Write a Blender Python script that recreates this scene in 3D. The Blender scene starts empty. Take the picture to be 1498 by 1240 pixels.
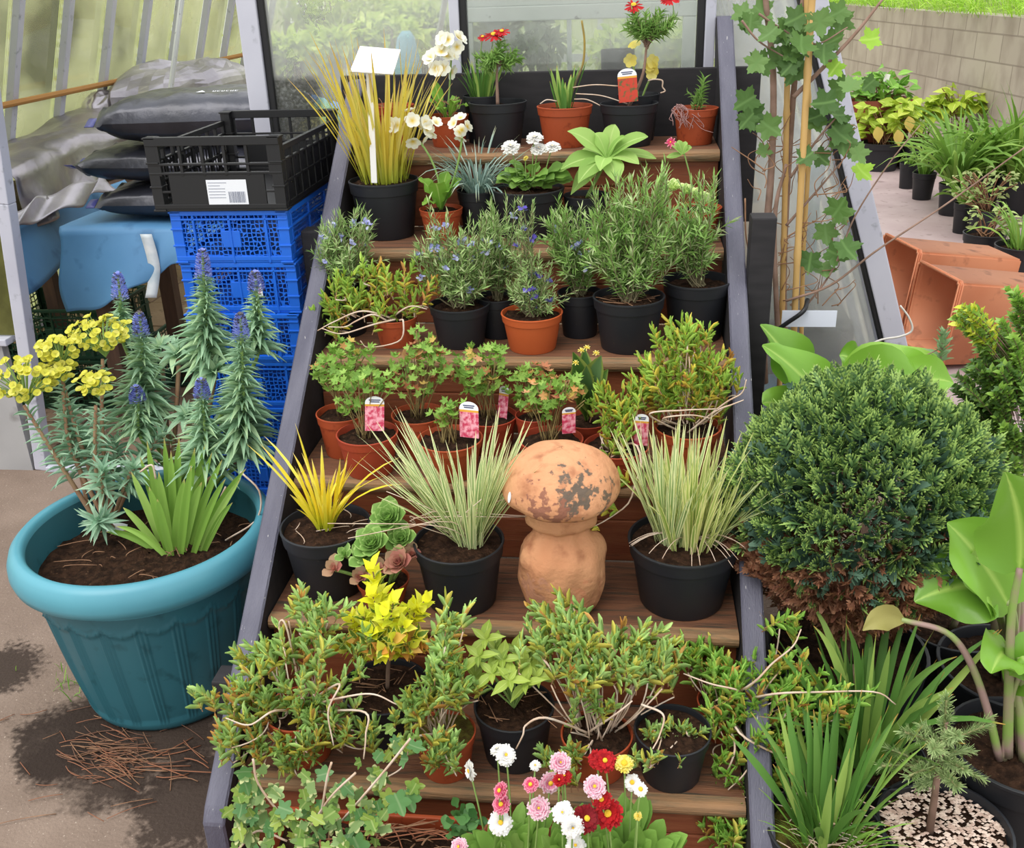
import bpy, bmesh, math, random
import numpy as np
from mathutils import Vector, Matrix

SC = bpy.context.scene
COL = SC.collection
RG = np.random.default_rng(7)
PI = math.pi
A = np.array

# ------------------------------------------------------------------ camera
CAM = A([.7597, -1.4515, 1.6413]); YAW, PITCH, ROLL, FPX = .124, .4205, -.0347, 1460.8
RISE, GO = .20083, .25917            # stair riser height and tread going
FWD = A([-math.sin(YAW) * math.cos(PITCH), math.cos(YAW) * math.cos(PITCH), -math.sin(PITCH)])
_R = A([math.cos(YAW), math.sin(YAW), 0]); _U = np.cross(_R, FWD)
CR = _R * math.cos(ROLL) + _U * math.sin(ROLL)
CU = -_R * math.sin(ROLL) + _U * math.cos(ROLL)


def ray(x, y): return FWD + CR * (x - 749) / FPX - CU * (y - 620) / FPX
def az(x, y, z): d = ray(x, y); return CAM + d * (z - CAM[2]) / d[2]
def ay(x, y, Y): d = ray(x, y); return CAM + d * (Y - CAM[1]) / d[1]
def ax(x, y, X): d = ray(x, y); return CAM + d * (X - CAM[0]) / d[0]
def depth(p): return float((A(p) - CAM) @ FWD)


cd = bpy.data.cameras.new('camera'); cam = bpy.data.objects.new('camera', cd); COL.objects.link(cam)
cd.sensor_width = 36; cd.sensor_fit = 'HORIZONTAL'; cd.lens = FPX / 1498 * 36; cd.clip_end = 200
cam.matrix_world = Matrix(((CR[0], CU[0], -FWD[0], CAM[0]), (CR[1], CU[1], -FWD[1], CAM[1]), (CR[2], CU[2], -FWD[2], CAM[2]), (0, 0, 0, 1)))
SC.camera = cam
SC.view_settings.view_transform = 'Standard'; SC.view_settings.look = 'None'
SC.view_settings.gamma = 1; SC.view_settings.use_curve_mapping = False
SC.view_settings.exposure = 0.0

# ------------------------------------------------------------------ materials
def lin(h):
    if not isinstance(h, str): return tuple(h) + ((1,) if len(h) == 3 else ())
    h = h.lstrip('#'); c = [int(h[i:i + 2], 16) / 255 for i in (0, 2, 4)]
    return tuple(x / 12.92 if x < .04045 else ((x + .055) / 1.055) ** 2.4 for x in c) + (1,)


def nt(name):
    m = bpy.data.materials.new(name); m.use_nodes = True; t = m.node_tree; t.nodes.clear()
    return m, t, t.nodes, t.links


def N(t, typ, **kw):
    n = t.nodes.new(typ)
    for k, v in kw.items():
        if k in n.inputs: n.inputs[k].default_value = v
        else: setattr(n, k, v)
    return n


def ramp(t, fac, stops, interp='LINEAR'):
    r = t.nodes.new('ShaderNodeValToRGB'); e = r.color_ramp; e.interpolation = interp
    while len(e.elements) < len(stops): e.elements.new(.5)
    for el, (p, c) in zip(e.elements, stops): el.position = p; el.color = lin(c)
    t.links.new(fac, r.inputs[0]); return r.outputs[0]


def mixc(t, fac, a, b):
    m = t.nodes.new('ShaderNodeMix'); m.data_type = 'RGBA'
    for s, v in ((0, fac), (6, a), (7, b)):
        if hasattr(v, 'links') or hasattr(v, 'is_linked'): t.links.new(v, m.inputs[s])
        else: m.inputs[s].default_value = v if s == 0 else lin(v)
    return m.outputs[2]


def mat(name, col, rough=.6, metal=0, col2=None, scale=8, lo=.35, hi=.65, bump=0, bscale=40, stretch=None, col3=None, scale3=60, spec=.5, detail=5, lo3=.6, hi3=.7, trans=0, coat=0):
    m, t, n, l = nt(name)
    o = N(t, 'ShaderNodeOutputMaterial'); b = N(t, 'ShaderNodeBsdfPrincipled', Roughness=rough, Metallic=metal)
    b.inputs['Specular IOR Level'].default_value = spec; b.inputs['Coat Weight'].default_value = coat
    tc = N(t, 'ShaderNodeTexCoord'); src = tc.outputs['Object']
    if stretch:
        mp = N(t, 'ShaderNodeMapping'); mp.inputs['Scale'].default_value = stretch; l.new(src, mp.inputs[0]); src = mp.outputs[0]
    c = None
    if col2:
        nz = N(t, 'ShaderNodeTexNoise', Scale=scale, Detail=detail); l.new(src, nz.inputs['Vector'])
        c = ramp(t, nz.outputs[0], [(lo, col), (hi, col2)])
    if col3:
        nz = N(t, 'ShaderNodeTexNoise', Scale=scale3, Detail=4); l.new(src, nz.inputs['Vector'])
        f = ramp(t, nz.outputs[0], [(lo3, (0, 0, 0)), (hi3, (1, 1, 1))])
        c = mixc(t, f, c if c else col, col3)
    if c: l.new(c, b.inputs['Base Color'])
    else: b.inputs['Base Color'].default_value = lin(col)
    if bump:
        nz = N(t, 'ShaderNodeTexNoise', Scale=bscale, Detail=5); l.new(src, nz.inputs['Vector'])
        bp = N(t, 'ShaderNodeBump', Strength=bump, Distance=.01); l.new(nz.outputs[0], bp.inputs['Height']); l.new(bp.outputs[0], b.inputs['Normal'])
    out = b.outputs[0]
    if trans:
        tr = N(t, 'ShaderNodeBsdfTranslucent'); tr.inputs[0].default_value = lin(col)
        if c: l.new(c, tr.inputs[0])
        mx = N(t, 'ShaderNodeMixShader'); mx.inputs[0].default_value = trans; l.new(out, mx.inputs[1]); l.new(tr.outputs[0], mx.inputs[2]); out = mx.outputs[0]
    l.new(out, o.inputs[0])
    return m


LEAF_GAIN = 1.12


def leafmat(name, cols, tip=None, tip_at=.75, base=None, base_at=.3, edge=None, edge_at=.6, rib=None, trans=.3, rough=.5, spec=.3, blotch=None, bscale=30, gain=1.0):
    """leaf colour varies leaf by leaf; tip/base/edge/rib are true markings along the leaf's own length and width"""
    m, t, n, l = nt(name); gv = lambda h: h and (lambda c: tuple(min(.92, x * gain * LEAF_GAIN * (.82 if i == 2 and c[1] > c[0] > c[2] else 1)) for i, x in enumerate(c)))(lin(h)[:3]); cols = [gv(x) for x in cols]; tip, base, edge, rib, blotch = [gv(x) for x in (tip, base, edge, rib, blotch)]
    o = N(t, 'ShaderNodeOutputMaterial'); b = N(t, 'ShaderNodeBsdfPrincipled', Roughness=rough); b.inputs['Specular IOR Level'].default_value = spec
    g = N(t, 'ShaderNodeNewGeometry')
    k = len(cols)
    c = ramp(t, g.outputs['Random Per Island'], [((i + .5) / k, x) for i, x in enumerate(cols)]) if k > 1 else None
    if c is None:
        rgb = N(t, 'ShaderNodeRGB'); rgb.outputs[0].default_value = lin(cols[0]); c = rgb.outputs[0]
    uv = N(t, 'ShaderNodeUVMap'); sp = N(t, 'ShaderNodeSeparateXYZ'); l.new(uv.outputs[0], sp.inputs[0])
    if blotch:
        tc = N(t, 'ShaderNodeTexCoord'); nz = N(t, 'ShaderNodeTexNoise', Scale=bscale, Detail=3); l.new(tc.outputs['Object'], nz.inputs['Vector'])
        c = mixc(t, ramp(t, nz.outputs[0], [(.5, (0, 0, 0)), (.62, (1, 1, 1))]), c, blotch)
    if base: c = mixc(t, ramp(t, sp.outputs[0], [(0, (1, 1, 1)), (base_at, (0, 0, 0))]), c, base)
    if tip: c = mixc(t, ramp(t, sp.outputs[0], [(tip_at, (0, 0, 0)), (min(1, tip_at + .25), (1, 1, 1))]), c, tip)
    if edge or rib:
        ma = N(t, 'ShaderNodeMath', operation='SUBTRACT'); l.new(sp.outputs[1], ma.inputs[0]); ma.inputs[1].default_value = .5
        mb_ = N(t, 'ShaderNodeMath', operation='ABSOLUTE'); l.new(ma.outputs[0], mb_.inputs[0])
        if edge: c = mixc(t, ramp(t, mb_.outputs[0], [(edge_at * .5 - .02, (0, 0, 0)), (edge_at * .5 + .06, (1, 1, 1))]), c, edge)
        if rib: c = mixc(t, ramp(t, mb_.outputs[0], [(0, (1, 1, 1)), (.06, (0, 0, 0))]), c, rib)
    l.new(c, b.inputs['Base Color'])
    out = b.outputs[0]
    if trans:
        tr = N(t, 'ShaderNodeBsdfTranslucent'); l.new(c, tr.inputs[0])
        mx = N(t, 'ShaderNodeMixShader'); mx.inputs[0].default_value = trans
        l.new(out, mx.inputs[1]); l.new(tr.outputs[0], mx.inputs[2]); out = mx.outputs[0]
    l.new(out, o.inputs[0])
    return m


def holemat(name, col, rough=.4, scale=40, th=.06, stretch=(1, 1, 1)):
    """perforated plastic: round holes through a thin panel"""
    m, t, n, l = nt(name)
    o = N(t, 'ShaderNodeOutputMaterial'); b = N(t, 'ShaderNodeBsdfPrincipled', Roughness=rough); b.inputs[0].default_value = lin(col)
    tc = N(t, 'ShaderNodeTexCoord'); mp = N(t, 'ShaderNodeMapping'); mp.inputs['Scale'].default_value = stretch; l.new(tc.outputs['Object'], mp.inputs[0])
    v = N(t, 'ShaderNodeTexVoronoi', feature='DISTANCE_TO_EDGE', Scale=scale, Randomness=.35); l.new(mp.outputs[0], v.inputs['Vector'])
    f = ramp(t, v.outputs['Distance'], [(th, (0, 0, 0)), (th + .02, (1, 1, 1))])
    tr = N(t, 'ShaderNodeBsdfTransparent'); mx = N(t, 'ShaderNodeMixShader'); l.new(f, mx.inputs[0]); l.new(b.outputs[0], mx.inputs[1]); l.new(tr.outputs[0], mx.inputs[2]); l.new(mx.outputs[0], o.inputs[0])
    return m


def glassmat(name, tint='#eef4ee', haze=.12, haze_hi=.4, hscale=3, grime=None):
    m, t, n, l = nt(name)
    o = N(t, 'ShaderNodeOutputMaterial'); tr = N(t, 'ShaderNodeBsdfTransparent'); tr.inputs[0].default_value = lin(tint)
    gl = N(t, 'ShaderNodeBsdfGlossy', Roughness=.03); gl.inputs[0].default_value = (1, 1, 1, 1)
    fr = N(t, 'ShaderNodeFresnel', IOR=1.45)
    m1 = N(t, 'ShaderNodeMixShader'); l.new(fr.outputs[0], m1.inputs[0]); l.new(tr.outputs[0], m1.inputs[1]); l.new(gl.outputs[0], m1.inputs[2])
    tc = N(t, 'ShaderNodeTexCoord'); nz = N(t, 'ShaderNodeTexNoise', Scale=hscale, Detail=6); l.new(tc.outputs['Object'], nz.inputs['Vector'])
    f = ramp(t, nz.outputs[0], [(.35, (haze,) * 3), (.7, (haze_hi,) * 3)])
    df = N(t, 'ShaderNodeBsdfDiffuse'); df.inputs[0].default_value = lin('#dfe6dc' if not grime else grime)
    tl = N(t, 'ShaderNodeBsdfTranslucent'); tl.inputs[0].default_value = lin('#dfe6dc' if not grime else grime)
    ad = N(t, 'ShaderNodeMixShader'); ad.inputs[0].default_value = .5; l.new(df.outputs[0], ad.inputs[1]); l.new(tl.outputs[0], ad.inputs[2])
    m2 = N(t, 'ShaderNodeMixShader'); l.new(f, m2.inputs[0]); l.new(m1.outputs[0], m2.inputs[1]); l.new(ad.outputs[0], m2.inputs[2])
    l.new(m2.outputs[0], o.inputs[0])
    return m

# ------------------------------------------------------------------ mesh builder
class MB:
    def __init__(s): s.v = []; s.f = []; s.m = []; s.uv = []; s.n = 0
    def add(s, v, f, m=0, uv=None):
        v = np.asarray(v, float); f = np.asarray(f)
        s.v.append(v); s.uv.append(np.zeros((len(v), 2)) if uv is None else np.asarray(uv, float))
        s.f.append(f + s.n); s.m.append(np.full(len(f), m) if np.isscalar(m) else np.asarray(m)); s.n += len(v)
    def build(s, name, mats, parent=None, smooth=True, loc=None):
        me = bpy.data.meshes.new(name)
        V = np.concatenate(s.v); UV = np.concatenate(s.uv)
        me.vertices.add(len(V)); me.vertices.foreach_set('co', V.ravel())
        loops = np.concatenate([x.ravel() for x in s.f]); cnt = np.concatenate([np.full(len(x), x.shape[1]) for x in s.f])
        st = np.concatenate([[0], np.cumsum(cnt)[:-1]])
        me.loops.add(len(loops)); me.loops.foreach_set('vertex_index', loops.astype(np.int32))
        me.polygons.add(len(cnt)); me.polygons.foreach_set('loop_start', st.astype(np.int32)); me.polygons.foreach_set('loop_total', cnt.astype(np.int32))
        me.polygons.foreach_set('material_index', np.concatenate(s.m).astype(np.int32))
        me.polygons.foreach_set('use_smooth', np.full(len(cnt), smooth))
        u = me.uv_layers.new(name='UVMap'); u.data.foreach_set('uv', UV[loops].astype(np.float32).ravel())
        me.update(calc_edges=True); me.validate()
        for x in (mats if isinstance(mats, (list, tuple)) else [mats]): me.materials.append(x)
        o = bpy.data.objects.new(name, me); COL.objects.link(o)
        if parent: o.parent = parent
        if loc is not None: o.location = loc
        return o


def tag(o, label=None, cat=None, group=None, kind=None):
    if label: o['label'] = label
    if cat: o['category'] = cat
    if group: o['group'] = group
    if kind: o['kind'] = kind
    return o


def thing(name, label, cat, loc=(0, 0, 0), group=None, rz=0):
    o = bpy.data.objects.new(name, None); COL.objects.link(o); o.location = tuple(loc); o.rotation_euler = (0, 0, rz); o.empty_display_size = .05
    return tag(o, label, cat, group)


def clone(root, loc=None, label=None, rz=None):
    r = root.copy(); COL.objects.link(r)
    if loc is not None: r.location = tuple(loc)
    if label: r['label'] = label
    if rz is not None: r.rotation_euler = (0, 0, rz)
    for ch in list(root.children):
        c = ch.copy(); COL.objects.link(c); c.parent = r
        for g in list(ch.children):
            e = g.copy(); COL.objects.link(e); e.parent = c
    return r


def unit(v): v = np.asarray(v, float); return v / np.maximum(np.linalg.norm(v, axis=-1, keepdims=True), 1e-9)


def box(mb, lo, hi, m=0, bev=0.0, R=None, t=None):
    lo = np.minimum(A(lo, float), A(hi, float)), np.maximum(A(lo, float), A(hi, float)); lo, hi = lo
    bm = bmesh.new(); bmesh.ops.create_cube(bm, size=1)
    for v in bm.verts: v.co = Vector([(lo[i] + hi[i]) / 2 + v.co[i] * (hi[i] - lo[i]) for i in range(3)])
    if bev: bmesh.ops.bevel(bm, geom=bm.edges[:], offset=min(bev, .45 * min(hi - lo)), segments=2, affect='EDGES', profile=.6)
    frombm(mb, bm, m, R, t)


def frombm(mb, bm, m=0, R=None, t=None):
    bm.verts.index_update(); V = A([tuple(v.co) for v in bm.verts])
    if R is not None: V = V @ A(R).T
    if t is not None: V = V + A(t)
    by = {}
    for f in bm.faces: by.setdefault(len(f.verts), []).append([v.index for v in f.verts])
    first = True
    for k, fs in by.items():
        if first: mb.add(V, fs, m); first = False
        else:
            mb.f.append(A(fs) + mb.n - len(V)); mb.m.append(np.full(len(fs), m))
    bm.free()


def lathe(mb, prof, seg=32, m=0, c=(0, 0, 0), dr=None, a0=0):
    """revolve (r,z) pairs; dr(angle array, row) gives a radius offset"""
    p = A(prof, float); a = np.arange(seg) * 2 * PI / seg + a0; V = []
    for i, (r, z) in enumerate(p):
        rr = r + (dr(a, i, z) if dr else 0)
        V.append(np.stack([rr * np.cos(a) + c[0], rr * np.sin(a) + c[1], np.full(seg, z + c[2])], 1))
    V = np.concatenate(V); n = len(p); f = []
    i, j = np.meshgrid(np.arange(n - 1), np.arange(seg), indexing='ij'); j2 = (j + 1) % seg
    f = np.stack([i * seg + j, i * seg + j2, (i + 1) * seg + j2, (i + 1) * seg + j], -1).reshape(-1, 4)
    mb.add(V, f, m)


def grid(mb, P, m=0, uv=False):
    """P: (a,b,3) array of points"""
    a, b = P.shape[:2]; i, j = np.meshgrid(np.arange(a - 1), np.arange(b - 1), indexing='ij')
    f = np.stack([i * b + j, (i + 1) * b + j, (i + 1) * b + j + 1, i * b + j + 1], -1).reshape(-1, 4)
    u = np.stack(np.meshgrid(np.linspace(0, 1, a), np.linspace(0, 1, b), indexing='ij'), -1).reshape(-1, 2)
    mb.add(P.reshape(-1, 3), f, m, u)


def tube(mb, pts, r, k=6, m=0, cap=True):
    P = A(pts, float); n = len(P); r = np.broadcast_to(A(r, float), (n,)) if np.ndim(r) else np.full(n, r)
    T = unit(np.gradient(P, axis=0)); up = A([0, 0, 1.]) if abs(T[0][2]) < .9 else A([1., 0, 0])
    u = unit(np.cross(T[0], up)); V = []
    a = np.arange(k) * 2 * PI / k
    for i in range(n):
        u = unit(u - (u @ T[i]) * T[i]); w = np.cross(T[i], u)
        V.append(P[i] + r[i] * (np.cos(a)[:, None] * u + np.sin(a)[:, None] * w))
    V = np.concatenate(V)
    i, j = np.meshgrid(np.arange(n - 1), np.arange(k), indexing='ij'); j2 = (j + 1) % k
    f = np.stack([i * k + j, i * k + j2, (i + 1) * k + j2, (i + 1) * k + j], -1).reshape(-1, 4)
    uv = np.stack([np.repeat(np.linspace(0, 1, n), k), np.tile(np.linspace(0, 1, k), n)], 1)
    mb.add(V, f, m, uv)
    if cap:
        mb.f.append(A([list(range(k))[::-1], list(range((n - 1) * k, n * k))]) + mb.n - n * k); mb.m.append(A([m, m]))


def bez(p0, p1, p2, n=8):
    t = np.linspace(0, 1, n)[:, None]; p0, p1, p2 = A(p0, float), A(p1, float), A(p2, float)
    return (1 - t) ** 2 * p0 + 2 * t * (1 - t) * p1 + t * t * p2


def smooth_path(pts, n=24):
    """Catmull-Rom through points"""
    P = A(pts, float); P = np.concatenate([[2 * P[0] - P[1]], P, [2 * P[-1] - P[-2]]]); k = len(P) - 3; out = []
    for t in np.linspace(0, k - 1e-6, n):
        i = int(t); u = t - i; a, b, c, e = P[i:i + 4]
        out.append(.5 * (2 * b + (c - a) * u + (2 * a - 5 * b + 4 * c - e) * u * u + (3 * b - a - 3 * c + e) * u ** 3))
    return A(out)

# ------------------------------------------------------------------ leaves
class Tpl:
    def __init__(s, w, fold=0, bend=0, nw=2, twist=0, wave=0):
        n = len(w) - 1; x = z = 0; V = []; UV = []
        for i in range(n + 1):
            t = i / n
            if i: a = bend * (t - .5 / n); x += math.cos(a) / n; z -= math.sin(a) / n
            for j in range(nw):
                s_ = -1 + 2 * j / (nw - 1); y = s_ * w[i] / 2
                V.append((x, y, z + abs(s_) * w[i] / 2 * fold + wave * math.sin(t * 9 + s_ * 1.3) * abs(s_))); UV.append((t, (s_ + 1) / 2))
        s.v = A(V); s.uv = A(UV)
        s.f = A([[i * nw + j, (i + 1) * nw + j, (i + 1) * nw + j + 1, i * nw + j + 1] for i in range(n) for j in range(nw - 1)])


class FanTpl:
    """lobed leaf: outline polygon (x along, y across) fanned from its centre"""
    def __init__(s, out, c=(.45, 0), cup=.12):
        o = A(out, float); V = [(c[0], c[1], 0)] + [(x, y, cup * (y * y * 1.5 + (x - c[0]) ** 2)) for x, y in o]
        n = len(o); s.v = A(V); s.uv = np.stack([np.clip(s.v[:, 0], 0, 1), s.v[:, 1] + .5], 1)
        s.f = A([[0, i + 1, (i + 1) % n + 1] for i in range(n)])


def maple(k=5, depth_=.4, serr=.05, notch=.1, start=.2):
    """pointed, toothed lobes"""
    out = []; n = k * 8
    for i in range(n + 1):
        a = -PI + start + (2 * PI - 2 * start) * i / n; fr = (i / 8) % 1.0; tri = 1 - abs(2 * fr - 1)
        r = .54 * (1 - depth_ * (1 - tri ** .8)) * (1 - serr * (i % 2)) * (.82 + .18 * (1 - abs(a) / PI))
        out.append((.42 + r * math.cos(a), r * math.sin(a)))
    return [(notch, 0)] + out


def lobes(k, depth_, n=28, notch=.12, sharp=1.0, start=.16):
    out = []
    for i in range(n):
        a = -PI + start + (2 * PI - 2 * start) * i / (n - 1)
        ph = (a + PI) / (2 * PI) * k
        r = .5 * (1 - depth_ * (1 - abs(math.sin(PI * ph)) ** sharp))
        out.append((.45 + r * math.cos(a), r * math.sin(a)))
    return [(notch, 0)] + out


def scatter(mb, tp, P, D, Nh, L, W, m=0):
    P = np.asarray(P, float); n = len(P); D = unit(D); Nh = np.asarray(Nh, float)
    Z = Nh - (Nh * D).sum(1, keepdims=True) * D
    bad = np.linalg.norm(Z, axis=1) < 1e-5
    if bad.any(): Z[bad] = np.cross(D[bad], A([.3, .7, .2]))
    Z = unit(Z); Y = np.cross(Z, D)
    L = np.broadcast_to(L, (n,))[:, None, None]; W = np.broadcast_to(W, (n,))[:, None, None]
    tv = tp.v
    V = P[:, None] + L * tv[None, :, 0:1] * D[:, None] + W * tv[None, :, 1:2] * Y[:, None] + L * tv[None, :, 2:3] * Z[:, None]
    k = len(tv); f = (np.arange(n)[:, None, None] * k + tp.f[None]).reshape(-1, tp.f.shape[1])
    mm = np.repeat(np.broadcast_to(m, (n,)), len(tp.f))
    mb.add(V.reshape(-1, 3), f, mm, np.tile(tp.uv, (n, 1)))


def along(path, ts):
    P = A(path, float); n = len(P); x = np.clip(ts, 0, 1) * (n - 1); i = np.minimum(x.astype(int), n - 2); u = (x - i)[:, None]
    T = unit(np.gradient(P, axis=0))
    return P[i] * (1 - u) + P[i + 1] * u, unit(T[i] * (1 - u) + T[i + 1] * u)


def stem_leaves(mb, path, n, t0, t1, L, W, ang, tp, m=0, jit=.25, whorl=0, Lend=None, angend=None):
    ts = np.linspace(t0, t1, n); p, T = along(path, ts)
    if whorl: k = np.arange(n) // whorl; azm = (np.arange(n) % whorl) * 2 * PI / whorl + k * PI / whorl; p, T = along(path, np.linspace(t0, t1, max(1, n // whorl))[np.minimum(k, max(0, n // whorl - 1))])
    else: azm = np.arange(n) * 2.39996
    azm = azm + RG.normal(0, jit, n)
    h = np.where(np.abs(T[:, 2:3]) < .9, A([[0, 0, 1.]]), A([[1., 0, 0]]))
    u = unit(np.cross(T, h)); w = np.cross(T, u)
    ll = np.linspace(L, L if Lend is None else Lend, n) * RG.uniform(.8, 1.15, n)
    an = np.linspace(ang, ang if angend is None else angend, n) + RG.normal(0, jit * .5, n)
    D = np.cos(an)[:, None] * T + np.sin(an)[:, None] * (np.cos(azm)[:, None] * u + np.sin(azm)[:, None] * w)
    mm = m if np.isscalar(m) else RG.choice(m, n)
    scatter(mb, tp, p, D, T + .001, ll, W * ll / L, mm)


def blades(mb, base, azm, tilt, L, W, droop, m=0, nseg=6, curlz=0, prof=None):
    """strap leaves: start at tilt from vertical and droop further along their length"""
    base = np.asarray(base, float); n = len(base)
    azm, tilt, L, W, droop = [np.broadcast_to(A(x, float), (n,)) for x in (azm, tilt, L, W, droop)]
    ts = np.linspace(0, 1, nseg + 1)
    prof = np.interp(ts, [0, .15, .6, .85, 1], [.6, .9, 1, .6, .04]) if prof is None else np.interp(ts, np.linspace(0, 1, len(prof)), prof)
    h = np.stack([np.cos(azm), np.sin(azm), 0 * azm], 1); side = np.stack([-np.sin(azm), np.cos(azm), 0 * azm], 1)
    tw = RG.uniform(-1.2, 1.2, n)
    pos = base.copy(); V = []
    for i, t in enumerate(ts):
        if i:
            a = tilt + droop * (t - .5 / nseg) ** 1.3
            pos = pos + (L / nseg)[:, None] * (np.sin(a)[:, None] * h + np.cos(a)[:, None] * A([0, 0, 1.]))
        a = tilt + droop * t
        nr = np.cos(a)[:, None] * h - np.sin(a)[:, None] * A([0, 0, 1.])
        sd = np.cos(tw * t)[:, None] * side + np.sin(tw * t)[:, None] * nr
        hw = (W * prof[i] / 2)[:, None]
        V += [pos - sd * hw, pos + nr * hw * -.35, pos + sd * hw]
    V = np.stack(V, 1); k = V.shape[1]
    f0 = A([[i * 3 + j, (i + 1) * 3 + j, (i + 1) * 3 + j + 1, i * 3 + j + 1] for i in range(nseg) for j in range(2)])
    f = (np.arange(n)[:, None, None] * k + f0[None]).reshape(-1, 4)
    uv = A([(t, s) for t in ts for s in (0, .5, 1)])
    mb.add(V.reshape(-1, 3), f, np.repeat(np.broadcast_to(m, (n,)), len(f0)), np.tile(uv, (n, 1)))


def in_ball(n, c, r, shell=0.):
    """random points in an ellipsoid, pushed towards its surface by shell (0..1)"""
    d = unit(RG.normal(size=(n, 3))); rad = RG.uniform(0, 1, (n, 1)) ** (1 / 3); rad = rad + (1 - rad) * shell
    return A(c) + d * rad * A(r)


def fbm(x, y, s=1.0, seed=0, o=4):
    r = np.random.default_rng(seed); z = 0 * x; a = 1
    for k in range(o):
        for _ in range(3):
            th = r.uniform(0, 2 * PI); ph = r.uniform(0, 2 * PI); f = s * 2 ** k * r.uniform(.7, 1.4)
            z = z + a * np.sin(f * (x * math.cos(th) + y * math.sin(th)) + ph) / 3
        a *= .5
    return z
# ================================================================== materials
alu = mat('aluminium', '#b4b5c2', .5, .0, col2='#c2c3ce', scale=3, col3='#8d8f98', scale3=25, lo3=.62, hi3=.75)
gasket = mat('black_gasket', '#1c1c1e', .7)
blackpl = mat('black_plastic', '#17181b', .42, spec=.45, col2='#1d1e22', scale=4)
blackpot = mat('black_pot', '#1a1b1f', .5, spec=.45, col2='#22242a', scale=3, col3='#3a3632', scale3=90, lo3=.7, hi3=.8)
terra = mat('terracotta_plastic', '#9c4527', .5, col2='#a94e2d', scale=3, spec=.35, col3='#8a3a22', scale3=50)
terra_lt = mat('orange_terracotta_plastic', '#b4532a', .5, col2='#bd5c31', scale=3, spec=.35)
terra_red = mat('red_terracotta_plastic', '#963b27', .48, col2='#a2442c', scale=3, spec=.35)
soil = mat('potting_soil', '#251912', .95, col2='#3a281d', scale=60, lo=.4, hi=.6, bump=1, bscale=90, col3='#5b4533', scale3=120, lo3=.66, hi3=.72, spec=.1)
soil_moss = mat('mossy_soil', '#3a2d18', .95, col2='#5d5a24', scale=40, bump=.8, bscale=90, spec=.1)
navy = mat('navy_painted_wood', '#4d4c5c', .6, col2='#62616f', scale=2, lo=.3, hi=.7, stretch=(14, 3, 3), col3='#bdbab8', scale3=16, lo3=.71, hi3=.735, bump=.3, bscale=30)
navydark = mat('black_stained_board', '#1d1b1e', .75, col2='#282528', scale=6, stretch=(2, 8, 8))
stain = mat('brown_stained_wood', '#7d3f24', .6, col2='#874c2e', scale=5, stretch=(1.2, 14, 14), bump=.15, bscale=20, col3='#5a3524', scale3=9, lo3=.58, hi3=.75)
tread_m = mat('worn_tread_wood', '#5f3d29', .75, col2='#784e34', scale=5, stretch=(1.2, 14, 14), col3='#3d3426', scale3=7, lo3=.52, hi3=.7, bump=.3, bscale=25)
nose_m = mat('weathered_nosing', '#7d6145', .8, col2='#946f4c', scale=5, stretch=(1.5, 12, 12), col3='#5d5640', scale3=8, lo3=.5, hi3=.7, bump=.3, bscale=25)
white_pl = mat('white_plastic', '#f2f0ec', .45)
white_paint = mat('white_painted_timber', '#cfd2d4', .6, col2='#dfe2e4', scale=5, col3='#7e7f7e', scale3=30, lo3=.66, hi3=.74)
concrete = mat('concrete_ground', '#77665a', .85, col2='#8a786b', scale=5, lo=.3, hi=.7, col3='#b5a697', scale3=160, lo3=.66, hi3=.7, bump=.35, bscale=120, spec=.25)
def damp(m, spots, col='#2e231d', amt=.88):
    """damp soil stains with their own outline on the ground (world positions)"""
    t = m.node_tree; l = t.links; b = [n for n in t.nodes if n.type == 'BSDF_PRINCIPLED'][0]
    prev = b.inputs[0].links[0].from_socket
    tc = N(t, 'ShaderNodeTexCoord'); nz = N(t, 'ShaderNodeTexNoise', Scale=7, Detail=6); l.new(tc.outputs['Object'], nz.inputs['Vector'])
    nz2 = N(t, 'ShaderNodeTexNoise', Scale=70, Detail=4); l.new(tc.outputs['Object'], nz2.inputs['Vector'])
    for (x, y, r) in spots:
        d = N(t, 'ShaderNodeVectorMath', operation='DISTANCE'); l.new(tc.outputs['Object'], d.inputs[0]); d.inputs[1].default_value = (x, y, 0)
        s = N(t, 'ShaderNodeMath', operation='MULTIPLY_ADD'); l.new(nz.outputs[0], s.inputs[0]); s.inputs[1].default_value = r * 1.6; l.new(d.outputs['Value'], s.inputs[2])
        s2 = N(t, 'ShaderNodeMath', operation='MULTIPLY_ADD'); l.new(nz2.outputs[0], s2.inputs[0]); s2.inputs[1].default_value = .12; l.new(s.outputs[0], s2.inputs[2])
        f = ramp(t, s2.outputs[0], [(r * 1.75 + .06, (amt,) * 3), (min(1, r * 2.1 + .06), (0, 0, 0))])
        prev = mixc(t, f, prev, col)
    l.new(prev, b.inputs[0])
slabs = mat('paving_slabs', '#7d6552', .85, col2='#8f7763', scale=4, col3='#5c493b', scale3=20, bump=.3, bscale=60)
membrane = mat('ground_membrane', '#9d8988', .7, col2='#ac9998', scale=3, col3='#8a7776', scale3=14, bump=.6, bscale=9)
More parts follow.
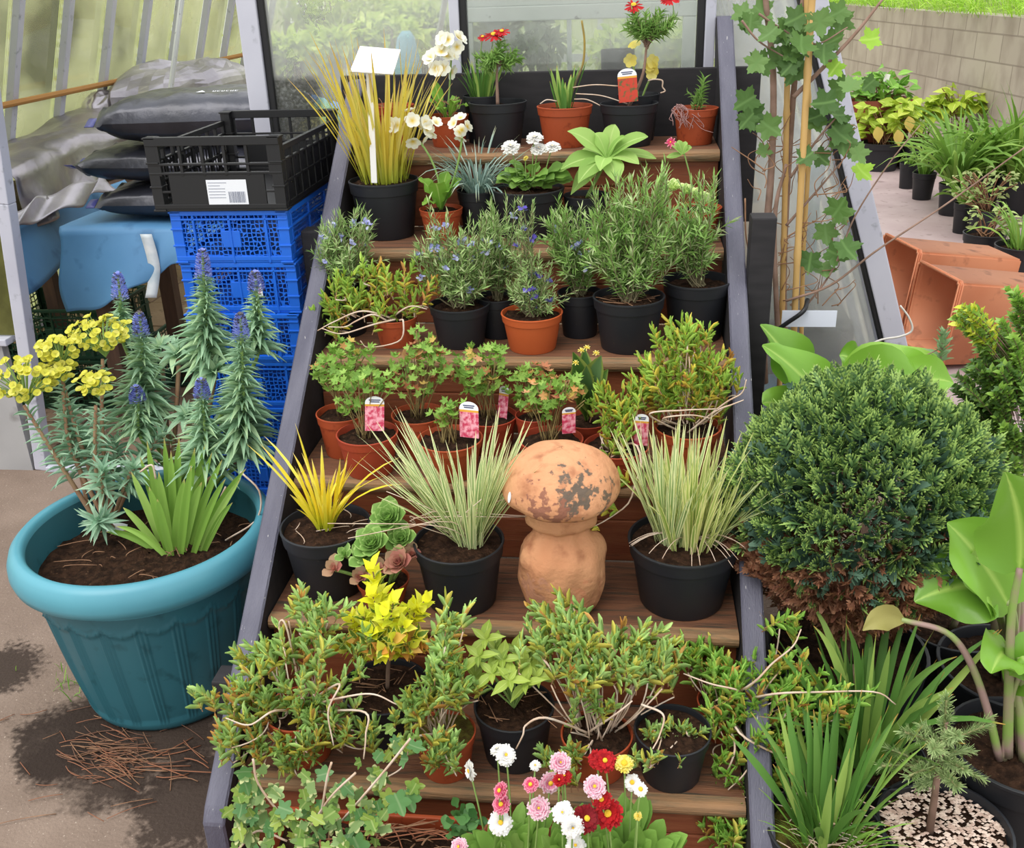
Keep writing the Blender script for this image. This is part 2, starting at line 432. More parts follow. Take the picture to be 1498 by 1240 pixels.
def blockmat():
    m, t, n, l = nt('concrete_blockwork'); o = N(t, 'ShaderNodeOutputMaterial'); b = N(t, 'ShaderNodeBsdfPrincipled', Roughness=.9)
    uv = N(t, 'ShaderNodeUVMap'); br = N(t, 'ShaderNodeTexBrick', Scale=1)
    br.inputs['Color1'].default_value = lin('#b0a596'); br.inputs['Color2'].default_value = lin('#a3988a'); br.inputs['Mortar'].default_value = lin('#8c8174')
    br.inputs['Brick Width'].default_value = .46; br.inputs['Row Height'].default_value = .218; br.inputs['Mortar Size'].default_value = .007
    l.new(uv.outputs[0], br.inputs['Vector'])
    mp = N(t, 'ShaderNodeMapping'); mp.inputs['Scale'].default_value = (1.4, .7, 1); l.new(uv.outputs[0], mp.inputs[0])
    nz = N(t, 'ShaderNodeTexNoise', Scale=4, Detail=6); l.new(mp.outputs[0], nz.inputs['Vector'])
    c = mixc(t, ramp(t, nz.outputs[0], [(.42, (0, 0, 0)), (.75, (.55,) * 3)]), br.outputs[0], '#75675a')
    l.new(c, b.inputs[0])
    bp = N(t, 'ShaderNodeBump', Strength=.5, Distance=.01, invert=True); l.new(br.outputs['Fac'], bp.inputs['Height']); l.new(bp.outputs[0], b.inputs['Normal'])
    l.new(b.outputs[0], o.inputs[0]); return m
blocks = blockmat()
glass = glassmat('greenhouse_glass', tint='#f8fbf6', haze=.14, haze_hi=.38, grime='#ffffff')
glass_clear = glassmat('clearer_glass', tint='#f8fbf6', haze=.06, haze_hi=.24, grime='#ffffff')
glass_side = glassmat('algae_streaked_glass', tint='#f2f5dc', haze=.05, haze_hi=.42, hscale=1.4, grime='#f6f6dc')
glass_mould = glassmat('mouldy_glass', tint='#b9bd92', haze=.45, haze_hi=.9, hscale=12, grime='#8b8a55')
film = mat('black_polythene', '#827d84', .34, .8, spec=.8, col2='#b0aab0', scale=3, bump=.5, bscale=14)
film_pale = mat('silvery_polythene', '#c2bdc4', .34, .5, spec=.6, col2='#97929a', scale=4, trans=.1, bump=.6, bscale=12)
film_bag = mat('black_bag_film', '#2b2c32', .3, .35, spec=.7, col2='#3d3e48', scale=5, bump=.4, bscale=16)
tarp_m = mat('blue_tarpaulin', '#4d80aa', .55, col2='#588cb6', scale=4, col3='#42719a', scale3=9)
crate_black = mat('black_crate_plastic', '#141416', .45)
crate_blue = mat('blue_crate_plastic', '#1560d0', .38, col2='#1a6ada', scale=4)
crate_blue_h = holemat('blue_perforated_plastic', '#1767d8', scale=84, th=.10)
crate_black_h = holemat('black_slotted_plastic', '#141416', scale=50, th=.12, stretch=(1, 1, .5))
crate_green = holemat('green_slotted_plastic', '#12402a', scale=40, th=.08)
paper = mat('paper_label', '#e4e6ec', .6)
ink = mat('black_print', '#26262a', .7)
brownwood = mat('dark_brown_timber', '#4a3428', .8, col2='#5c4232', scale=6, stretch=(6, 6, 1))
metal_grey = mat('galvanised_steel', '#8c8f92', .4, .7)
teal = mat('teal_plastic', '#2c616d', .42, col2='#326a76', scale=3, spec=.5, col3='#24555f', scale3=20)
teal_rim = mat('pale_teal_plastic', '#48899a', .4, col2='#5295a5', scale=4, spec=.5)  # paler teal than the body, used all round the rim
peach = mat('terracotta_trough_plastic', '#c97b55', .6, col2='#d38a64', scale=3, col3='#96583c', scale3=12, lo3=.58, hi3=.75)
bamboo = mat('bamboo', '#c19a5c', .5, col2='#d0ab6c', scale=10, stretch=(1, 1, .3))
bark = mat('greybrown_bark', '#7a6152', .85, col2='#95796a', scale=25)
twig_m = mat('pale_dry_stem', '#c3a58c', .8, col2='#d6c4b4', scale=30)
twig_d = mat('brown_dry_stem', '#7d5a42', .8, col2='#9a7355', scale=30)
cream = mat('cream_flower', '#f3efcf', .6, trans=.25)

# ================================================================== light
w = bpy.data.worlds.new('overcast_sky'); SC.world = w; w.use_nodes = True
wt = w.node_tree; wt.nodes.clear()
wo = N(wt, 'ShaderNodeOutputWorld'); bg = N(wt, 'ShaderNodeBackground'); bg.inputs[1].default_value = 1.45
tc = N(wt, 'ShaderNodeTexCoord'); sp = N(wt, 'ShaderNodeSeparateXYZ'); wt.links.new(tc.outputs['Generated'], sp.inputs[0])
wt.links.new(ramp(wt, sp.outputs[2], [(0, (.66, .67, .66)), (.25, (1.0, 1.0, .99)), (1, (1.16, 1.2, 1.24))]), bg.inputs[0]); wt.links.new(bg.outputs[0], wo.inputs[0])
sl = bpy.data.lights.new('sun', 'SUN'); sl.energy = 2.0; sl.angle = math.radians(40); sl.color = (1, .96, .9)
so = bpy.data.objects.new('sun', sl); COL.objects.link(so)
so.rotation_euler = Vector((.35, .42, -1.0)).to_track_quat('-Z', 'Y').to_euler()

# ================================================================== the setting
def struct(name, mb, mats, smooth=False, parent=None):
    o = mb.build(name, mats, parent, smooth)
    if not parent: o['kind'] = 'structure'
    return o
GY = 1.72                                   # the greenhouse gable stands just behind the staging
XL = lambda z: -2.4 + .333 * z              # sloping side walls
XR = lambda z: 1.80 - .333 * z

mb = MB(); box(mb, (-8, -3, -.1), (1.9, GY - .02, 0)); damp(concrete, [(-.42, .36, .22), (-.16, .14, .14), (-.9, .55, .10), (-.55, .3, .12)]); struct('floor', mb, concrete)
mb = MB()
for i in range(9):
    for j in range(18):
        x0 = -2.45 + .48 * i; y0 = GY + .42 * j
        box(mb, (x0 + .004, y0 + .004, -.1), (x0 + .476, y0 + .416, RG.uniform(-.004, .0)), 0, .006)
struct('floor_greenhouse', mb, slabs)
mb = MB(); nx, ny = 60, 120
X, Y = np.meshgrid(np.linspace(1.9, 6.5, nx), np.linspace(-3, 14, ny), indexing='ij')
grid(mb, np.stack([X, Y, .008 * fbm(X, Y, 2.5, 3)], -1)); struct('floor_membrane', mb, membrane, True)
mb = MB(); box(mb, (-12, GY, -.12), (-2.45, 16, -.02)); box(mb, (-2.45, 9.3, -.12), (1.9, 16, -.02))
struct('ground_grass', mb, mat('grass_ground', '#7d8f3e', .9, col2='#a7b35a', scale=4))

# retaining wall and the bank above it
WP, WD = A([3.98, 6.0]), unit(A([-.145, 1.0])); WN = A([-WD[1], WD[0]])      # normal faces the path
def wallpt(s, z, off=0): p = WP + WD * s + WN * off; return (p[0], p[1], z)
mb = MB(); a, b = -8, 9; WH = 1.225
V = A([wallpt(a, 0), wallpt(b, 0), wallpt(b, WH), wallpt(a, WH), wallpt(a, 0, -.22), wallpt(b, 0, -.22), wallpt(b, WH, -.22), wallpt(a, WH, -.22)])
UV = A([(a, 0), (b, 0), (b, WH), (a, WH)] * 2)
mb.add(V, [[0, 1, 2, 3], [3, 2, 6, 7], [4, 5, 6, 7], [0, 3, 7, 4], [1, 5, 6, 2]], 0, UV); struct('wall_right', mb, blocks)
mb = MB(); ss = np.linspace(a, b, 40); oo = np.linspace(-.1, -4, 12); S, O = np.meshgrid(ss, oo, indexing='ij')
P = WP + S[..., None] * WD + O[..., None] * WN
grid(mb, np.concatenate([P, (WH - .03 + .16 * -O + .04 * fbm(S, O, 2, 5))[..., None]], -1))
struct('ground_bank', mb, mat('bank_earth', '#5d6a2c', .95, col2='#7f9440', scale=5), True)
# grass hanging over the wall: nobody could count it
mb = MB(); n = 5200
s_ = RG.uniform(-4, 8, n); o_ = -RG.uniform(0, 1.6, n) ** 1.3
P = WP + s_[:, None] * WD + o_[:, None] * WN
base = np.concatenate([P, (WH - .03 - .16 * o_)[:, None]], 1)
aw = math.atan2(WN[1], WN[0])
blades(mb, base, aw + RG.normal(0, .8, n), RG.uniform(.1, .7, n), RG.uniform(.18, .42, n), RG.uniform(.006, .012, n), RG.uniform(.8, 2.2, n), nseg=4)
gl = leafmat('bank_grass', ['#8fbf3e', '#a7d04c', '#7fae3a', '#b9d96a'], trans=.4)
tag(mb.build('grass', gl), 'long bright green grass hanging over the block wall top', 'grass', kind='stuff')

# trees and scrub seen through the glass: hedge beyond the far and left sides
def hedge(name, label, c, r, n, cols, size=.09, seed=1):
    mb = MB(); P = in_ball(n, c, r, .55); P[:, 2] = np.maximum(P[:, 2], .05)
    D = unit(RG.normal(size=(n, 3)) + (P - A(c)) / A(r) * .6)
    scatter(mb, Tpl([.2, 1, .9, .05], fold=.3, bend=.5), P, D, RG.normal(size=(n, 3)) + A([0, 0, 1.2]), RG.uniform(.7, 1.4, n) * size, RG.uniform(.3, .5, n) * size)
    o = mb.build(name, leafmat(name + '_leaf', cols, trans=.45)); return tag(o, label, 'hedge', kind='stuff')
hedge('hedge', 'pale green hedge outside the sloping left glass', (-4.1, 5.0, .9), (.75, 4.6, 1.35), 9000, ['#c6c878', '#d3d892', '#b3b95e', '#dfe3b0', '#a3ae56'])
hedge('scrub', 'low yellow-green scrub growing beyond the far gable', (-1.1, 10.8, .5), (3.3, .9, 1.3), 5000, ['#b3c45e', '#c6d27a', '#94ab4a', '#d9dfa0'], .12)

hedge('hedge', 'dense green hedge closing the far end of the membrane path', (2.25, 13.4, .7), (.5, .5, 1.2), 1200, ['#7f9a48', '#92ad58', '#6c8a3e'], .12)
# greenhouse frame
def pole(mb, p, q, w, d, m=0):
    """rectangular bar from p to q, w wide across, d deep"""
    p, q = A(p, float), A(q, float); L = np.linalg.norm(q - p); T = (q - p) / L
    s = unit(np.cross(T, A([0, 1., 0]))) if abs(T[1]) < .9 else A([1., 0, 0]); n_ = np.cross(s, T)
    R = np.stack([s, n_, T], 1); box(mb, (-w / 2, -d / 2, 0), (w / 2, d / 2, L), m, .004, R, p)
def post(name, p, q, w=.05, gas=0, gw=.018):
    mb = MB(); pole(mb, p, q, w, .05); o = struct(name, mb, alu)
    if gas:
        g = MB(); off = A([gas * (w / 2 + gw / 2 + .0005), .004, 0]); pole(g, A(p) + off, A(q) + off, gw, .04); g.build('glazing_gasket', gasket, o, False)
    return o
post('trim_1', (-.395, GY, 0), (-.395, GY, 2.2), .062, 1, .02)
post('trim_2', (.236, GY, 0), (.236, GY, 2.2), .03, 1, .02)
post('trim_3', (.985, GY, 0), (.985, GY, 2.2), .03, -1, .022)
RB = lambda z: 1.339 + (1.368 - z) * .334
post('trim_4', (RB(0), GY, 0), (RB(2.2), GY, 2.2), .066, -1, .014)
post('trim_5', (-1.43, GY, 0), (-1.33, GY, 1.0), .046)
post('trim_6', (-1.33, GY, 1.0), (-1.21, GY, 2.2), .046)
def pane(name, pts, m, parent=None):
    """one sheet of glass 4 mm thick through the given corners"""
    P = A(pts, float); nrm = unit(np.cross(P[1] - P[0], P[2] - P[0])) * .002; k = len(P)
    mb = MB(); mb.add(np.concatenate([P - nrm, P + nrm]), [list(range(k))[::-1], list(range(k, 2 * k))], 0)
    mb.add(np.concatenate([P - nrm, P + nrm]), [[i, (i + 1) % k, (i + 1) % k + k, i + k] for i in range(k)], 0)
    return struct(name, mb, m, parent=parent)
def mossy_glass():
    """the first pane carries a dark speckled moss patch low on its left"""
    m = glassmat('moss_speckled_glass', tint='#f8fbf6', haze=.14, haze_hi=.38, grime='#ffffff'); t = m.node_tree; l = t.links; o = [n for n in t.nodes if n.type == 'OUTPUT_MATERIAL'][0]; prev = o.inputs[0].links[0].from_socket
    tc = N(t, 'ShaderNodeTexCoord'); nz = N(t, 'ShaderNodeTexNoise', Scale=120, Detail=4); l.new(tc.outputs['Object'], nz.inputs['Vector']); sp = N(t, 'ShaderNodeSeparateXYZ'); l.new(tc.outputs['Object'], sp.inputs[0])
    fz = ramp(t, sp.outputs[2], [(.0, (1, 1, 1)), (.9, (1, 1, 1)), (1, (0, 0, 0))]); mz = N(t, 'ShaderNodeMapRange'); l.new(sp.outputs[2], mz.inputs[0]); mz.inputs[1].default_value = 1.385; mz.inputs[2].default_value = 1.365
    mx_ = N(t, 'ShaderNodeMapRange'); l.new(sp.outputs[0], mx_.inputs[0]); mx_.inputs[1].default_value = -.19; mx_.inputs[2].default_value = -.215
    a = N(t, 'ShaderNodeMath', operation='MULTIPLY'); l.new(mz.outputs[0], a.inputs[0]); l.new(mx_.outputs[0], a.inputs[1]); b = N(t, 'ShaderNodeMath', operation='MULTIPLY'); l.new(a.outputs[0], b.inputs[0]); l.new(ramp(t, nz.outputs[0], [(.35, (.9,) * 3), (.62, (.35,) * 3)]), b.inputs[1])
    d = N(t, 'ShaderNodeBsdfDiffuse'); d.inputs[0].default_value = lin('#4a4b44'); mx = N(t, 'ShaderNodeMixShader'); l.new(b.outputs[0], mx.inputs[0]); l.new(prev, mx.inputs[1]); l.new(d.outputs[0], mx.inputs[2]); l.new(mx.outputs[0], o.inputs[0]); return m
pane('window_1', [(-.36, GY, 0), (.22, GY, 0), (.22, GY, 2.2), (-.36, GY, 2.2)], mossy_glass())
pane('window_2', [(.255, GY, 0), (.965, GY, 0), (.965, GY, 2.2), (.255, GY, 2.2)], glass_clear)
pane('window_3', [(1.005, GY, 0), (RB(0) - .06, GY, 0), (RB(2.2) - .06, GY, 2.2), (1.005, GY, 2.2)], glass)
pane('window_4', [(-2.3, GY, .53), (-1.41, GY, .53), (-1.26, GY, 2.0), (-1.8, GY, 2.0)], glass_mould)
mb = MB(); box(mb, (-2.4, GY - .025, .0), (-1.46, GY + .01, .5)); struct('wall_left', mb, mat('grey_base_panel', '#9b9a9b', .6, col2='#a9a8a8', scale=4, col3='#6d6a66', scale3=9, lo3=.6, hi3=.8))
mb = MB(); box(mb, (-2.4, GY - .04, .5), (-1.43, GY + .03, .525), 0, .004); struct('trim_7', mb, alu)
mb = MB(); box(mb, (-1.4, GY - .04, .0), (-.43, GY + .02, .02), 0, .004); struct('trim_8', mb, alu)
# sloping sides: bars and panes
for k in range(13):
    y = 2.53 + .425 * k
    if y > 7.2: break
    mb = MB(); pole(mb, (XL(0), y, 0), (XL(2.2), y, 2.2), .035, .045); struct('trim_%d' % (20 + k), mb, alu)
    mb = MB(); pole(mb, (XR(0), y - .3, 0), (XR(2.2), y - .3, 2.2), .03, .045); struct('trim_%d' % (40 + k), mb, alu)
    pane('window_%d' % (20 + k), [(XL(0) - .03, y - .4, 0), (XL(0) - .03, y, 0), (XL(2.2) - .03, y, 2.2), (XL(2.2) - .03, y - .4, 2.2)], glass_side)
    pane('window_%d' % (40 + k), [(XR(0) + .03, y - .70, 0), (XR(0) + .03, y - .3, 0), (XR(2.2) + .03, y - .3, 2.2), (XR(2.2) + .03, y - .70, 2.2)], glass)
mb = MB(); tube(mb, [(XL(1.22) + .03, GY + .5, 1.20), (XL(1.22) + .03, 7.2, 1.20)], .014, 8); struct('trim_60', mb, mat('rusty_rail', '#a8763a', .7))
FY = 7.4
for i, x in enumerate((-1.6, -.9, -.2, .5, 1.2)):
    mb = MB(); box(mb, (x - .02, FY - .02, 0), (x + .02, FY + .02, 2.2)); struct('trim_%d' % (61 + i), mb, alu)
mb = MB(); box(mb, (-2.1, FY - .02, .98), (1.5, FY + .02, 1.04)); struct('trim_70', mb, alu)
pane('window_60', [(-2.3, FY + .03, 0), (1.7, FY + .03, 0), (1.2, FY + .03, 2.2), (-1.7, FY + .03, 2.2)], glass_side)
# two slim tubular roof props inside
for i, (p, q) in enumerate([((-1.55, 3.6, 1.15), (-1.25, 3.6, 2.1)), ((-.45, 4.6, .9), (.1, 2.6, 1.75))]):
    mb = MB(); tube(mb, [p, q], .014, 8); struct('trim_%d' % (80 + i), mb, white_paint)

# ================================================================== the stepped staging
LBX = .045
F_ = lambda z: (z - RISE) / RISE * GO - .039
stg = thing('plant_staging', 'stepped wooden plant staging with worn brown treads between dark navy stringers', 'staging', (.5, 0, 0))
def P_(mb, nm, m, smooth=False):
    o = mb.build(nm, m, stg, smooth); o.matrix_parent_inverse = Matrix.Translation((-.5, 0, 0)); return o
def stringer(x0, x1, top):
    prof = [(F_(.17), 0), (F_(.17), .16), (F_(.185), .185), (F_(top), top), (F_(top) + .05, top), (F_(top) + .05, top - .03), (F_(1.25) + .27, 1.22), (F_(.17) + .27, .15), (F_(.17) + .27, 0)]
    bm = bmesh.new(); vs = [bm.verts.new((x0, y, z)) for y, z in prof]; f = bm.faces.new(vs)
    r = bmesh.ops.extrude_face_region(bm, geom=[f]); bmesh.ops.translate(bm, verts=[v for v in r['geom'] if isinstance(v, bmesh.types.BMVert)], vec=(x1 - x0, 0, 0))
    bmesh.ops.recalc_face_normals(bm, faces=bm.faces); bmesh.ops.bevel(bm, geom=bm.edges[:], offset=.004, segments=1, affect='EDGES')
    bm.normal_update()
    for f in bm.faces: f.material_index = 0
    inner = x1 if x0 < .5 else x0
    mb = MB(); bm.verts.index_update(); V = A([tuple(v.co) for v in bm.verts])
    outer = x0 if x0 < .5 else x1
    by = {}
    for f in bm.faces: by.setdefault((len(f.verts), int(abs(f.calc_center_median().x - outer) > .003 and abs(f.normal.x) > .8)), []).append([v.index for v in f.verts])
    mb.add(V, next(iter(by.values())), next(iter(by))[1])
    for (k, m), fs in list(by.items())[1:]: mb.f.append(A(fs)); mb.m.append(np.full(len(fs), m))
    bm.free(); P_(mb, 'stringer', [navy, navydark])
stringer(-LBX, 0, 1.385); stringer(1.0, 1.0 + LBX, 1.52)
for i in range(1, 7):
    y, z = (i - 1) * GO, i * RISE
    mb = MB()
    prof = [(y + .02, z - .03), (y + .006, z - .028), (y + .001, z - .02), (y, z - .014), (y + .002, z - .006), (y + .009, z), (y + .03, z), (y + GO + .015, z), (y + GO + .015, z - .03)]
    k = len(prof); V = A([(x, *p) for x in (.003, .997) for p in prof])
    f = [[j, (j + 1) % k, (j + 1) % k + k, j + k] for j in range(k)]
    mb.add(V, f, [1 if j < 6 else 0 for j in range(k)]); mb.f.append(A([list(range(k))[::-1], list(range(k, 2 * k))])); mb.m.append(A([0, 0]))
    P_(mb, 'tread', [tread_m, nose_m])
    mb = MB(); h0, h1 = (i - 1) * RISE + (.0005), z - .031
    box(mb, (.004, y + .02, h0), (.996, y + .036, h0 + (h1 - h0) * .62), 0, .003); box(mb, (.004, y + .022, h0 + (h1 - h0) * .63), (.996, y + .036, h1), 0, .003)
    P_(mb, 'riser', stain)
mb = MB(); box(mb, (-.095, 1.585, .95), (1.125, 1.605, 1.39), 0, .003); P_(mb, 'back_board', navydark)
for x, y, z in ((-.075, 1.12, 1.045), (1.075, .95, 1.11), (-.075, .2, .3), (1.075, .2, .3)):
    mb = MB(); box(mb, (x - .029, y - .03, 0), (x + .029, y + .03, z), 0, .004); P_(mb, 'support_post', navydark)
# ================================================================== pots
POTS = {  # rim centre px, rim centre py, rim width px, stair (0 = floor), py of the foot's front edge, plastic
 'a1': (574, 153, 64, 6, 207, 't'), 'a2': (655, 168, 62, 6, 216, 't'), 'c1': (704, 139, 54, 6, 205, 'k'), 'c': (728, 148, 86, 6, 216, 'k'), 'd': (826, 154, 82, 6, 217, 't'),
 'e1': (934, 137, 62, 6, 203, 'k'), 'e': (920, 150, 86, 6, 216, 'k'), 'f': (1018, 157, 66, 6, 213, 't'),
 'g': (561, 262, 103, 5, 350, 'k'), 'h': (645, 304, 64, 5, 352, 't'), 'i': (699, 277, 62, 5, 338, 'k'), 'j': (772, 274, 108, 5, 352, 'k'), 'k': (858, 284, 68, 5, 346, 'k'), 'l': (1020, 302, 72, 5, 354, 't'),
 'm': (500, 424, 80, 4, 488, 'k'), 'n': (578, 462, 66, 4, 510, 't'), 'o': (672, 443, 90, 4, 512, 'k'), 'p': (728, 432, 64, 4, 497, 'k'), 'q': (778, 456, 91, 4, 519, 'o'), 'r': (848, 426, 66, 4, 496, 'k'),
 's': (920, 432, 106, 4, 519, 'k'), 't': (1020, 408, 100, 4, 495, 'k'),
 'u': (500, 602, 76, 3, 672, 't'), 'v': (537, 632, 91, 3, 702, 'r'), 'w': (612, 604, 80, 3, 674, 't'), 'x': (658, 640, 97, 3, 706, 't'), 'y': (716, 607, 82, 3, 668, 'r'), 'z': (781, 606, 55, 3, 668, 'r'), 'aa': (806, 641, 95, 3, 708, 'r'),
 'bb': (858, 612, 72, 3, 670, 'r'), 'cc': (902, 650, 97, 3, 713, 'r'), 'dd': (1006, 622, 98, 3, 700, 't'),
 'ee': (476, 766, 133, 2, 880, 'k'), 'ff': (560, 846, 78, 2, 893, 't'), 'gg': (671, 789, 134, 2, 903, 'k'), 'ii': (1000, 786, 163, 2, 908, 'k'),
 'jj': (438, 1035, 102, 1, 1125, 't'), 'kk': (563, 1002, 130, 1, 1098, 'k'), 'll': (650, 1068, 93, 1, 1146, 't'), 'mm': (752, 1030, 119, 1, 1132, 'k'), 'nn': (873, 1072, 106, 1, 1150, 't'), 'oo': (984, 1066, 113, 1, 1160, 'k'),
 'pp': (1062, 1024, 84, 1, 1090, 't'),
}
PM = {'t': terra, 'k': blackpot, 'o': terra_lt, 'r': terra_red}


def pot_parts(root, D, h, m, soil_m, soil_at=.86, seed=0):
    r = D / 2
    mb = MB(); lathe(mb, [(.0005, .004), (r * .72, .004), (r * .74, 0), (r * .76, .003), (r * .915, h * .78), (r * .955, h * .79), (r * .985, h * .965), (r * 1.0, h * .97), (r * 1.0, h * .995), (r * .985, h), (r * .955, h), (r * .94, h * .97), (r * .915, h * .78), (r * .9, h * .7)], 40)
    p = mb.build('pot', m, root)
    p.data.set_sharp_from_angle(angle=.6) if hasattr(p.data, 'set_sharp_from_angle') else None
    g = np.random.default_rng(seed); mb = MB(); a = np.linspace(0, 2 * PI, 29)[:-1]; rows = []
    for f in np.linspace(1, .02, 9):
        z = h * soil_at + g.normal(0, .0022, 28) + .006 * (1 - f)
        rows.append(np.stack([r * .925 * f * np.cos(a), r * .925 * f * np.sin(a), z], 1))
    P = np.stack(rows); P = np.concatenate([P, P[:, :1]], 1); grid(mb, P)
    mb.build('soil', soil_m, root)


class Pot:
    def __init__(s, key, name, label, cat='potted plant', group=None, soil_m=None, soil_at=.86, row=None):
        px, py, wd, st, bpy_, pm = row or POTS[key]
        zt = st * RISE + .0005; q = az(px, bpy_, zt); D = .14
        for _ in range(12):
            yb = q[1] + .365 * D; rim = ay(px, py, yb); D = wd * depth(rim) / FPX
        if st: yb = min(yb, (st - 1) * GO + GO - .5 * D + .014); rim = ay(px, py, yb); D = wd * depth(rim) / FPX
        s.b = A([rim[0], yb, zt]); s.D = D; s.h = rim[2] - zt; s.sz = s.h * soil_at + .004; s.sc = depth(rim) / FPX
        s.root = thing(name, label, cat, s.b, group)
        pot_parts(s.root, s.D, s.h, PM[pm] if isinstance(pm, str) else pm, soil_m or soil, soil_at, seed=len(COL.objects))
    def L(s, px, py, dy=0): return ay(px, py, s.b[1] + dy) - s.b
    def W(s, px, py, dy=0): return ay(px, py, s.b[1] + dy)
    def rnd(s, k=.6): a = RG.uniform(0, 2 * PI); r = s.D / 2 * k * math.sqrt(RG.uniform()); return A([r * math.cos(a), r * math.sin(a), s.sz])


class Spot(Pot):
    """a place for a thing without a pot of its own: base at world point"""
    def __init__(s, name, label, cat, b, group=None):
        s.b = A(b, float); s.D = .1; s.h = 0; s.sz = 0; s.sc = depth(s.b) / FPX; s.root = thing(name, label, cat, s.b, group)


def blob_targets(p, blobs, n, shell=.25):
    ar = A([b[2] * b[3] for b in blobs], float); ch = RG.choice(len(blobs), n, p=ar / ar.sum()); T = []
    for i in ch:
        b = blobs[i]; dy = b[4] if len(b) > 4 else 0
        c = p.L(b[0], b[1], dy); sx, sy = b[2] * p.sc, b[3] * p.sc
        T.append(in_ball(1, c, (sx, min(sx, sy) * .9 if len(b) < 6 else b[5], sy), shell)[0])
    return A(T)

# ------------------------------------------------------------------ plant materials
m_ros = [leafmat('rosemary_green', ['#708a58', '#809a66', '#64804c', '#96ac7c'], rough=.45, gain=1.4), leafmat('rosemary_pale', ['#a5b48e', '#b5c2a0', '#98aa80'], rough=.5, gain=1.2)]
m_ros_g = [leafmat('rosemary_bright', ['#789858', '#88a868', '#688a4c'], rough=.45, gain=1.35), m_ros[1]]
m_lamp = [leafmat('lampranthus_green', ['#84a068', '#93ae74', '#779462', '#a2ba80'], base='#c0b860', base_at=.42, rough=.4, trans=.35, gain=1.6), leafmat('lampranthus_yellow', ['#bcb858', '#ccbf60', '#acb058'], rough=.45, trans=.35, gain=1.3), leafmat('lampranthus_orange', ['#c99850', '#d6aa60', '#b88848'], rough=.5, trans=.3, gain=1.1)]
m_lamp_y = [leafmat('lampranthus_lime', ['#8fb054', '#a0bc5c', '#80a450', '#a9c468'], base='#b9bc54', base_at=.4, rough=.4, trans=.3, gain=1.3), leafmat('lampranthus_gold', ['#d0c452', '#dcc85c', '#c2b650'], rough=.45, trans=.3, gain=1.15), m_lamp[2]]
m_ger = [leafmat('geranium_leaf', ['#7aa048', '#8cb258', '#688f40', '#9abc64'], rough=.55), leafmat('geranium_old_leaf', ['#c98f55', '#d6a878', '#b06a4c', '#c9b45e'], rough=.6)]
m_yel = leafmat('golden_blade', ['#ecd63c', '#e2c930', '#f0e05a', '#d8c22e'], base='#b9c43a', base_at=.5, tip='#e0c878', tip_at=.8, trans=.35)
m_yel_old = leafmat('faded_golden_blade', ['#dccb55', '#cdb848', '#e3d67a', '#b7b048'], base='#a9b545', base_at=.3, tip='#c9a468', tip_at=.75, trans=.35)
m_var = leafmat('white_edged_blade', ['#94ac7a', '#88a271', '#a2b78a'], edge='#e6e9c6', edge_at=.45, tip='#dccfa0', tip_at=.85, trans=.3)
m_var_y = leafmat('cream_edged_blade', ['#9db568', '#8faa5e', '#b5c47c'], edge='#e8e6a4', edge_at=.45, tip='#d9c68c', tip_at=.85, trans=.3)
m_blue = leafmat('bluegrey_blade', ['#7f9a90', '#8fa8a0', '#6d897c', '#a9bdb2'], tip='#b9b890', tip_at=.8)
m_green = leafmat('green_blade', ['#6d9a42', '#7fab4e', '#5c8839', '#92b95c'], tip='#b9a85e', tip_at=.88)
m_dkgreen = leafmat('dark_green_blade', ['#50793a', '#608a48', '#486e34', '#7a9c54', '#96ae62'], tip='#c08a48', tip_at=.93, gain=1.2)
m_lush = leafmat('fresh_green_leaf', ['#7ca846', '#8cb854', '#6e9c3e'], rib='#b0cc7c', rough=.5)
m_sage = leafmat('soft_lightgreen_leaf', ['#94b868', '#a4c678', '#88ac5e'], rib='#b6d08c', rough=.65, trans=.35)
m_petalw = leafmat('white_petal', ['#f2f0ea', '#f8f8f8'], gain=.9, trans=.4, rough=.7)
m_petalc = leafmat('cream_petal', ['#f6f4e2', '#faf8ea'], base='#e6c81c', base_at=.55, gain=.9, trans=.3, rough=.7)
m_petalp = leafmat('pink_petal', ['#ee9ab8', '#e77fa6', '#f4b8cc'], tip='#f8dce4', tip_at=.7, trans=.3, rough=.7, gain=.8)
m_petalh = leafmat('hotpink_petal', ['#d9466f', '#e2587e'], tip='#f0a0b4', tip_at=.7, trans=.3, rough=.7, gain=.8)
m_petalr = leafmat('red_petal', ['#b8121a', '#c81f24', '#a00c16'], trans=.2, rough=.7, gain=.8)
m_petald = leafmat('dark_red_petal', ['#8a0f1a', '#7a0c16'], trans=.2, rough=.7, gain=.8)
m_petalb = leafmat('pale_blue_petal', ['#b5b8e2', '#c8caee', '#a0a4da'], trans=.4, rough=.7, gain=1.1)
m_petalv = leafmat('violet_petal', ['#7a6fd0', '#8d84dc', '#6a5cc4'], trans=.3, rough=.7, gain=.8)
m_petaly = leafmat('yellow_petal', ['#ecd95a', '#f4e88a'], trans=.3, rough=.7, gain=.8)
m_disc = mat('yellow_flower_disc', '#e8b92a', .8, bump=.5, bscale=300)
m_stemg = mat('green_stem', '#7c9a4e', .6, col2='#8aa85c', scale=20)

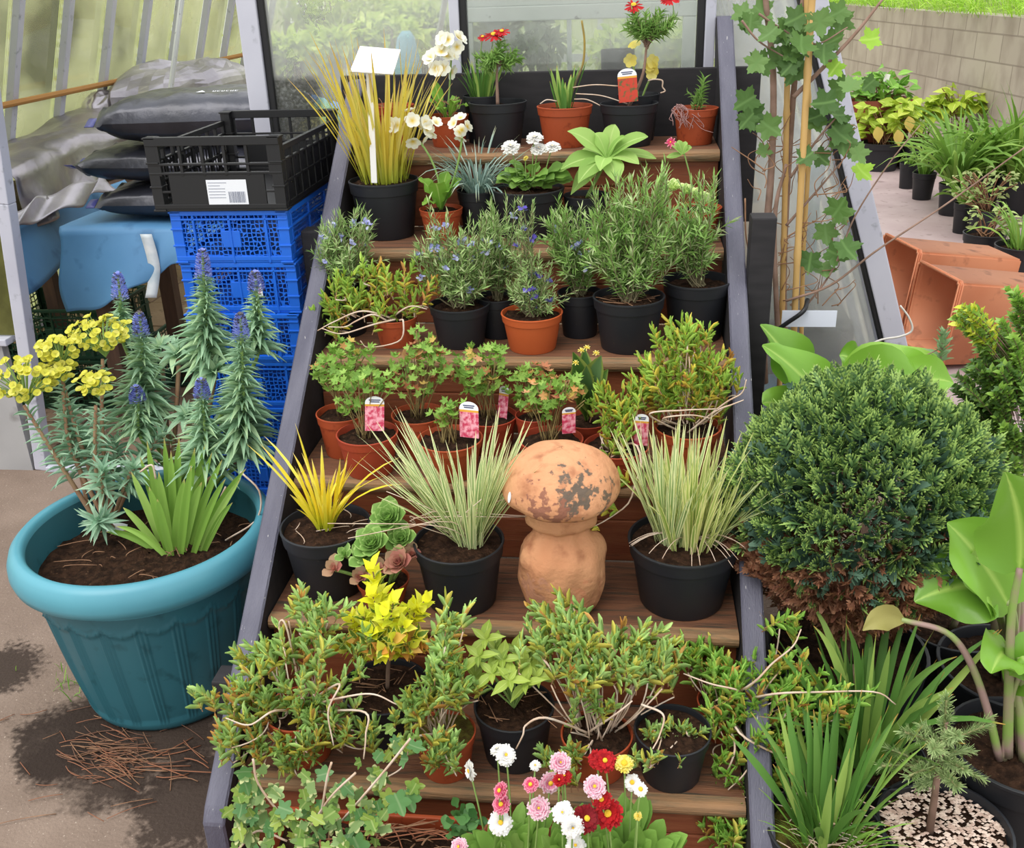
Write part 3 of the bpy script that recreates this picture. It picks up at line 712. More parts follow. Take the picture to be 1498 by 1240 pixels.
T_NEEDLE = Tpl([.5, 1, .1], bend=.35); T_FLESH = Tpl([.7, 1, 1, .3], fold=.5, bend=-.3, nw=3); T_LEAF = Tpl([.15, .8, 1, .7, .04], fold=.25, bend=.5, nw=3)
T_OVAL = Tpl([.1, .75, 1, .85, .4, .03], fold=.2, bend=.3, nw=3); T_LANCE = Tpl([.4, .9, 1, .8, .45, .03], fold=.25, bend=.6, nw=3); T_SPOON = Tpl([.25, .4, .85, 1.05, .8, .1], fold=.3, bend=-.5, nw=3)
T_PETAL = Tpl([.3, .8, 1, .6], fold=-.1, bend=.2); T_GER = FanTpl(maple(5, .5, .22), cup=.8); T_IVY = FanTpl(maple(5, .42, .0), cup=.25); T_MAL = FanTpl(maple(5, .42, .12), cup=.5)


m_rostem = mat('rosemary_twig', '#6f6a4c', .8, col2='#84795c', scale=40)


def rosemary(p, blobs, n, per=58, L=.023, mats=None, nfl=0, flm=None, t0=.25, stemm=None):
    mats = mats or m_ros; T = blob_targets(p, blobs, n); mb = MB(); ends = []
    for t in T:
        b = p.rnd(.25); c = b + (t - b) * A([.75, .75, .35]) + RG.normal(0, .008, 3)
        pa = bez(b, c, t, 9); tube(mb, pa, np.linspace(.0022, .0009, 9), 4, 2, cap=False); ln = np.linalg.norm(t - b)
        stem_leaves(mb, pa, int(per * (.5 + ln / .25 * .6)), t0, 1, L, L * .155, 1.05, T_NEEDLE, [0, 0, 0, 1], angend=.35, jit=.4); ends.append(pa)
        for _ in range(2):
            q = along(pa, A([RG.uniform(.35, .85)]))[0][0]; e = q + A([RG.normal(0, .022), RG.normal(0, .022), RG.uniform(.01, .04)]); pb = bez(q, (q + e) / 2 + A([0, 0, -.004]), e, 5); tube(mb, pb, .0008, 4, 2, cap=False); stem_leaves(mb, pb, int(per * .32), .2, 1, L, L * .155, 1.05, T_NEEDLE, [0, 0, 0, 1], angend=.35, jit=.4)
    mb.build('foliage', list(mats) + [stemm or m_rostem], p.root)
    if nfl:
        fb = MB(); q = A([[0, 0, 0.]] * 8); a = RG.uniform(0, 6.28, 8)
        scatter(fb, T_PETAL, q + RG.normal(0, .003, (8, 3)), np.stack([np.cos(a), np.sin(a), RG.uniform(-.3, .8, 8)], 1), RG.normal(size=(8, 3)), RG.uniform(.009, .013, 8), RG.uniform(.006, .009, 8))
        proto = None
        for k in range(nfl):
            e = ends[RG.integers(len(ends))]; pos = along(e, A([RG.uniform(.7, .97)]))[0][0] + RG.normal(0, .004, 3) + A([0, -.006, 0])
            if proto is None: proto = o = fb.build('flower', flm or m_petalb, p.root)
            else: o = proto.copy(); COL.objects.link(o); o.parent = p.root
            o.location = tuple(pos); o.rotation_euler = (RG.uniform(-.6, .6), RG.uniform(-.6, .6), RG.uniform(0, 6.28))


def lampranthus(p, blobs, n, mats=None, L=.026, per=11, wire=20, trails=(), base=None, sl=(.035, .07)):
    """succulent sprawler: wiry stems and short upright shoots of fleshy leaves"""
    mats = list(mats or m_lamp); T = blob_targets(p, blobs, n, .15); mb = MB(); ws = MB()
    for i, t in enumerate(T):
        b = base(t) if base else p.rnd(.5)
        out = unit(A([t[0] - b[0], t[1] - b[1], 0])) if np.linalg.norm(t[:2] - b[:2]) > .01 else A([0, 0, 0.])
        sl_ = RG.uniform(*sl); d = unit(A([RG.normal(0, .35), RG.normal(0, .35), 1.]) + out * .35); s0 = t - d * sl_
        pa = bez(s0, s0 + d * sl_ * .5 + RG.normal(0, .004, 3), t, 5)
        tube(mb, pa, .0012, 4, 3, cap=False)
        k = int(RG.integers(per - 3, per + 4)); mm = np.where(np.arange(k) < k * RG.uniform(.2, .6), RG.choice([0, 1, 1, 2] if RG.uniform() < .5 else [0, 0, 1], k), 0)
        stem_leaves(mb, pa, k, .1, 1, L, L * .118, 1.15, T_FLESH, mm, angend=.3, jit=.35, Lend=L * .95)
        if i % max(1, n // max(1, wire)) == 0:
            pp = bez(b, (b + s0) / 2 + A([RG.normal(0, .02), RG.normal(0, .02), RG.uniform(-.02, .03)]), s0, 8); tube(ws, pp, .0016, 5, 0)
    for tr in trails:                                    # long pale runners given by their course
        pa = smooth_path(tr, 20); tube(ws, pa, np.linspace(.0026, .0013, 20), 5, 0)
    mb.build('foliage', mats + [twig_d], p.root)
    if ws.v: ws.build('runner_stem', twig_m, p.root)


def geranium(p, blobs, n, size=.026, old=.1, mats=None, stems=5):
    T = blob_targets(p, blobs, n, .45); mb = MB()
    nh = RG.normal(0, .6, (n, 3)) + A([0, -.45, 1.0]); D = unit(RG.normal(size=(n, 3)) * A([1, 1, .4]))
    scatter(mb, T_GER, T, D, nh, RG.uniform(.7, 1.25, n) * size, RG.uniform(.8, 1.3, n) * size, (RG.uniform(size=n) < old).astype(int))
    sb = MB()
    for t in T[::max(1, n // (stems * 4))]:
        b = p.rnd(.3); tube(sb, bez(b, b + (t - b) * A([.4, .4, .6]), t, 7), .0011, 4, 0)
    mb.build('foliage', mats or m_ger, p.root); sb.build('stem', mat('geranium_stem', '#7d6a45', .8, col2='#95834f', scale=40) if 'geranium_stem' not in bpy.data.materials else bpy.data.materials['geranium_stem'], p.root)


def clump(p, c, n, L, W, tilt, droop, m, br=.03, name='foliage', az_=None, nseg=6, prof=None):
    """tuft of blades from a local centre"""
    a = RG.uniform(0, 2 * PI, n) if az_ is None else az_; r = br * np.sqrt(RG.uniform(0, 1, n))
    base = A(c) + np.stack([r * np.cos(a), r * np.sin(a), 0 * a], 1); mb = MB()
    blades(mb, base, a, RG.uniform(*tilt, n), RG.uniform(*L, n), RG.uniform(*W, n), RG.uniform(*droop, n), nseg=nseg, prof=prof)
    return mb.build(name, m, p.root)


def broad(mb, mid, W, up, prof, fold=.2, wave=0., wf=7, m=0, cols=7, ph=0., asym=0):
    """wide leaf blade along a midrib path"""
    P = A(mid, float); n = len(P); T = unit(np.gradient(P, axis=0)); ts = np.linspace(0, 1, n)
    w = np.interp(ts, np.linspace(0, 1, len(prof)), prof) * W / 2; U = np.broadcast_to(A(up, float), (n, 3))
    Z = unit(U - (U * T).sum(1, keepdims=True) * T); Y = np.cross(Z, T); G = []
    for s in np.linspace(-1, 1, cols):
        z = abs(s) * w * fold + wave * np.sin(ts * wf + ph + s * 1.5) * s * s * np.minimum(1, w / (W * .3))
        G.append(P + Y * (s * w)[:, None] + Z * z[:, None])
    grid(mb, np.stack(G, 1), m)


def flower_head(parent, loc, axis, size, pm, layers=3, n=26, disc=.3, flat=.35, stem_from=None, name='flower', cm=None):
    """daisy: rings of narrow petals around a domed centre"""
    axis = unit(A(axis, float)); h = A([1., 0, 0]) if abs(axis[0]) < .8 else A([0, 1., 0]); u = unit(np.cross(axis, h)); v = np.cross(axis, u); mb = MB(); R = size / 2
    for k in range(layers):
        a = np.linspace(0, 2 * PI, n, endpoint=False) + k * .3 + RG.normal(0, .06, n); e = -.05 + k * flat + RG.normal(0, .1, n)
        rad = np.cos(a)[:, None] * u + np.sin(a)[:, None] * v; D = np.cos(e)[:, None] * rad + np.sin(e)[:, None] * axis
        Ls = R * (1 - .18 * k) * RG.uniform(.85, 1.05, n); scatter(mb, T_PETAL, rad * R * disc * .5, D, np.broadcast_to(axis, (n, 3)), Ls, R * .28)
    o = mb.build(name, pm, parent, loc=tuple(loc))
    if disc:
        cb = MB(); pr = [(R * disc * math.cos(t), R * disc * .55 * math.sin(t) + R * .12) for t in np.linspace(0, PI / 2 * .97, 5)]
        Rm = np.stack([u, v, axis], 1); lb = MB(); lathe(lb, pr, 12); cb.add(lb.v[0] @ Rm.T, lb.f[0], 0); cb.build('flower_center', cm or m_disc, o)
    return o


def stem_obj(p, a, b, r=.0016, m=None, name='flower_stem', bow=None):
    mb = MB(); a, b = A(a), A(b); c = (a + b) / 2 + (A(bow) if bow is not None else A([RG.normal(0, .006), RG.normal(0, .006), .01])); tube(mb, bez(a, c, b, 8), r, 5); return mb.build(name, m or m_stemg, p.root)


def umbel(p, c, n, r, fs, pm, eye=None):
    """primula head: a cluster of five-petalled flowers, each a flower of its own"""
    for d in unit(in_ball(n, (0, -.35, .25), (1, .8, .9), .9)):
        ax_ = unit(d + A([0, -.5, .2])); h = A([0, 0, 1.]); u = unit(np.cross(ax_, h)); v = np.cross(ax_, u); mb = MB(); k = 5
        a = np.arange(k) * 2 * PI / k + RG.uniform(0, 6); rad = np.cos(a)[:, None] * u + np.sin(a)[:, None] * v
        scatter(mb, Tpl([.22, .7, 1.0, .95, .5], fold=.1, bend=-.2, nw=3), 0 * rad, rad + ax_ * .25, np.broadcast_to(ax_, (k, 3)), fs / 2, fs * .46)
        o = mb.build('flower', pm, p.root, loc=tuple(A(c) + d * r * RG.uniform(.6, 1)))


def plant_tag(name, label, px, py, wpx, hpx, Y, top, pic, band='#e0a23a', group=None):
    """glossy plant label: rounded white top over a flower picture; stands in the soil"""
    c = ay(px, py, Y); s = depth(c) / FPX; w_, h_ = wpx * s, hpx * s
    t = thing(name, label, 'plant label', (c[0], c[1], c[2] - h_ / 2 - .02), group)
    def slab(y0, y1, nm, m, rounded=False, yy=0.):
        pts = [(-w_ / 2, y0), (w_ / 2, y0)]
        if rounded: pts += [(w_ / 2 * math.cos(a), y1 - w_ * .35 + w_ * .35 * math.sin(a)) for a in np.linspace(0, PI, 12)]
        else: pts += [(w_ / 2, y1), (-w_ / 2, y1)]
        k = len(pts); V = A([(x, yy, z) for x, z in pts] + [(x, yy + .0008, z) for x, z in pts]); mb = MB(); mb.add(V, [list(range(k)), list(range(k, 2 * k))[::-1]]); mb.add(V, [[i, i + k, (i + 1) % k + k, (i + 1) % k] for i in range(k)]); return mb.build(nm, m, t, False)
    slab(-.0, h_ * .62 + .02, 'picture_panel', pic); slab(h_ * .62 + .0201, h_ * .70 + .02, 'colour_band', mat(name + '_band', band, .4)); slab(h_ * .7001 + .02, h_ + .02, 'title_panel', top, True)
    mb = MB()
    for i, z in enumerate((.86, .79)): box(mb, (-w_ * (.3 - .05 * i), -.0006, h_ * z + .02 - .0012), (w_ * (.3 - .05 * i), -.0001, h_ * z + .02 + .0012))
    mb.build('printed_title', mat(name + '_print', '#39406a', .5), t, False)
    t.rotation_euler = (RG.uniform(-.15, .1), RG.uniform(-.12, .12), RG.uniform(-.3, .3))
    return t
m_pic_pink = mat('pink_flower_print', '#c93a5e', .35, col2='#f0a9b8', scale=90, lo=.42, hi=.58)
m_pic_red = mat('red_flower_print', '#c43a22', .35, col2='#5d5a2c', scale=80, lo=.5, hi=.62)
m_top = mat('label_title_white', '#eef0f4', .35)
# ================================================================== top step
GT = 'terracotta pots of primroses'
p = Pot('a2', 'potted_primrose', 'tall primrose with a two-tiered cream flower head, potted on the top step', 'potted plant')
mb = MB()
for k in range(6):
    a = k * 1.05 + .2; b = A([.01 * math.cos(a), .01 * math.sin(a), p.sz]); t = b + A([.05 * math.cos(a), .05 * math.sin(a), .03 + .02 * (k % 2)]); broad(mb, bez(b, (b + t) / 2 + A([0, 0, .03]), t, 8), .035, (0, 0, 1), [.2, .4, .8, 1, .8, .1], .1, .006, 14)
broad(mb, bez(p.L(648, 160), p.L(638, 135), p.L(636, 118), 8), .035, (0, -1, .3), [.2, .5, .9, 1, .7, .1], .1, .005, 14)
mb.build('leaves', m_lush, p.root)
dryb = MB()
for k in range(16): b = p.rnd(.4); tube(dryb, bez(b, b + A([RG.normal(0, .02), RG.normal(0, .02), .03]), b + A([RG.normal(0, .03), RG.normal(0, .02), RG.uniform(.03, .06)]), 6), .0012, 4)
dryb.build('withered_stalk', twig_d, p.root)
stem_obj(p, p.L(655, 160), p.L(660, 85), .0028)
umbel(p, p.L(660, 62), 9, .036, .042, m_petalc); umbel(p, p.L(642, 95), 9, .046, .046, m_petalc)

p = Pot('a1', 'plant_pot', 'empty-looking terracotta pot standing behind the tall yellow grass on the top step', 'plant pot')
mb = MB(); a = A([0., .0, 0])
for k in range(5): b = p.rnd(.5); tube(mb, bez(b, b + A([0, 0, .02]), b + A([RG.normal(0, .03), RG.normal(0, .02), RG.uniform(.01, .03)]), 6), .0012, 4)
mb.build('withered_stalk', twig_d, p.root)

p = Pot('c1', 'potted_iris', 'black pot of short dark iris blades, half hidden behind the red marguerite', 'potted plant')
clump(p, (0, 0, p.sz), 34, (.07, .16), (.006, .01), (.05, .5), (-.1, .5), m_dkgreen, .03)
def marguerite(p, trunk, blobs, flowers, n=36):
    sb = MB(); top = A(trunk[-1]); tube(sb, smooth_path(trunk, 12), np.linspace(.0052, .003, 12), 7); T = blob_targets(p, blobs, n, .3); mb = MB()
    for t in T:
        pa = bez(top + RG.normal(0, .004, 3), (top + t) / 2 + A([0, 0, .005]), t, 6); tube(sb, pa, .0012, 4, cap=False)
        stem_leaves(mb, pa, 16, .35, 1, .026, .0042, .9, T_LANCE, 0, angend=.35, jit=.5)
    sb.build('trunk', bark, p.root); mb.build('foliage', m_ros_g[0], p.root)
    for (px, py, sz, dx) in flowers:
        c = p.L(px, py); stem_obj(p, c + A([dx, .01, -.05]), c, .0012); flower_head(p.root, c, (dx * 3, -.5, 1), sz, m_petalr, 1, 20, .3, 0)
p = Pot('c', 'potted_marguerite', 'red-flowered marguerite on one slim trunk in a black pot, left of the aloe-like plant', 'potted plant')
marguerite(p, [(0, 0, p.sz), p.L(727, 120), p.L(727, 95)], [(728, 84, 34, 20), (745, 85, 18, 12), (715, 88, 18, 10)], [(722, 51, .05, -.01), (734, 46, .04, .01), (706, 54, .03, -.01)], 34)

p = Pot('d', 'potted_iris', 'terracotta pot of stubby green blades with one tall bent dark stalk', 'potted plant')
clump(p, (0, 0, p.sz), 16, (.06, .13), (.010, .015), (.05, .35), (-.1, .2), m_dkgreen, .02)
mb = MB(); tube(mb, smooth_path([p.L(833, 145), p.L(843, 118), p.L(853, 92), p.L(855, 60), p.L(851, 30)], 24), np.linspace(.004, .003, 24), 6); mb.build('stalk', mat('dark_stalk', '#4d4c3c', .7, col2='#a58c3c', scale=9), p.root)
mb = MB()
for tr in ([(838, 128), (870, 124), (905, 126)], [(842, 137), (880, 140), (918, 152)], [(840, 145), (860, 146), (885, 158)], [(815, 148), (800, 146), (790, 152)]): tube(mb, smooth_path([p.L(x, y, -.01) for x, y in tr], 12), .0016, 5)
mb.build('dry_blade', twig_m, p.root)

p = Pot('e1', 'potted_primrose', 'black pot with a pale yellow primrose, behind the tall red marguerite', 'potted plant')
stem_obj(p, (0, 0, p.sz), p.L(925, 90), .003); stem_obj(p, (0.01, 0, p.sz), p.L(957, 105), .003)
for (x, y) in ((927, 61), (922, 88), (953, 90), (960, 100), (955, 107), (947, 97)): umbel(p, p.L(x, y, -.03), 1, .002, .04, m_petaly)
mb = MB(); tube(mb, smooth_path([p.L(948, 118, -.06), p.L(958, 116, -.06), p.L(969, 118, -.06), p.L(969, 127, -.06), p.L(973, 133, -.06), p.L(966, 136, -.06)], 20), .002, 5); mb.build('dry_stalk', twig_m, p.root)
p = Pot('e', 'potted_marguerite', 'tallest marguerite, red daisies at the very top, in a black pot by the orange label', 'potted plant')
marguerite(p, [(0, 0, p.sz), p.L(940, 110), p.L(946, 66)], [(945, 34, 30, 18), (966, 32, 22, 18), (925, 32, 16, 12), (975, 42, 12, 10)], [(927, 8, .05, -.015), (980, -2, .05, .01)], 40)
plant_tag('plant_label', 'red and white plant label in the black pot of the tallest marguerite', 920, 119, 28, 36, p.b[1] - .03, m_top, m_pic_red)

p = Pot('f', 'potted_seedling', 'small terracotta pot at the right end of the top step, with dangling dry roots', 'potted plant')
mb = MB(); pa = bez((0, 0, p.sz), p.L(1026, 140), p.L(1029, 120), 8); tube(mb, pa, .0016, 4, 1)
stem_leaves(mb, pa, 46, .2, 1, .03, .0042, .8, T_LANCE, 0, angend=.4)
for k in range(5): b = p.rnd(.4); pa = bez(b, b + A([RG.normal(0, .01), 0, .02]), b + A([RG.normal(0, .02), 0, .045]), 6); stem_leaves(mb, pa, 16, .1, 1, .02, .0035, .8, T_LANCE, 0, angend=.4)
mb.build('foliage', [m_ros_g[0], m_stemg], p.root)
mb = MB()
for k in range(26):
    s0 = p.L(RG.uniform(985, 1000), RG.uniform(152, 158), -.05); P0 = [s0]
    for j in range(4): P0.append(P0[-1] + A([RG.normal(.008, .012), RG.normal(-.004, .006), -RG.uniform(.004, .02)]))
    tube(mb, smooth_path(P0, 12), .0008, 4)
mb.build('dry_roots', mat('pinkish_dry_root', '#a5807c', .8), p.root)

# ================================================================== fifth step
p = Pot('g', 'potted_grass', 'large black pot of tall yellow grass with brown tips, white sign in front', 'potted plant', soil_at=.93)
clump(p, (0, .01, p.sz), 120, (.18, .40), (.006, .010), (.02, .42), (-.1, .5), m_yel_old, p.D * .34)
gP = p
p = Pot('h', 'potted_primrose', 'small terracotta pot of crinkled primrose leaves and cream flower heads, beside the tall yellow grass', 'potted plant', group=GT)
mb = MB()
for (x, y, w_, dy) in ((612, 262, .05, -.02), (668, 272, .055, -.04), (655, 250, .04, .02), (637, 268, .05, -.06), (618, 300, .03, -.05), (676, 262, .04, 0)):
    b = A([0, 0, p.sz]); t = p.L(x, y, dy); broad(mb, bez(b, b * .5 + t * .5 + A([0, 0, .035]), t, 10), w_, (0, -.35, 1), [.15, .3, .7, 1, 1, .75, .1], .12, .006, 16)
mb.build('leaves', m_lush, p.root)
stem_obj(p, (0, 0, p.sz), p.L(612, 205), .003, bow=(.035, 0, .02)); stem_obj(p, (0, 0, p.sz), p.L(676, 200), .003, bow=(.02, 0, .0))
umbel(p, p.L(600, 188), 10, .05, .044, m_petalc); umbel(p, p.L(676, 187), 6, .028, .036, m_petalc); umbel(p, p.L(633, 185), 3, .02, .034, m_petalc)

p = Pot('i', 'potted_grass', 'black pot with a fountain of thin blue-grey blades, between primrose and white daisies', 'potted plant')
clump(p, (0, 0, p.sz), 150, (.08, .20), (.003, .005), (.05, .8), (.3, 2.4), m_blue, .03)
m_bel = leafmat('daisy_leaf', ['#73994a', '#82a856', '#668c40', '#94b468'], rough=.55, trans=.3)
def bellis(p, leafblobs, heads, n=40, leaf=.05):
    mb = MB()
    for t in blob_targets(p, leafblobs, n, .3):
        b = p.rnd(.2) if p.h else A([t[0] * .8, t[1] * .8, 0.02]); b = b + (t - b) * .4; o_ = unit(A([t[0], t[1] - .02, 0.]) + RG.normal(0, .01, 3)) * leaf * .35; t = t + o_ - A([0, 0, .01]); broad(mb, bez(b, b * .4 + t * .6 + A([0, 0, .02]), t, 8), leaf * RG.uniform(.42, .6), (0, -.5, 1), [.2, .3, .6, .95, 1, .75, .1], .15, .004, 9)
    mb.build('leaves', m_bel, p.root)
    for hd in heads:
        x, y, sz, pm, disc = hd[:5]; axd = hd[5] if len(hd) > 5 else (RG.normal(0, .25), -.55, .8); c = p.L(x, y, hd[6] if len(hd) > 6 else -.03)
        b = A([c[0] * .55, c[1] * .6, p.sz + .01]) if p.h else A([c[0] * .8, c[1] * .7 + .01, max(.02, c[2] - .09)])
        stem_obj(p, b, c, .0016); flower_head(p.root, c, axd, sz * p.sc, pm, 5 if disc < .25 else 3, 34, disc * .8, .30)
p = Pot('j', 'potted_daisy', 'wide black pot of white double daisies on thin stalks above rounded leaves', 'potted plant', soil_at=.92)
bellis(p, [(785, 250, 45, 20), (760, 262, 25, 10)], [(747, 214, 28, m_petalw, .12, (0, -.5, 1)), (782, 201, 25, m_petalw, .12, (0, -.5, 1)), (788, 217, 24, m_petalw, .12, (0, -.5, 1)), (808, 214, 24, m_petalw, .12, (0, -.5, 1)), (769, 231, 8, m_petaly, .2)], 50, .07)

p = Pot('k', 'potted_foxglove', 'light green big-leaved rosette plant in a black pot, right of the white daisies', 'potted plant')
mb = MB(); c0 = p.L(888, 232)
for (x, y, w_, dy, ux) in ((830, 192, .06, -.02, 0), (820, 248, .055, -.06, 0), (846, 268, .055, -.1, 0), (900, 182, .05, .02, .3), (948, 200, .06, -.02, .3), (870, 195, .04, .0, 0), (935, 240, .05, -.05, 0), (903, 268, .06, -.1, 0), (878, 250, .045, -.1, 0), (960, 232, .045, .02, .2), (845, 224, .04, .04, 0), (915, 200, .03, -.02, 0), (835, 285, .05, -.03, 0)):
    t = p.L(x, y, dy); broad(mb, bez(c0, (c0 + t) / 2 + A([0, 0, .025]), t, 12), w_, (0, -.6, 1), [.35, .4, .7, .95, 1, .85, .5, .04], .22, .004, 6)
mb.build('leaves', m_sage, p.root); stem_obj(p, (0, 0, p.sz), c0, .005, name='stem')

p = Pot('l', 'potted_succulent', 'terracotta pot at the right end of the fifth step, pale rosettes and one pink bud', 'potted plant')
mb = MB()
def rosette(mb, c, r, n, up, tp=T_SPOON, m=0, wf=.55, flat=(.15, 1.2)):
    up = unit(A(up, float)); h = A([1., 0, 0]) if abs(up[0]) < .8 else A([0, 1., 0]); u = unit(np.cross(up, h)); v = np.cross(up, u); k = np.arange(n); a = k * 2.39996; e = np.linspace(flat[0], flat[1], n); L = r * np.linspace(1, .5, n)
    rad = np.cos(a)[:, None] * u + np.sin(a)[:, None] * v; D = np.cos(e)[:, None] * rad + np.sin(e)[:, None] * up
    scatter(mb, tp, A(c) + 0 * D, D, np.broadcast_to(up, (n, 3)), L, L * wf, m)
for (x, y, r) in ((985, 278, .035), (1004, 283, .03), (1020, 288, .028), (970, 290, .03), (1035, 294, .025)): rosette(mb, p.L(x, y, -.03), r, 18, (0, -.5, 1))
m_suc = leafmat('pale_succulent', ['#a9c47c', '#9cb96e', '#b9d08f'], edge='#d9e2b4', rough=.45, trans=.15)
mb.build('rosette', m_suc, p.root)
stem_obj(p, (0, 0, p.sz), p.L(1000, 222), .002); mb = MB()
for (x, y) in ((980, 212), (990, 208), (975, 230), (1006, 210), (1012, 216)): broad(mb, bez(p.L(998, 225), p.L((x + 998) / 2, y - 2), p.L(x, y), 6), .022, (0, -.7, 1), [.3, .8, 1, .8, .2])
mb.build('leaves', m_sage, p.root); flower_head(p.root, p.L(981, 208, -.02), (-.2, -.8, .4), .028, m_petalh, 2, 8, .15, .5)
tb = MB(); tube(tb, smooth_path([p.L(1040, 320, -.03), p.L(1050, 340, -.05), p.L(1035, 345, -.06), p.L(1048, 350, -.05), p.L(1058, 335, -.04)], 20), .001, 4); tb.build('dry_roots', bark, p.root)
# white name sign stuck in the big yellow grass pot
b = gP.W(547, 262, -gP.D * .43); S_ = thing('name_sign', 'blank white plastic sign with a slanted board, in the tall yellow grass', 'sign', b)
mb = MB(); s = depth(b) / FPX; top = ay(540, 106, b[1] - .02) - b; pole(mb, (0, 0, -.01), top, .016, .0035); mb.build('post', white_pl, S_, False)
mb = MB(); q = [ay(x, y, b[1] + dy) - b for x, y, dy in ((512, 105, -.05), (575, 109, -.05), (586, 73, .0), (527, 68, .0))]; q = A(q); nn = unit(np.cross(q[1] - q[0], q[3] - q[0])) * .0018
mb.add(np.concatenate([q - nn, q + nn]), [[0, 1, 2, 3], [7, 6, 5, 4], [0, 4, 5, 1], [1, 5, 6, 2], [2, 6, 7, 3], [3, 7, 4, 0]]); mb.build('board', white_pl, S_, False)

# ================================================================== fourth step: rosemaries
GR = 'rosemary pots on the fourth step'
p = Pot('m', 'potted_rosemary', 'bushy rosemary with pale lilac flowers at the left end, leaning over the navy stringer', 'potted plant', GR)
rosemary(p, [(505, 340, 42, 38), (480, 355, 18, 30), (520, 320, 30, 25)], 44, per=40, nfl=14)
p = Pot('p', 'potted_rosemary', 'narrow black pot of upright rosemary behind the orange terracotta pot', 'potted plant', GR)
rosemary(p, [(735, 335, 30, 50), (715, 350, 22, 40), (700, 345, 16, 22)], 34, nfl=6)
p = Pot('o', 'potted_rosemary', 'rosemary with lilac flowers in a clean black pot right of the yellowing trailer', 'potted plant', GR)
rosemary(p, [(668, 375, 52, 48), (640, 320, 22, 35), (700, 350, 30, 35), (615, 370, 14, 20)], 56, per=42, nfl=22)
p = Pot('q', 'potted_rosemary', 'violet-flowered lavender-like rosemary in the only bright orange terracotta pot', 'potted plant', GR)
rosemary(p, [(775, 405, 34, 35), (770, 335, 22, 50), (800, 425, 24, 22), (755, 420, 22, 20)], 46, per=46, L=.017, nfl=14, flm=m_petalv)
p = Pot('r', 'potted_rosemary', 'black pot of tangled rosemary squeezed between orange pot and the biggest rosemary', 'potted plant', GR)
rosemary(p, [(832, 330, 34, 40), (850, 370, 28, 35), (815, 310, 18, 25)], 36, mats=m_ros_g, nfl=8)
p = Pot('t', 'potted_rosemary', 'tall loose rosemary in the black pot against the right navy stringer', 'potted plant', GR)
rosemary(p, [(1010, 300, 40, 60), (1035, 260, 25, 40), (990, 340, 30, 30), (1030, 355, 22, 20)], 40, per=40, L=.026, mats=m_ros_g)
p = Pot('s', 'potted_rosemary', 'biggest rosemary, dense and upright, in a large black pot', 'potted plant', GR)
rosemary(p, [(915, 340, 55, 55), (935, 280, 48, 45), (880, 300, 28, 40), (965, 340, 38, 40), (900, 390, 50, 20), (960, 260, 22, 40)], 84, per=44, L=.026, mats=m_ros_g)
mb = MB(); s0 = p.D * .4
for k in range(16): b = p.rnd(.7); tube(mb, [b, b + A([RG.normal(0, .03), RG.normal(0, .02), .006])], .001, 4)
tag(mb.build('leaf_litter', twig_d, p.root), kind='stuff')
p = Pot('n', 'potted_lampranthus', 'yellowing fleshy trailer with bare pale runners spilling left from a terracotta pot', 'potted plant')
lampranthus(p, [(490, 430, 32, 36, -.02), (560, 425, 45, 34, -.01), (620, 410, 38, 30, -.02), (475, 465, 24, 16, -.03), (540, 400, 20, 22), (495, 400, 14, 30, -.02)], 74, mats=m_lamp_y, L=.025, base=lambda t: A([max(t[0], -.12) if t[0] < 0 else t[0] * .6, t[1] * .5, max(.03, t[2] - .06)]), wire=14,
            trails=[[(.0, -.03, p.h + .004), p.L(530, 455, -.06), p.L(490, 470, -.07), p.L(462, 485, -.07)], [(.01, -.04, p.h + .004), p.L(545, 475, -.07), p.L(500, 488, -.08), p.L(470, 480, -.08)], [(.02, -.04, p.h + .002), p.L(590, 470, -.07), p.L(585, 498, -.08), p.L(540, 508, -.08), p.L(527, 498, -.08)],
                    [(.0, -.02, p.h + .006), p.L(600, 448, -.05), p.L(625, 452, -.05)], [(-.01, -.04, p.h), p.L(545, 460, -.06), p.L(520, 470, -.07), p.L(505, 478, -.07), p.L(480, 478, -.08)]])
# ================================================================== third step: geraniums
p = Pot('u', 'potted_geranium', 'leafy geranium in the terracotta pot at the left end of the third step', 'potted plant')
geranium(p, [(500, 540, 40, 38), (515, 520, 32, 22), (475, 545, 16, 24)], 150, .027)
p = Pot('w', 'potted_geranium', 'dull green geranium with tawny leaves in a rear terracotta pot above the pale grass', 'potted plant')
geranium(p, [(610, 545, 42, 36), (625, 520, 24, 22), (615, 490, 14, 14), (645, 530, 14, 28)], 150, .025, .22)
p = Pot('y', 'potted_geranium', 'bright geranium in a rear pot with a pink label at its right side', 'potted plant')
geranium(p, [(700, 540, 40, 32), (715, 520, 26, 18), (690, 560, 24, 20)], 125, .027, .1)
plant_tag('plant_label', 'narrow pink plant label edge-on behind the bright rear geranium', 733, 584, 15, 38, p.b[1] + .0, m_top, m_pic_pink)
p = Pot('z', 'potted_geranium', 'half-hidden geranium in a small rear pot, just up and left of the mushroom cap', 'potted plant')
geranium(p, [(765, 565, 20, 28), (790, 548, 28, 18)], 70, .026, .2)
p = Pot('bb', 'potted_cyclamen', 'dark crinkled leafy plant with tiny cream buds, rear pot before the big black pots', 'potted plant')
mb = MB()
for (x, y, w_, dy) in ((838, 515, .06, -.04), (880, 520, .06, -.03), (855, 510, .05, .03), (848, 560, .05, -.06), (830, 545, .04, -.03), (870, 550, .05, -.05), (890, 540, .04, 0), (858, 535, .05, -.05), (868, 580, .045, -.06)):
    t = p.L(x, y, dy); b = A([0, 0, p.sz]); broad(mb, bez(b, (b + t) / 2 + A([0, 0, .03]), t, 10), w_, (0, -.6, 1), [.1, .3, .8, 1, .9, .5, .05], .45, .007, 15)
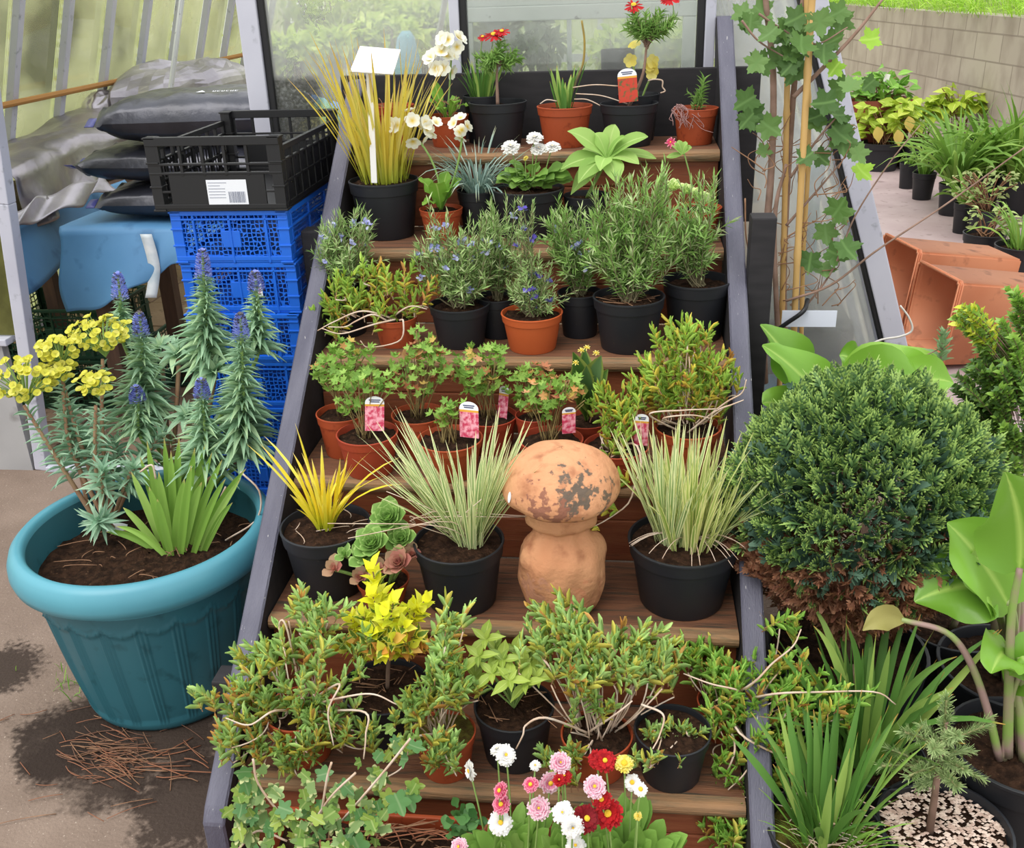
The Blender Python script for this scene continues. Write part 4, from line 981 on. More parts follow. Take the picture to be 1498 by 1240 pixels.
mb.build('leaves', leafmat('dark_crinkled_leaf', ['#4d7036', '#5c8040', '#3f6230', '#6f8f6a'], edge='#7f8f4a', rough=.4), p.root)
for (x, y) in ((850, 512), (858, 508), (842, 530), (872, 516)): flower_head(p.root, p.L(x, y, -.05), (0, -.5, 1), .016, m_petaly, 2, 6, .3, .5)
p = Pot('v', 'potted_geranium', 'geranium with a faded pink label in the front red-brown pot at left', 'potted plant')
geranium(p, [(520, 565, 30, 26), (540, 555, 26, 16), (567, 567, 16, 10), (508, 590, 10, 12)], 78, .026, .04)
plant_tag('plant_label', 'crumpled pink and white plant label in the front left geranium pot', 545, 600, 28, 40, p.b[1] - .02, m_top, m_pic_pink)
p = Pot('x', 'potted_geranium', 'sparse pruned geranium with few leaves beside an upright pink label', 'potted plant')
geranium(p, [(650, 605, 18, 14), (662, 597, 16, 8)], 26, .026, .0)
plant_tag('plant_label', 'upright plant label with a pink flower picture in the sparse geranium pot', 685, 609, 30, 42, p.b[1] - .02, m_top, m_pic_pink)
p = Pot('aa', 'potted_geranium', 'geranium with reddened lower leaves in the front pot behind the mushroom', 'potted plant')
geranium(p, [(805, 575, 36, 24), (832, 565, 22, 20), (790, 595, 24, 14), (850, 582, 10, 12)], 100, .026, .2)
plant_tag('plant_label', 'small reddish plant label among geranium leaves above the mushroom', 832, 608, 20, 30, p.b[1] - .02, m_top, m_pic_pink)
p = Pot('dd', 'potted_lampranthus', 'widest green fleshy-leaved bush with wiry base at the right end of the third step', 'potted plant')
lampranthus(p, [(1000, 540, 62, 46), (950, 545, 36, 40), (1050, 545, 32, 34), (1000, 490, 55, 22), (960, 580, 30, 18), (1040, 590, 26, 12)], 150, mats=m_lamp_y, L=.026, wire=30, base=lambda t: A([t[0] * .45, t[1] * .5, p.sz + .02]),
            trails=[[p.rnd(.3), p.L(1060, 590, -.05), p.L(1085, 575, -.06), p.L(1092, 555, -.06)], [p.rnd(.3), p.L(950, 606, -.09), p.L(1000, 600, -.1), p.L(1050, 598, -.08)], [p.rnd(.3), p.L(1050, 600, -.06), p.L(1070, 592, -.07), p.L(1088, 585, -.07)], [p.rnd(.3), p.L(970, 612, -.09), p.L(1010, 607, -.1), p.L(1040, 612, -.09)]])
p = Pot('cc', 'potted_lampranthus', 'red pot of fleshy trailer, one runner reaching past the mushroom cap', 'potted plant')
lampranthus(p, [(880, 585, 20, 22), (905, 600, 28, 26), (900, 635, 22, 10, -.04), (925, 580, 20, 24)], 34, mats=m_lamp_y, L=.026, wire=8,
            trails=[[p.rnd(.2), p.L(930, 650, -.05), p.L(938, 680, -.09), p.L(930, 705, -.12), p.L(920, 735, -.16), p.L(895, 755, -.185), p.L(868, 770, -.2), p.L(850, 772, -.205)]])
mb = MB()
for (x, y, dy) in ((905, 697, -.14), (900, 705, -.15), (890, 735, -.18), (882, 745, -.185), (860, 765, -.205), (850, 768, -.21), (868, 770, -.2), (912, 700, -.14), (895, 742, -.18)):
    t = p.L(x, y, dy); b = t + A([.02, .01, -.018]); stem_leaves(mb, bez(b, (b + t) / 2, t, 5), 10, .3, 1, .03, .005, .9, T_FLESH, [0, 0, 1], angend=.3)
mb.build('runner_leaves', m_lamp_y, p.root)
plant_tag('plant_label', 'red plant label tilted in the trailing plant pot right of the mushroom cap', 938, 622, 20, 38, p.b[1] - .01, m_top, m_pic_pink)

# ================================================================== second step
p = Pot('ee', 'potted_grass', 'golden yellow grass tuft in a black pot, at the left end of its step', 'potted plant', soil_at=.9)
clump(p, p.L(476, 772) * A([1, 1, 0]) + A([0, 0, p.sz]), 52, (.08, .19), (.006, .010), (.02, .42), (-.1, .7), m_yel, .018)
az_ = A([2.9, 2.6, 0.1, .5, 2.2, 3.1, -.3, .3]); clump(p, p.L(476, 772) * A([1, 1, 0]) + A([0, 0, p.sz]), 8, (.19, .26), (.006, .009), (.25, .6), (.1, .9), m_yel, .01, 'long_blades', az_)
mb = MB()
for k in range(12): b = p.rnd(.8); tube(mb, bez(b, b + A([.01, 0, .01]), b + A([RG.normal(0, .04), RG.normal(0, .03), .004]), 5), .001, 4)
mb.build('dry_blade', twig_m, p.root)
p = Pot('gg', 'potted_grass', 'white-striped grass fanning out left, in the black pot beside the mushroom', 'potted plant', soil_at=.92)
c0 = p.L(688, 782, 0) * A([1, 1, 0]) + A([0, 0, p.sz]); clump(p, c0, 78, (.14, .29), (.006, .0095), (.02, .55), (-.15, .5), m_var, .03)
clump(p, c0 + A([-.01, 0, 0]), 40, (.2, .34), (.005, .008), (.3, .75), (-.2, .35), m_var, .02, 'long_blades', RG.uniform(2.3, 3.9, 40)); clump(p, c0, 26, (.2, .30), (.005, .008), (.2, .55), (-.2, .3), m_var, .02, 'long_blades', RG.uniform(-.8, .8, 26))
mb = MB()
for k in range(10): tube(mb, smooth_path([c0, c0 + A([RG.normal(-.03, .08), RG.normal(-.03, .03), .08]), c0 + A([RG.normal(-.05, .12), RG.normal(-.05, .03), RG.uniform(.05, .15)])], 10), .0009, 4)
mb.build('dry_blade', twig_m, p.root)
p = Pot('ii', 'potted_grass', 'dense cream-striped grass in the largest black pot, right of the mushroom', 'potted plant', soil_at=.92)
c0 = p.L(1010, 792, 0) * A([1, 1, 0]) + A([0, -.0, p.sz]); clump(p, c0, 120, (.12, .27), (.006, .010), (.02, .5), (-.2, .55), m_var_y, .06)
clump(p, c0 + A([-.045, -.01, 0]), 70, (.16, .30), (.006, .009), (.1, .4), (-.25, .2), m_var, .03, 'long_blades'); clump(p, c0 + A([.03, 0, 0]), 40, (.16, .27), (.005, .008), (.3, .75), (-.2, .4), m_var, .03, 'long_blades', RG.uniform(-.9, .7, 40))
mb = MB()
for k in range(14): a = RG.uniform(-.5, 3.6); e = c0 + A([.13 * math.cos(a), -.09 * abs(math.sin(a)) - .02, RG.uniform(-.01, .03)]); tube(mb, bez(c0, (c0 + e) / 2 + A([0, 0, .05]), e, 8), .0009, 4)
mb.build('dry_blade', twig_m, p.root)
p = Pot('ff', 'potted_succulent', 'fleshy green and pink rosettes hiding their small terracotta pot, in front of the golden grass', 'potted plant')
m_aeo = leafmat('aeonium_leaf', ['#84a862', '#749a54', '#94b870'], edge='#a9c684', edge_at=.7, rough=.45, trans=.2); m_aeop = leafmat('pink_aeonium_leaf', ['#bf8a78', '#b07066', '#b59c78', '#9c5a58'], rough=.5, trans=.2, gain=.95)
for (x, y, r, nn_, mm_, dy) in ((570, 760, .052, 26, m_aeo, .02), (546, 797, .05, 24, m_aeo, -.03), (588, 790, .045, 18, m_aeo, -.0), (585, 825, .042, 20, m_aeop, -.05), (535, 815, .045, 14, m_aeo, -.04), (490, 833, .035, 8, m_aeop, -.05), (527, 846, .03, 10, m_aeop, -.05), (602, 812, .03, 10, m_aeop, -.02), (555, 835, .03, 12, m_aeop, -.06), (505, 812, .03, 8, m_aeo, -.03)):
    mb = MB(); c = p.L(x, y, dy); rosette(mb, c, r, nn_, (RG.normal(0, .2), -.7, 1), wf=.75); mb.build('rosette', mm_, p.root); stem_obj(p, (c[0] * .3, c[1] * .3, p.sz), c + A([0, .004, -.004]), .004, name='stem')

# terracotta mushroom ornament
mY = az(826, 872, 1 * RISE * 2)[1]; m0 = ay(826, 885, .26); mbse = az(824, 872, 2 * RISE); mbse = A([mbse[0], .36, 2 * RISE + .0005])
M_ = thing('mushroom_ornament', 'weathered terracotta mushroom garden ornament with a domed cap', 'ornament', mbse); s = depth(mbse) / FPX
def mushmat(nm, patches):
    m = mat(nm, '#bf8560', .8, col2='#cf9a72', scale=9, lo=.3, hi=.7, col3='#a06a4c', scale3=22, lo3=.52, hi3=.7, bump=.35, bscale=70, spec=.2); t = m.node_tree; l = t.links; b = [n for n in t.nodes if n.type == 'BSDF_PRINCIPLED'][0]; prev = b.inputs[0].links[0].from_socket
    tc = N(t, 'ShaderNodeTexCoord'); nz = N(t, 'ShaderNodeTexNoise', Scale=55, Detail=5); l.new(tc.outputs['Object'], nz.inputs['Vector'])
    for c, r, col, th in patches:
        d = N(t, 'ShaderNodeVectorMath', operation='DISTANCE'); l.new(tc.outputs['Object'], d.inputs[0]); d.inputs[1].default_value = c
        q = N(t, 'ShaderNodeMath', operation='MULTIPLY_ADD'); l.new(d.outputs['Value'], q.inputs[0]); q.inputs[1].default_value = .55 / r; l.new(nz.outputs[0], q.inputs[2])
        prev = mixc(t, ramp(t, q.outputs[0], [(th, (1, 1, 1)), (th + .06, (0, 0, 0))]), prev, col)
    l.new(prev, b.inputs[0]); return m
Rc = 82 * s; zr = ay(828, 714, mbse[1])[2] - mbse[2]; Ht = zr + 63 * s; Hs = zr - .02
mb = MB(); prof = [(.0005, Hs), (Rc * .6, Hs - .004), (Rc * .86, zr - .022), (Rc * .96, zr - .012)] + [(Rc * math.cos(t) ** .92, zr + (Ht - zr) * math.sin(t)) for t in np.linspace(0, PI / 2 * .985, 18)] + [(.0005, Ht)]
lathe(mb, prof, 56, dr=lambda a, i, z: .0025 * np.sin(3 * a + z * 20) + .0015 * np.sin(7 * a - z * 40)); cap = mb.build('cap', mushmat('mushroom_cap_terracotta', [((.035, -.085, zr + .035), .13, '#66594d', .62), ((.075, -.06, zr + .02), .10, '#6d5d4d', .60), ((-.02, -.085, zr - .0), .13, '#8d5f4c', .62)]), M_)
mb = MB(); Hh = Hs + .004; RS = 59 * s
prof = [(.0005, 0), (RS * .78, 0), (RS * .9, Hh * .06), (RS * 1.0, Hh * .25), (RS * 1.02, Hh * .36), (RS * 1.0, Hh * .50), (RS * .86, Hh * .60), (RS * .60, Hh * .68), (RS * .57, Hh * .73), (RS * .78, Hh * .78), (RS * .82, Hh * .88), (RS * .80, Hh), (.0005, Hh)]
pz = [q[1] for q in prof]; zz = np.interp(np.linspace(0, len(prof) - 1, 40), range(len(prof)), pz); rr = np.interp(np.linspace(0, len(prof) - 1, 40), range(len(prof)), [q[0] for q in prof])
def lump(a, i, z): k = math.sin(PI * min(1, max(0, z / Hh))); return k * (.006 * np.sin(2 * a + 1.2) + .004 * np.sin(4 * a + z * 40) + .002 * np.sin(9 * a - z * 45) + .003 * np.cos(3 * a + 40 * z))
lathe(mb, list(zip(rr, zz)), 56, dr=lump); mb.build('stalk', mushmat('mushroom_stalk_terracotta', [((-.06, -.06, .06), .12, '#b98468', .62), ((.03, -.08, .05), .12, '#c98a66', .6)]), M_)
q = ay(753, 699, mbse[1] - .05) - mbse; mb = MB(); d = A([q[0], -.06, 0]); d = unit(A([-.8, -.55, .2])); c = A([-Rc * .80, -Rc * .55, zr + .012]); u = unit(np.cross(d, A([0, 0, 1.]))); v = np.cross(u, d)
k = 14; a = np.arange(k) * 2 * PI / k; mb.add(np.concatenate([c + d * .002 + np.cos(a)[:, None] * u * .006 + np.sin(a)[:, None] * v * .012, [c + d * .004]]), [[i, (i + 1) % k, k] for i in range(k)]); mb.build('price_sticker', paper, M_)

# ================================================================== first step
GL_ = None
p = Pot('jj', 'potted_lampranthus', 'sprawling fleshy trailer hanging over the left stringer at the foot of the staging', 'potted plant')
lampranthus(p, [(440, 900, 48, 40, .03), (400, 990, 70, 50, -.03), (470, 960, 62, 55, -.02), (430, 1060, 80, 45, -.07), (360, 1020, 40, 40, -.05), (500, 1050, 55, 45, -.06), (300, 1015, 18, 10, -.08), (340, 1065, 30, 35, -.09), (560, 1070, 40, 30, -.08), (520, 920, 30, 40, .03), (400, 1100, 60, 20, -.1)], 160, L=.031, per=12, wire=40, sl=(.03, .06), base=lambda t: A([t[0] * .45, t[1] * .5, max(.04, min(t[2] - .03, p.sz + .02))]),
            trails=[[p.rnd(.3), p.L(400, 1040, -.1), p.L(365, 1060, -.12), p.L(330, 1050, -.12)], [p.rnd(.3), p.L(500, 1020, -.1), p.L(545, 1015, -.11), p.L(580, 1030, -.11)], [p.rnd(.3), p.L(495, 1000, -.08), p.L(480, 1040, -.11), p.L(488, 1090, -.13)], [p.rnd(.3), p.L(420, 920, .02), p.L(408, 915, .02), p.L(418, 960, -.02)], [p.rnd(.3), p.L(530, 1040, -.1), p.L(535, 1075, -.13), p.L(532, 1110, -.15)]])
p = Pot('kk', 'potted_euonymus', 'golden variegated euonymus on a short trunk in a wide black pot', 'potted plant', soil_at=.9)
m_euo = leafmat('golden_euonymus_leaf', ['#e0dc38', '#d6d630', '#eae658', '#ccd442'], rough=.4, gain=1.1); m_euo2 = leafmat('green_centred_euonymus_leaf', ['#5d7d3c', '#6d8c42'], edge='#e6dd6c', edge_at=.5, rough=.4); m_euo3 = leafmat('orange_tinged_euonymus_leaf', ['#d99a4a', '#e0b45a'], rough=.45)
mb = MB(); sb = MB(); T0 = p.L(568, 975); tube(sb, smooth_path([(0.005, 0, p.sz), T0, p.L(570, 940)], 10), .0045, 7)
for (x, y, dy) in ((545, 832, 0), (548, 850, 0), (545, 870, -.02), (560, 875, .02), (530, 900, -.03), (520, 915, 0), (600, 890, 0), (612, 895, -.01), (620, 880, .0), (590, 915, -.04), (610, 930, -.03), (560, 900, -.05), (545, 925, -.05), (575, 935, -.06), (525, 935, -.03), (598, 945, -.04), (560, 950, -.06), (540, 948, -.05), (585, 900, .03), (510, 945, -.03), (575, 880, -.04), (555, 915, .04), (590, 935, .04), (530, 920, .04), (495, 945, -.03), (512, 905, -.02), (620, 945, -.02)):
    t = p.L(x, y, dy); b = T0 + A([0, 0, .03]); pa = bez(b, (b + t) / 2 + A([0, 0, .01]), t, 7); tube(sb, pa, .0015, 4, cap=False); low = y > 925
    stem_leaves(mb, pa, 19, .3, 1, .035, .021, 1.1, T_OVAL, [1, 1, 2, 0, 0] if low else [0, 0, 0, 0, 0, 0, 1], angend=.5)
sb.build('trunk', bark, p.root); mb.build('foliage', [m_euo, m_euo2, m_euo3], p.root)
mb = MB()
for k in range(24): b = p.rnd(.85) + A([0, 0, .003]); tube(mb, [b, b + A([RG.normal(0, .03), RG.normal(0, .02), .003])], .001, 4)
tag(mb.build('leaf_litter', twig_d, p.root), kind='stuff')
mb = MB(); 
for (x, y) in ((520, 980), (527, 972), (516, 990)): c = p.L(x, y, -.05); scatter(mb, T_GER, [c], [[.3, -.4, .2]], [[0, -.6, 1]], .032, .036)
mb.build('weed_leaves', m_lush, p.root)
p = Pot('ll', 'potted_lampranthus', 'tall fleshy-leaved tuft in the mossy terracotta pot between golden shrub and laurel-like plant', 'potted plant', soil_m=soil_moss, soil_at=.93)
lampranthus(p, [(650, 960, 26, 50, .02), (640, 1010, 32, 40, -.03), (665, 900, 22, 25, .03), (680, 990, 24, 40, -.02), (610, 1030, 22, 20, -.05), (640, 1090, 40, 30, -.1)], 74, L=.032, per=12, wire=18, base=lambda t: A([t[0] * .3 - .01, t[1] * .3, p.sz if t[2] > p.sz else max(.02, t[2] - .03)]),
            trails=[[p.rnd(.3), p.L(605, 1080, -.1), p.L(590, 1120, -.12), p.L(560, 1140, -.13)], [p.rnd(.3), p.L(650, 1100, -.1), p.L(668, 1135, -.12)]])
p = Pot('mm', 'potted_shrub', 'young shrub of broad light green leaves in a wide black pot', 'potted plant', soil_at=.9)
mb = MB(); m_lau = leafmat('laurel_leaf', ['#98ac50', '#889f46', '#a8bc5c', '#788f40'], rib='#b4c474', rough=.4)
for (x, y, dy) in ((710, 935, 0), (700, 960, -.03), (735, 965, -.02), (720, 985, -.05), (765, 975, 0), (785, 990, -.02), (770, 1000, -.05), (745, 995, -.06), (695, 990, -.02), (780, 965, .03), (725, 950, .03), (755, 955, .04)):
    t = p.L(x, y, dy); b = A([0, 0, p.sz]); pa = bez(b, (b + t) / 2 + A([0, 0, .01]), t, 7); tube(mb, pa, .0022, 5, 1, cap=False); rosette(mb, t, .052, 6, (RG.normal(0, .3), -.5, 1), T_OVAL, 0, .42, (-.1, .7))
mb.build('foliage', [m_lau, m_stemg], p.root)
mb = MB()
for k in range(16): b = p.rnd(.85) + A([0, 0, .003]); tube(mb, [b, b + A([RG.normal(0, .035), RG.normal(0, .02), .004])], .001, 4)
tag(mb.build('leaf_litter', twig_d, p.root), kind='stuff')
p = Pot('nn', 'potted_lampranthus', 'broad spreading fleshy trailer in the central terracotta pot below the mushroom', 'potted plant', soil_at=.93)
lampranthus(p, [(850, 945, 75, 50, .03), (830, 990, 40, 40, -.02), (900, 960, 60, 42, .02), (870, 1020, 40, 30, -.02), (800, 920, 50, 40, .05), (940, 940, 50, 35, .05), (825, 900, 40, 30, .08), (960, 970, 40, 30, .04), (870, 1050, 26, 16, -.03), (820, 1110, 30, 30, -.1)], 130, L=.031, per=12, wire=36, base=lambda t: A([t[0] * .3, t[1] * .4, p.sz if t[2] > p.sz else max(.02, t[2] - .03)]),
            trails=[[p.rnd(.3), p.L(845, 980, .0), p.L(848, 940, .03), p.L(852, 910, .05)], [p.rnd(.3), p.L(800, 1050, -.1), p.L(770, 1060, -.11), p.L(765, 1075, -.12), p.L(755, 1095, -.12)], [p.rnd(.4), p.L(900, 1045, -.07), p.L(925, 1025, -.07)]])
p = Pot('pp', 'potted_lampranthus', 'bright green fleshy trailer at the right stringer spilling down beside the step', 'potted plant')
lampranthus(p, [(1060, 975, 50, 45, -.0), (1030, 960, 40, 30, .02), (1090, 1010, 45, 40, -.06), (1100, 1060, 42, 40, -.10), (1060, 1050, 30, 30, -.08), (1150, 980, 30, 30, -.06), (1160, 900, 16, 28, -.05), (1180, 1020, 40, 40, -.1), (1130, 1100, 50, 40, -.14), (1070, 1130, 30, 40, -.14), (1090, 1190, 45, 40, -.18), (1060, 1215, 40, 25, -.2), (1250, 1010, 40, 14, -.1), (1220, 1030, 30, 25, -.12)], 180, L=.031, per=12, wire=40, base=lambda t: A([t[0] * .5, t[1] * .5, min(p.sz, t[2] - .03)]), mats=[leafmat('lampranthus_fresh', ['#84aa58', '#94b864', '#769e4e'], base='#b0bc58', base_at=.3, rough=.4, trans=.35, gain=1.5), m_lamp[1], m_lamp[2]],
            trails=[[p.rnd(.3), p.L(1100, 1000, -.1), p.L(1130, 970, -.1), p.L(1160, 945, -.1), p.L(1172, 920, -.08)], [p.rnd(.3), p.L(1130, 1015, -.12), p.L(1200, 1012, -.12), p.L(1280, 1012, -.12), p.L(1310, 1030, -.12)], [p.rnd(.3), p.L(1080, 1070, -.13), p.L(1130, 1100, -.15), p.L(1200, 1125, -.17), p.L(1250, 1165, -.19), p.L(1300, 1192, -.2)],
                    [p.rnd(.3), p.L(1080, 1010, -.09), p.L(1040, 1000, -.1), p.L(1000, 985, -.08)], [p.rnd(.3), p.L(1075, 1090, -.13), p.L(1062, 1140, -.15), p.L(1070, 1200, -.17)], [p.rnd(.3), p.L(1100, 1100, -.14), p.L(1090, 1130, -.16), p.L(1065, 1155, -.17)]])
p = Pot('oo', 'potted_lampranthus', 'black pot with a few low fleshy seedlings, right end of the lowest step', 'potted plant', soil_at=.9)
lampranthus(p, [(985, 1065, 40, 8), (1010, 1070, 25, 10), (960, 1075, 18, 8, -.02), (955, 1110, 40, 8, -.09)], 26, L=.024, per=9, wire=6, sl=(.015, .035), trails=[[p.L(938, 1030, -.02), p.L(970, 1045, -.04), p.L(965, 1075, -.06), p.L(955, 1095, -.09)]])
# ================================================================== floor: front of the staging
class FPot(Pot):
    """pot standing on the ground, from its rim in the photo and its height"""
    def __init__(s, name, label, cat, px, py, wd, h, m=None, group=None, soil_m=None, soil_at=.88, z0=.0005):
        rim = az(px, py, z0 + h); s.b = A([rim[0], rim[1], z0]); s.D = wd * depth(rim) / FPX; s.h = h; s.sz = h * soil_at + .004; s.sc = depth(rim) / FPX
        s.root = thing(name, label, cat, s.b, group); pot_parts(s.root, s.D, h, m or blackpot, soil_m or soil, soil_at, seed=len(COL.objects))
class APot(Pot):
    def __init__(s, name, label, cat, X, Y, D, h, m=None, group=None, soil_m=None, soil_at=.88, z0=.0005):
        s.b = A([X, Y, z0]); s.D = D; s.h = h; s.sz = h * soil_at + .004; s.sc = depth((X, Y, h)) / FPX
        s.root = thing(name, label, cat, s.b, group); pot_parts(s.root, D, h, m or blackpot, soil_m or soil, soil_at, seed=len(COL.objects))

# planter trough with ivy and dead stems in front of the lowest step
x0, x1 = ay(385, 1200, -.16)[0], ay(705, 1200, -.16)[0]
T_ = thing('planter_trough', 'low terracotta trough of tangled dead stems in front of the lowest step', 'planter', ((x0 + x1) / 2, -.17, .0005))
hw = (x1 - x0) / 2; mb = MB(); th = .212
box(mb, (-hw, -.115, 0), (hw, .10, .012)); box(mb, (-hw, -.115, .0121), (hw, -.105, th), 0, .003); box(mb, (-hw, .09, .0121), (hw, .10, th), 0, .003); box(mb, (-hw, -.1049, .0121), (-hw + .01, .0899, th), 0, .003); box(mb, (hw - .01, -.1049, .0121), (hw, .0899, th), 0, .003)
mb.build('trough', terra, T_, False)
mb = MB(); X, Y = np.meshgrid(np.linspace(-hw + .011, hw - .011, 50), np.linspace(-.104, .089, 18), indexing='ij'); grid(mb, np.stack([X, Y, .185 + .006 * fbm(X, Y, 40, 2)], -1)); mb.build('soil', soil, T_)
mb = MB()
for k in range(150):
    b = A([RG.uniform(-hw * .5, hw * .95), RG.uniform(-.1, .08), RG.uniform(.19, .215)]); a = RG.normal(0, .9); L_ = RG.uniform(.04, .15)
    e = b + A([math.cos(a) * L_, math.sin(a) * L_ * .4, RG.normal(0, .012)]); e[0] = min(max(e[0], -hw), hw); e[2] = max(e[2], .19); tube(mb, bez(b, (b + e) / 2 + A([0, RG.normal(0, .015), .012]), e, 6), RG.uniform(.0008, .002), 4, RG.integers(2))
tag(mb.build('dead_stems', [twig_d, mat('reddish_dry_stem', '#9a5f42', .8)], T_), kind='stuff')

ivb = ay(430, 1200, -.2); iv = Spot('ivy', 'variegated cream-edged ivy trailing from the low terracotta trough', 'ivy', (ivb[0], -.19, .21))
mb = MB(); sb = MB()
m_ivy = [leafmat('variegated_ivy_leaf', ['#7f9c66', '#90ac76', '#70905a'], edge='#d2d6a6', edge_at=.55, rough=.45, gain=.8), leafmat('ivy_leaf', ['#98ac52', '#84a050', '#72944e'], rib='#a5b878', rough=.45, gain=.85), leafmat('dark_ivy_leaf', ['#4f7a4c', '#5d8a58'], rib='#7d9c74', rough=.4, gain=.9)]
pts = []
for (bx, by, rx, ry, n_, dy) in ((372, 1165, 26, 40, 22, .03), (360, 1205, 24, 34, 18, 0), (430, 1200, 40, 34, 22, -.02), (480, 1170, 40, 34, 22, .05), (520, 1205, 50, 34, 24, 0), (545, 1140, 30, 40, 12, .08), (582, 1090, 12, 24, 8, .1), (470, 1235, 60, 20, 20, -.05), (570, 1165, 40, 20, 12, .04), (400, 1130, 40, 16, 6, .08)):
    for k in range(n_): pts.append((bx + RG.normal(0, rx * .55), by + RG.normal(0, ry * .55), dy))
Q = A([iv.L(*q) for q in pts]); n = len(Q); scatter(mb, T_IVY, Q, unit(RG.normal(size=(n, 3)) * A([1, .5, .6]) + A([0, -.3, -.6])), RG.normal(0, .35, (n, 3)) + A([0, -1.0, .7]), RG.uniform(.02, .042, n), RG.uniform(.02, .04, n), RG.choice([0, 0, 1, 1, 2], n))
for (x, y, dy) in ((590, 1150, .04), (690 - 190 + 15, 1218, -.02), (575, 1155, .02)): c = iv.L(x, y, dy); scatter(mb, T_IVY, [c], [[.3, -.3, -.5]], [[0, -1, .7]], .05, .05, 2)
mb.build('leaves', m_ivy, iv.root)
for tr in ([(440, 1235), (480, 1170), (520, 1130)], [(350, 1240), (378, 1215), (420, 1230)], [(430, 1215), (380, 1150), (370, 1110)], [(500, 1200), (560, 1130), (600, 1080)], [(470, 1190), (478, 1140), (485, 1115)]): tube(sb, smooth_path([iv.L(x, y, .02) for x, y in tr], 14), .0022, 5)
sb.build('runner_stem', twig_m, iv.root)

BG = 'daisy pots at the foot of the staging'
def bspot(px, D, h, Y, label): X = ay(px, 1240, Y)[0]; return APot('potted_daisy', label, 'potted plant', X, Y, D, h, group=BG)
p = bspot(745, .15, .17, -.20, 'daisy plant with pink and white pompon flowers at the front, left of the red daisies')
bellis(p, [(740, 1212, 50, 24, .0), (770, 1195, 40, 26, .04), (705, 1218, 30, 14)], [(740, 1104, 30, m_petalw, .2, (.3, -.5, .8), .06), (687, 1127, 28, m_petalw, .3, (-.9, -.5, .1), .04), (727, 1095, 22, m_petalw, .12, (-.3, 0, .9), .07), (783, 1119, 16, m_petalw, .2, (0, -.4, 1), .06),
    (731, 1156, 22, m_petalh, .35), (733, 1176, 24, m_petalh, .35), (776, 1147, 20, m_petalh, .35), (788, 1182, 32, m_petalp, .14), (732, 1203, 32, m_petalw, .28), (671, 1238, 26, m_petalp, .2), (805, 1145, 30, m_petalp, .3, (.4, -.8, .4), .04)], 34, .05)
p = bspot(835, .15, .17, -.22, 'daisy plant with white and dark red pompons in the middle of the front daisies')
bellis(p, [(830, 1215, 45, 22, .0), (850, 1195, 40, 20, .05)], [(820, 1115, 31, m_petalp, .12, (.2, -.6, .8), .05), (823, 1188, 31, m_petalw, .12), (838, 1210, 32, m_petalw, .12, (.2, -.8, .4), -.05), (858, 1197, 36, m_petald, .3), (842, 1236, 28, m_petalw, .2), (825, 1134, 24, m_petalr, .2, (.2, -.4, .9), .04), (870, 1150, 31, m_petalp, .2, (0, -.6, .8), .0), (818, 1140, 18, m_petalr, .2, (0, -.4, .8), .03)], 30, .05)
p = bspot(920, .16, .17, -.19, 'daisy plant with bright red pompons and small yellow-eyed flowers, rightmost of the front daisies')
bellis(p, [(915, 1205, 50, 26, .02), (950, 1210, 40, 20), (890, 1180, 35, 24, .05), (920, 1175, 26, 24, .05)], [(885, 1112, 30, m_petalr, .3, (.1, -.6, .8), .05), (873, 1110, 26, m_petalr, .3, (-.4, -.6, .7), .06), (880, 1169, 26, m_petalr, .35), (890, 1190, 38, m_petalr, .35), (913, 1116, 24, m_petaly, .5, (0, -.4, 1), .05), (925, 1144, 22, m_petalw, .4, (-.2, -.6, .7), .04), (937, 1154, 18, m_petalw, .45), (933, 1193, 12, m_petaly, .2)], 38, .055)
wd = Spot('weed', 'small dark green leafy seedling among dead stems, left of the front daisies', 'weed', (ay(685, 1205, -.14)[0], -.14, .19)); mb = MB()
Q = A([wd.L(685 + RG.normal(0, 14), 1205 + RG.normal(0, 9), RG.normal(0, .01)) for _ in range(34)]); scatter(mb, T_SPOON, Q, unit(RG.normal(size=(34, 3)) * A([1, .6, .5])), RG.normal(0, .3, (34, 3)) + A([0, -.5, 1]), .026, .016); mb.build('leaves', leafmat('weed_leaf', ['#4f7a48', '#5d8a55', '#3f6a3c']), wd.root)

# ================================================================== right of the staging
p = FPot('potted_conifer', 'large clipped ball of dark green dwarf conifer, browned underneath, in a black pot', 'potted shrub', 1237, 945, 232, .27)
m_con = [leafmat('conifer_spray', ['#5d7c50', '#4d6e46', '#6b8c58', '#436342', '#587a4e'], tip='#9cb96c', tip_at=.5, trans=.2, gain=.9), leafmat('dead_conifer_spray', ['#8a5c44', '#9c6c50', '#74483a', '#a87c60'], trans=.15, gain=.85), leafmat('blueish_conifer_spray', ['#52705c', '#5d7c66', '#456350'], trans=.15, gain=.85)]
mb = MB(); c = p.L(1258, 742); R = A([180, 160, 186]) * p.sc; n = 3800
i = np.arange(n); ph = np.arccos(1 - 2 * (i + .5) / n); th = i * 2.39996; d = np.stack([np.cos(th) * np.sin(ph), np.sin(th) * np.sin(ph), np.cos(ph)], 1)
bump = 1 + .07 * np.sin(5 * th + 3 * np.cos(4 * ph)) * np.sin(3 * ph) + RG.normal(0, .035, n)
narrow = np.where(d[:, 2] < -.25, 1 - .38 * (-d[:, 2] - .25), 1)
P = c + d * R * (bump * .93)[:, None] * np.stack([narrow, narrow, np.ones(n)], 1)
dead = d[:, 2] + RG.normal(0, .17, n) < -.20
blu = (RG.uniform(size=n) < .35 - d[:, 2] * .4) & ~dead
mt = np.where(dead, 1, np.where(blu, 2, 0))
ax_ = unit(d + A([0, 0, .55]) + RG.normal(0, .22, (n, 3))); sd = unit(np.cross(ax_, RG.normal(size=(n, 3))))
T_SC = Tpl([.7, 1, .25], fold=.35, bend=.2)
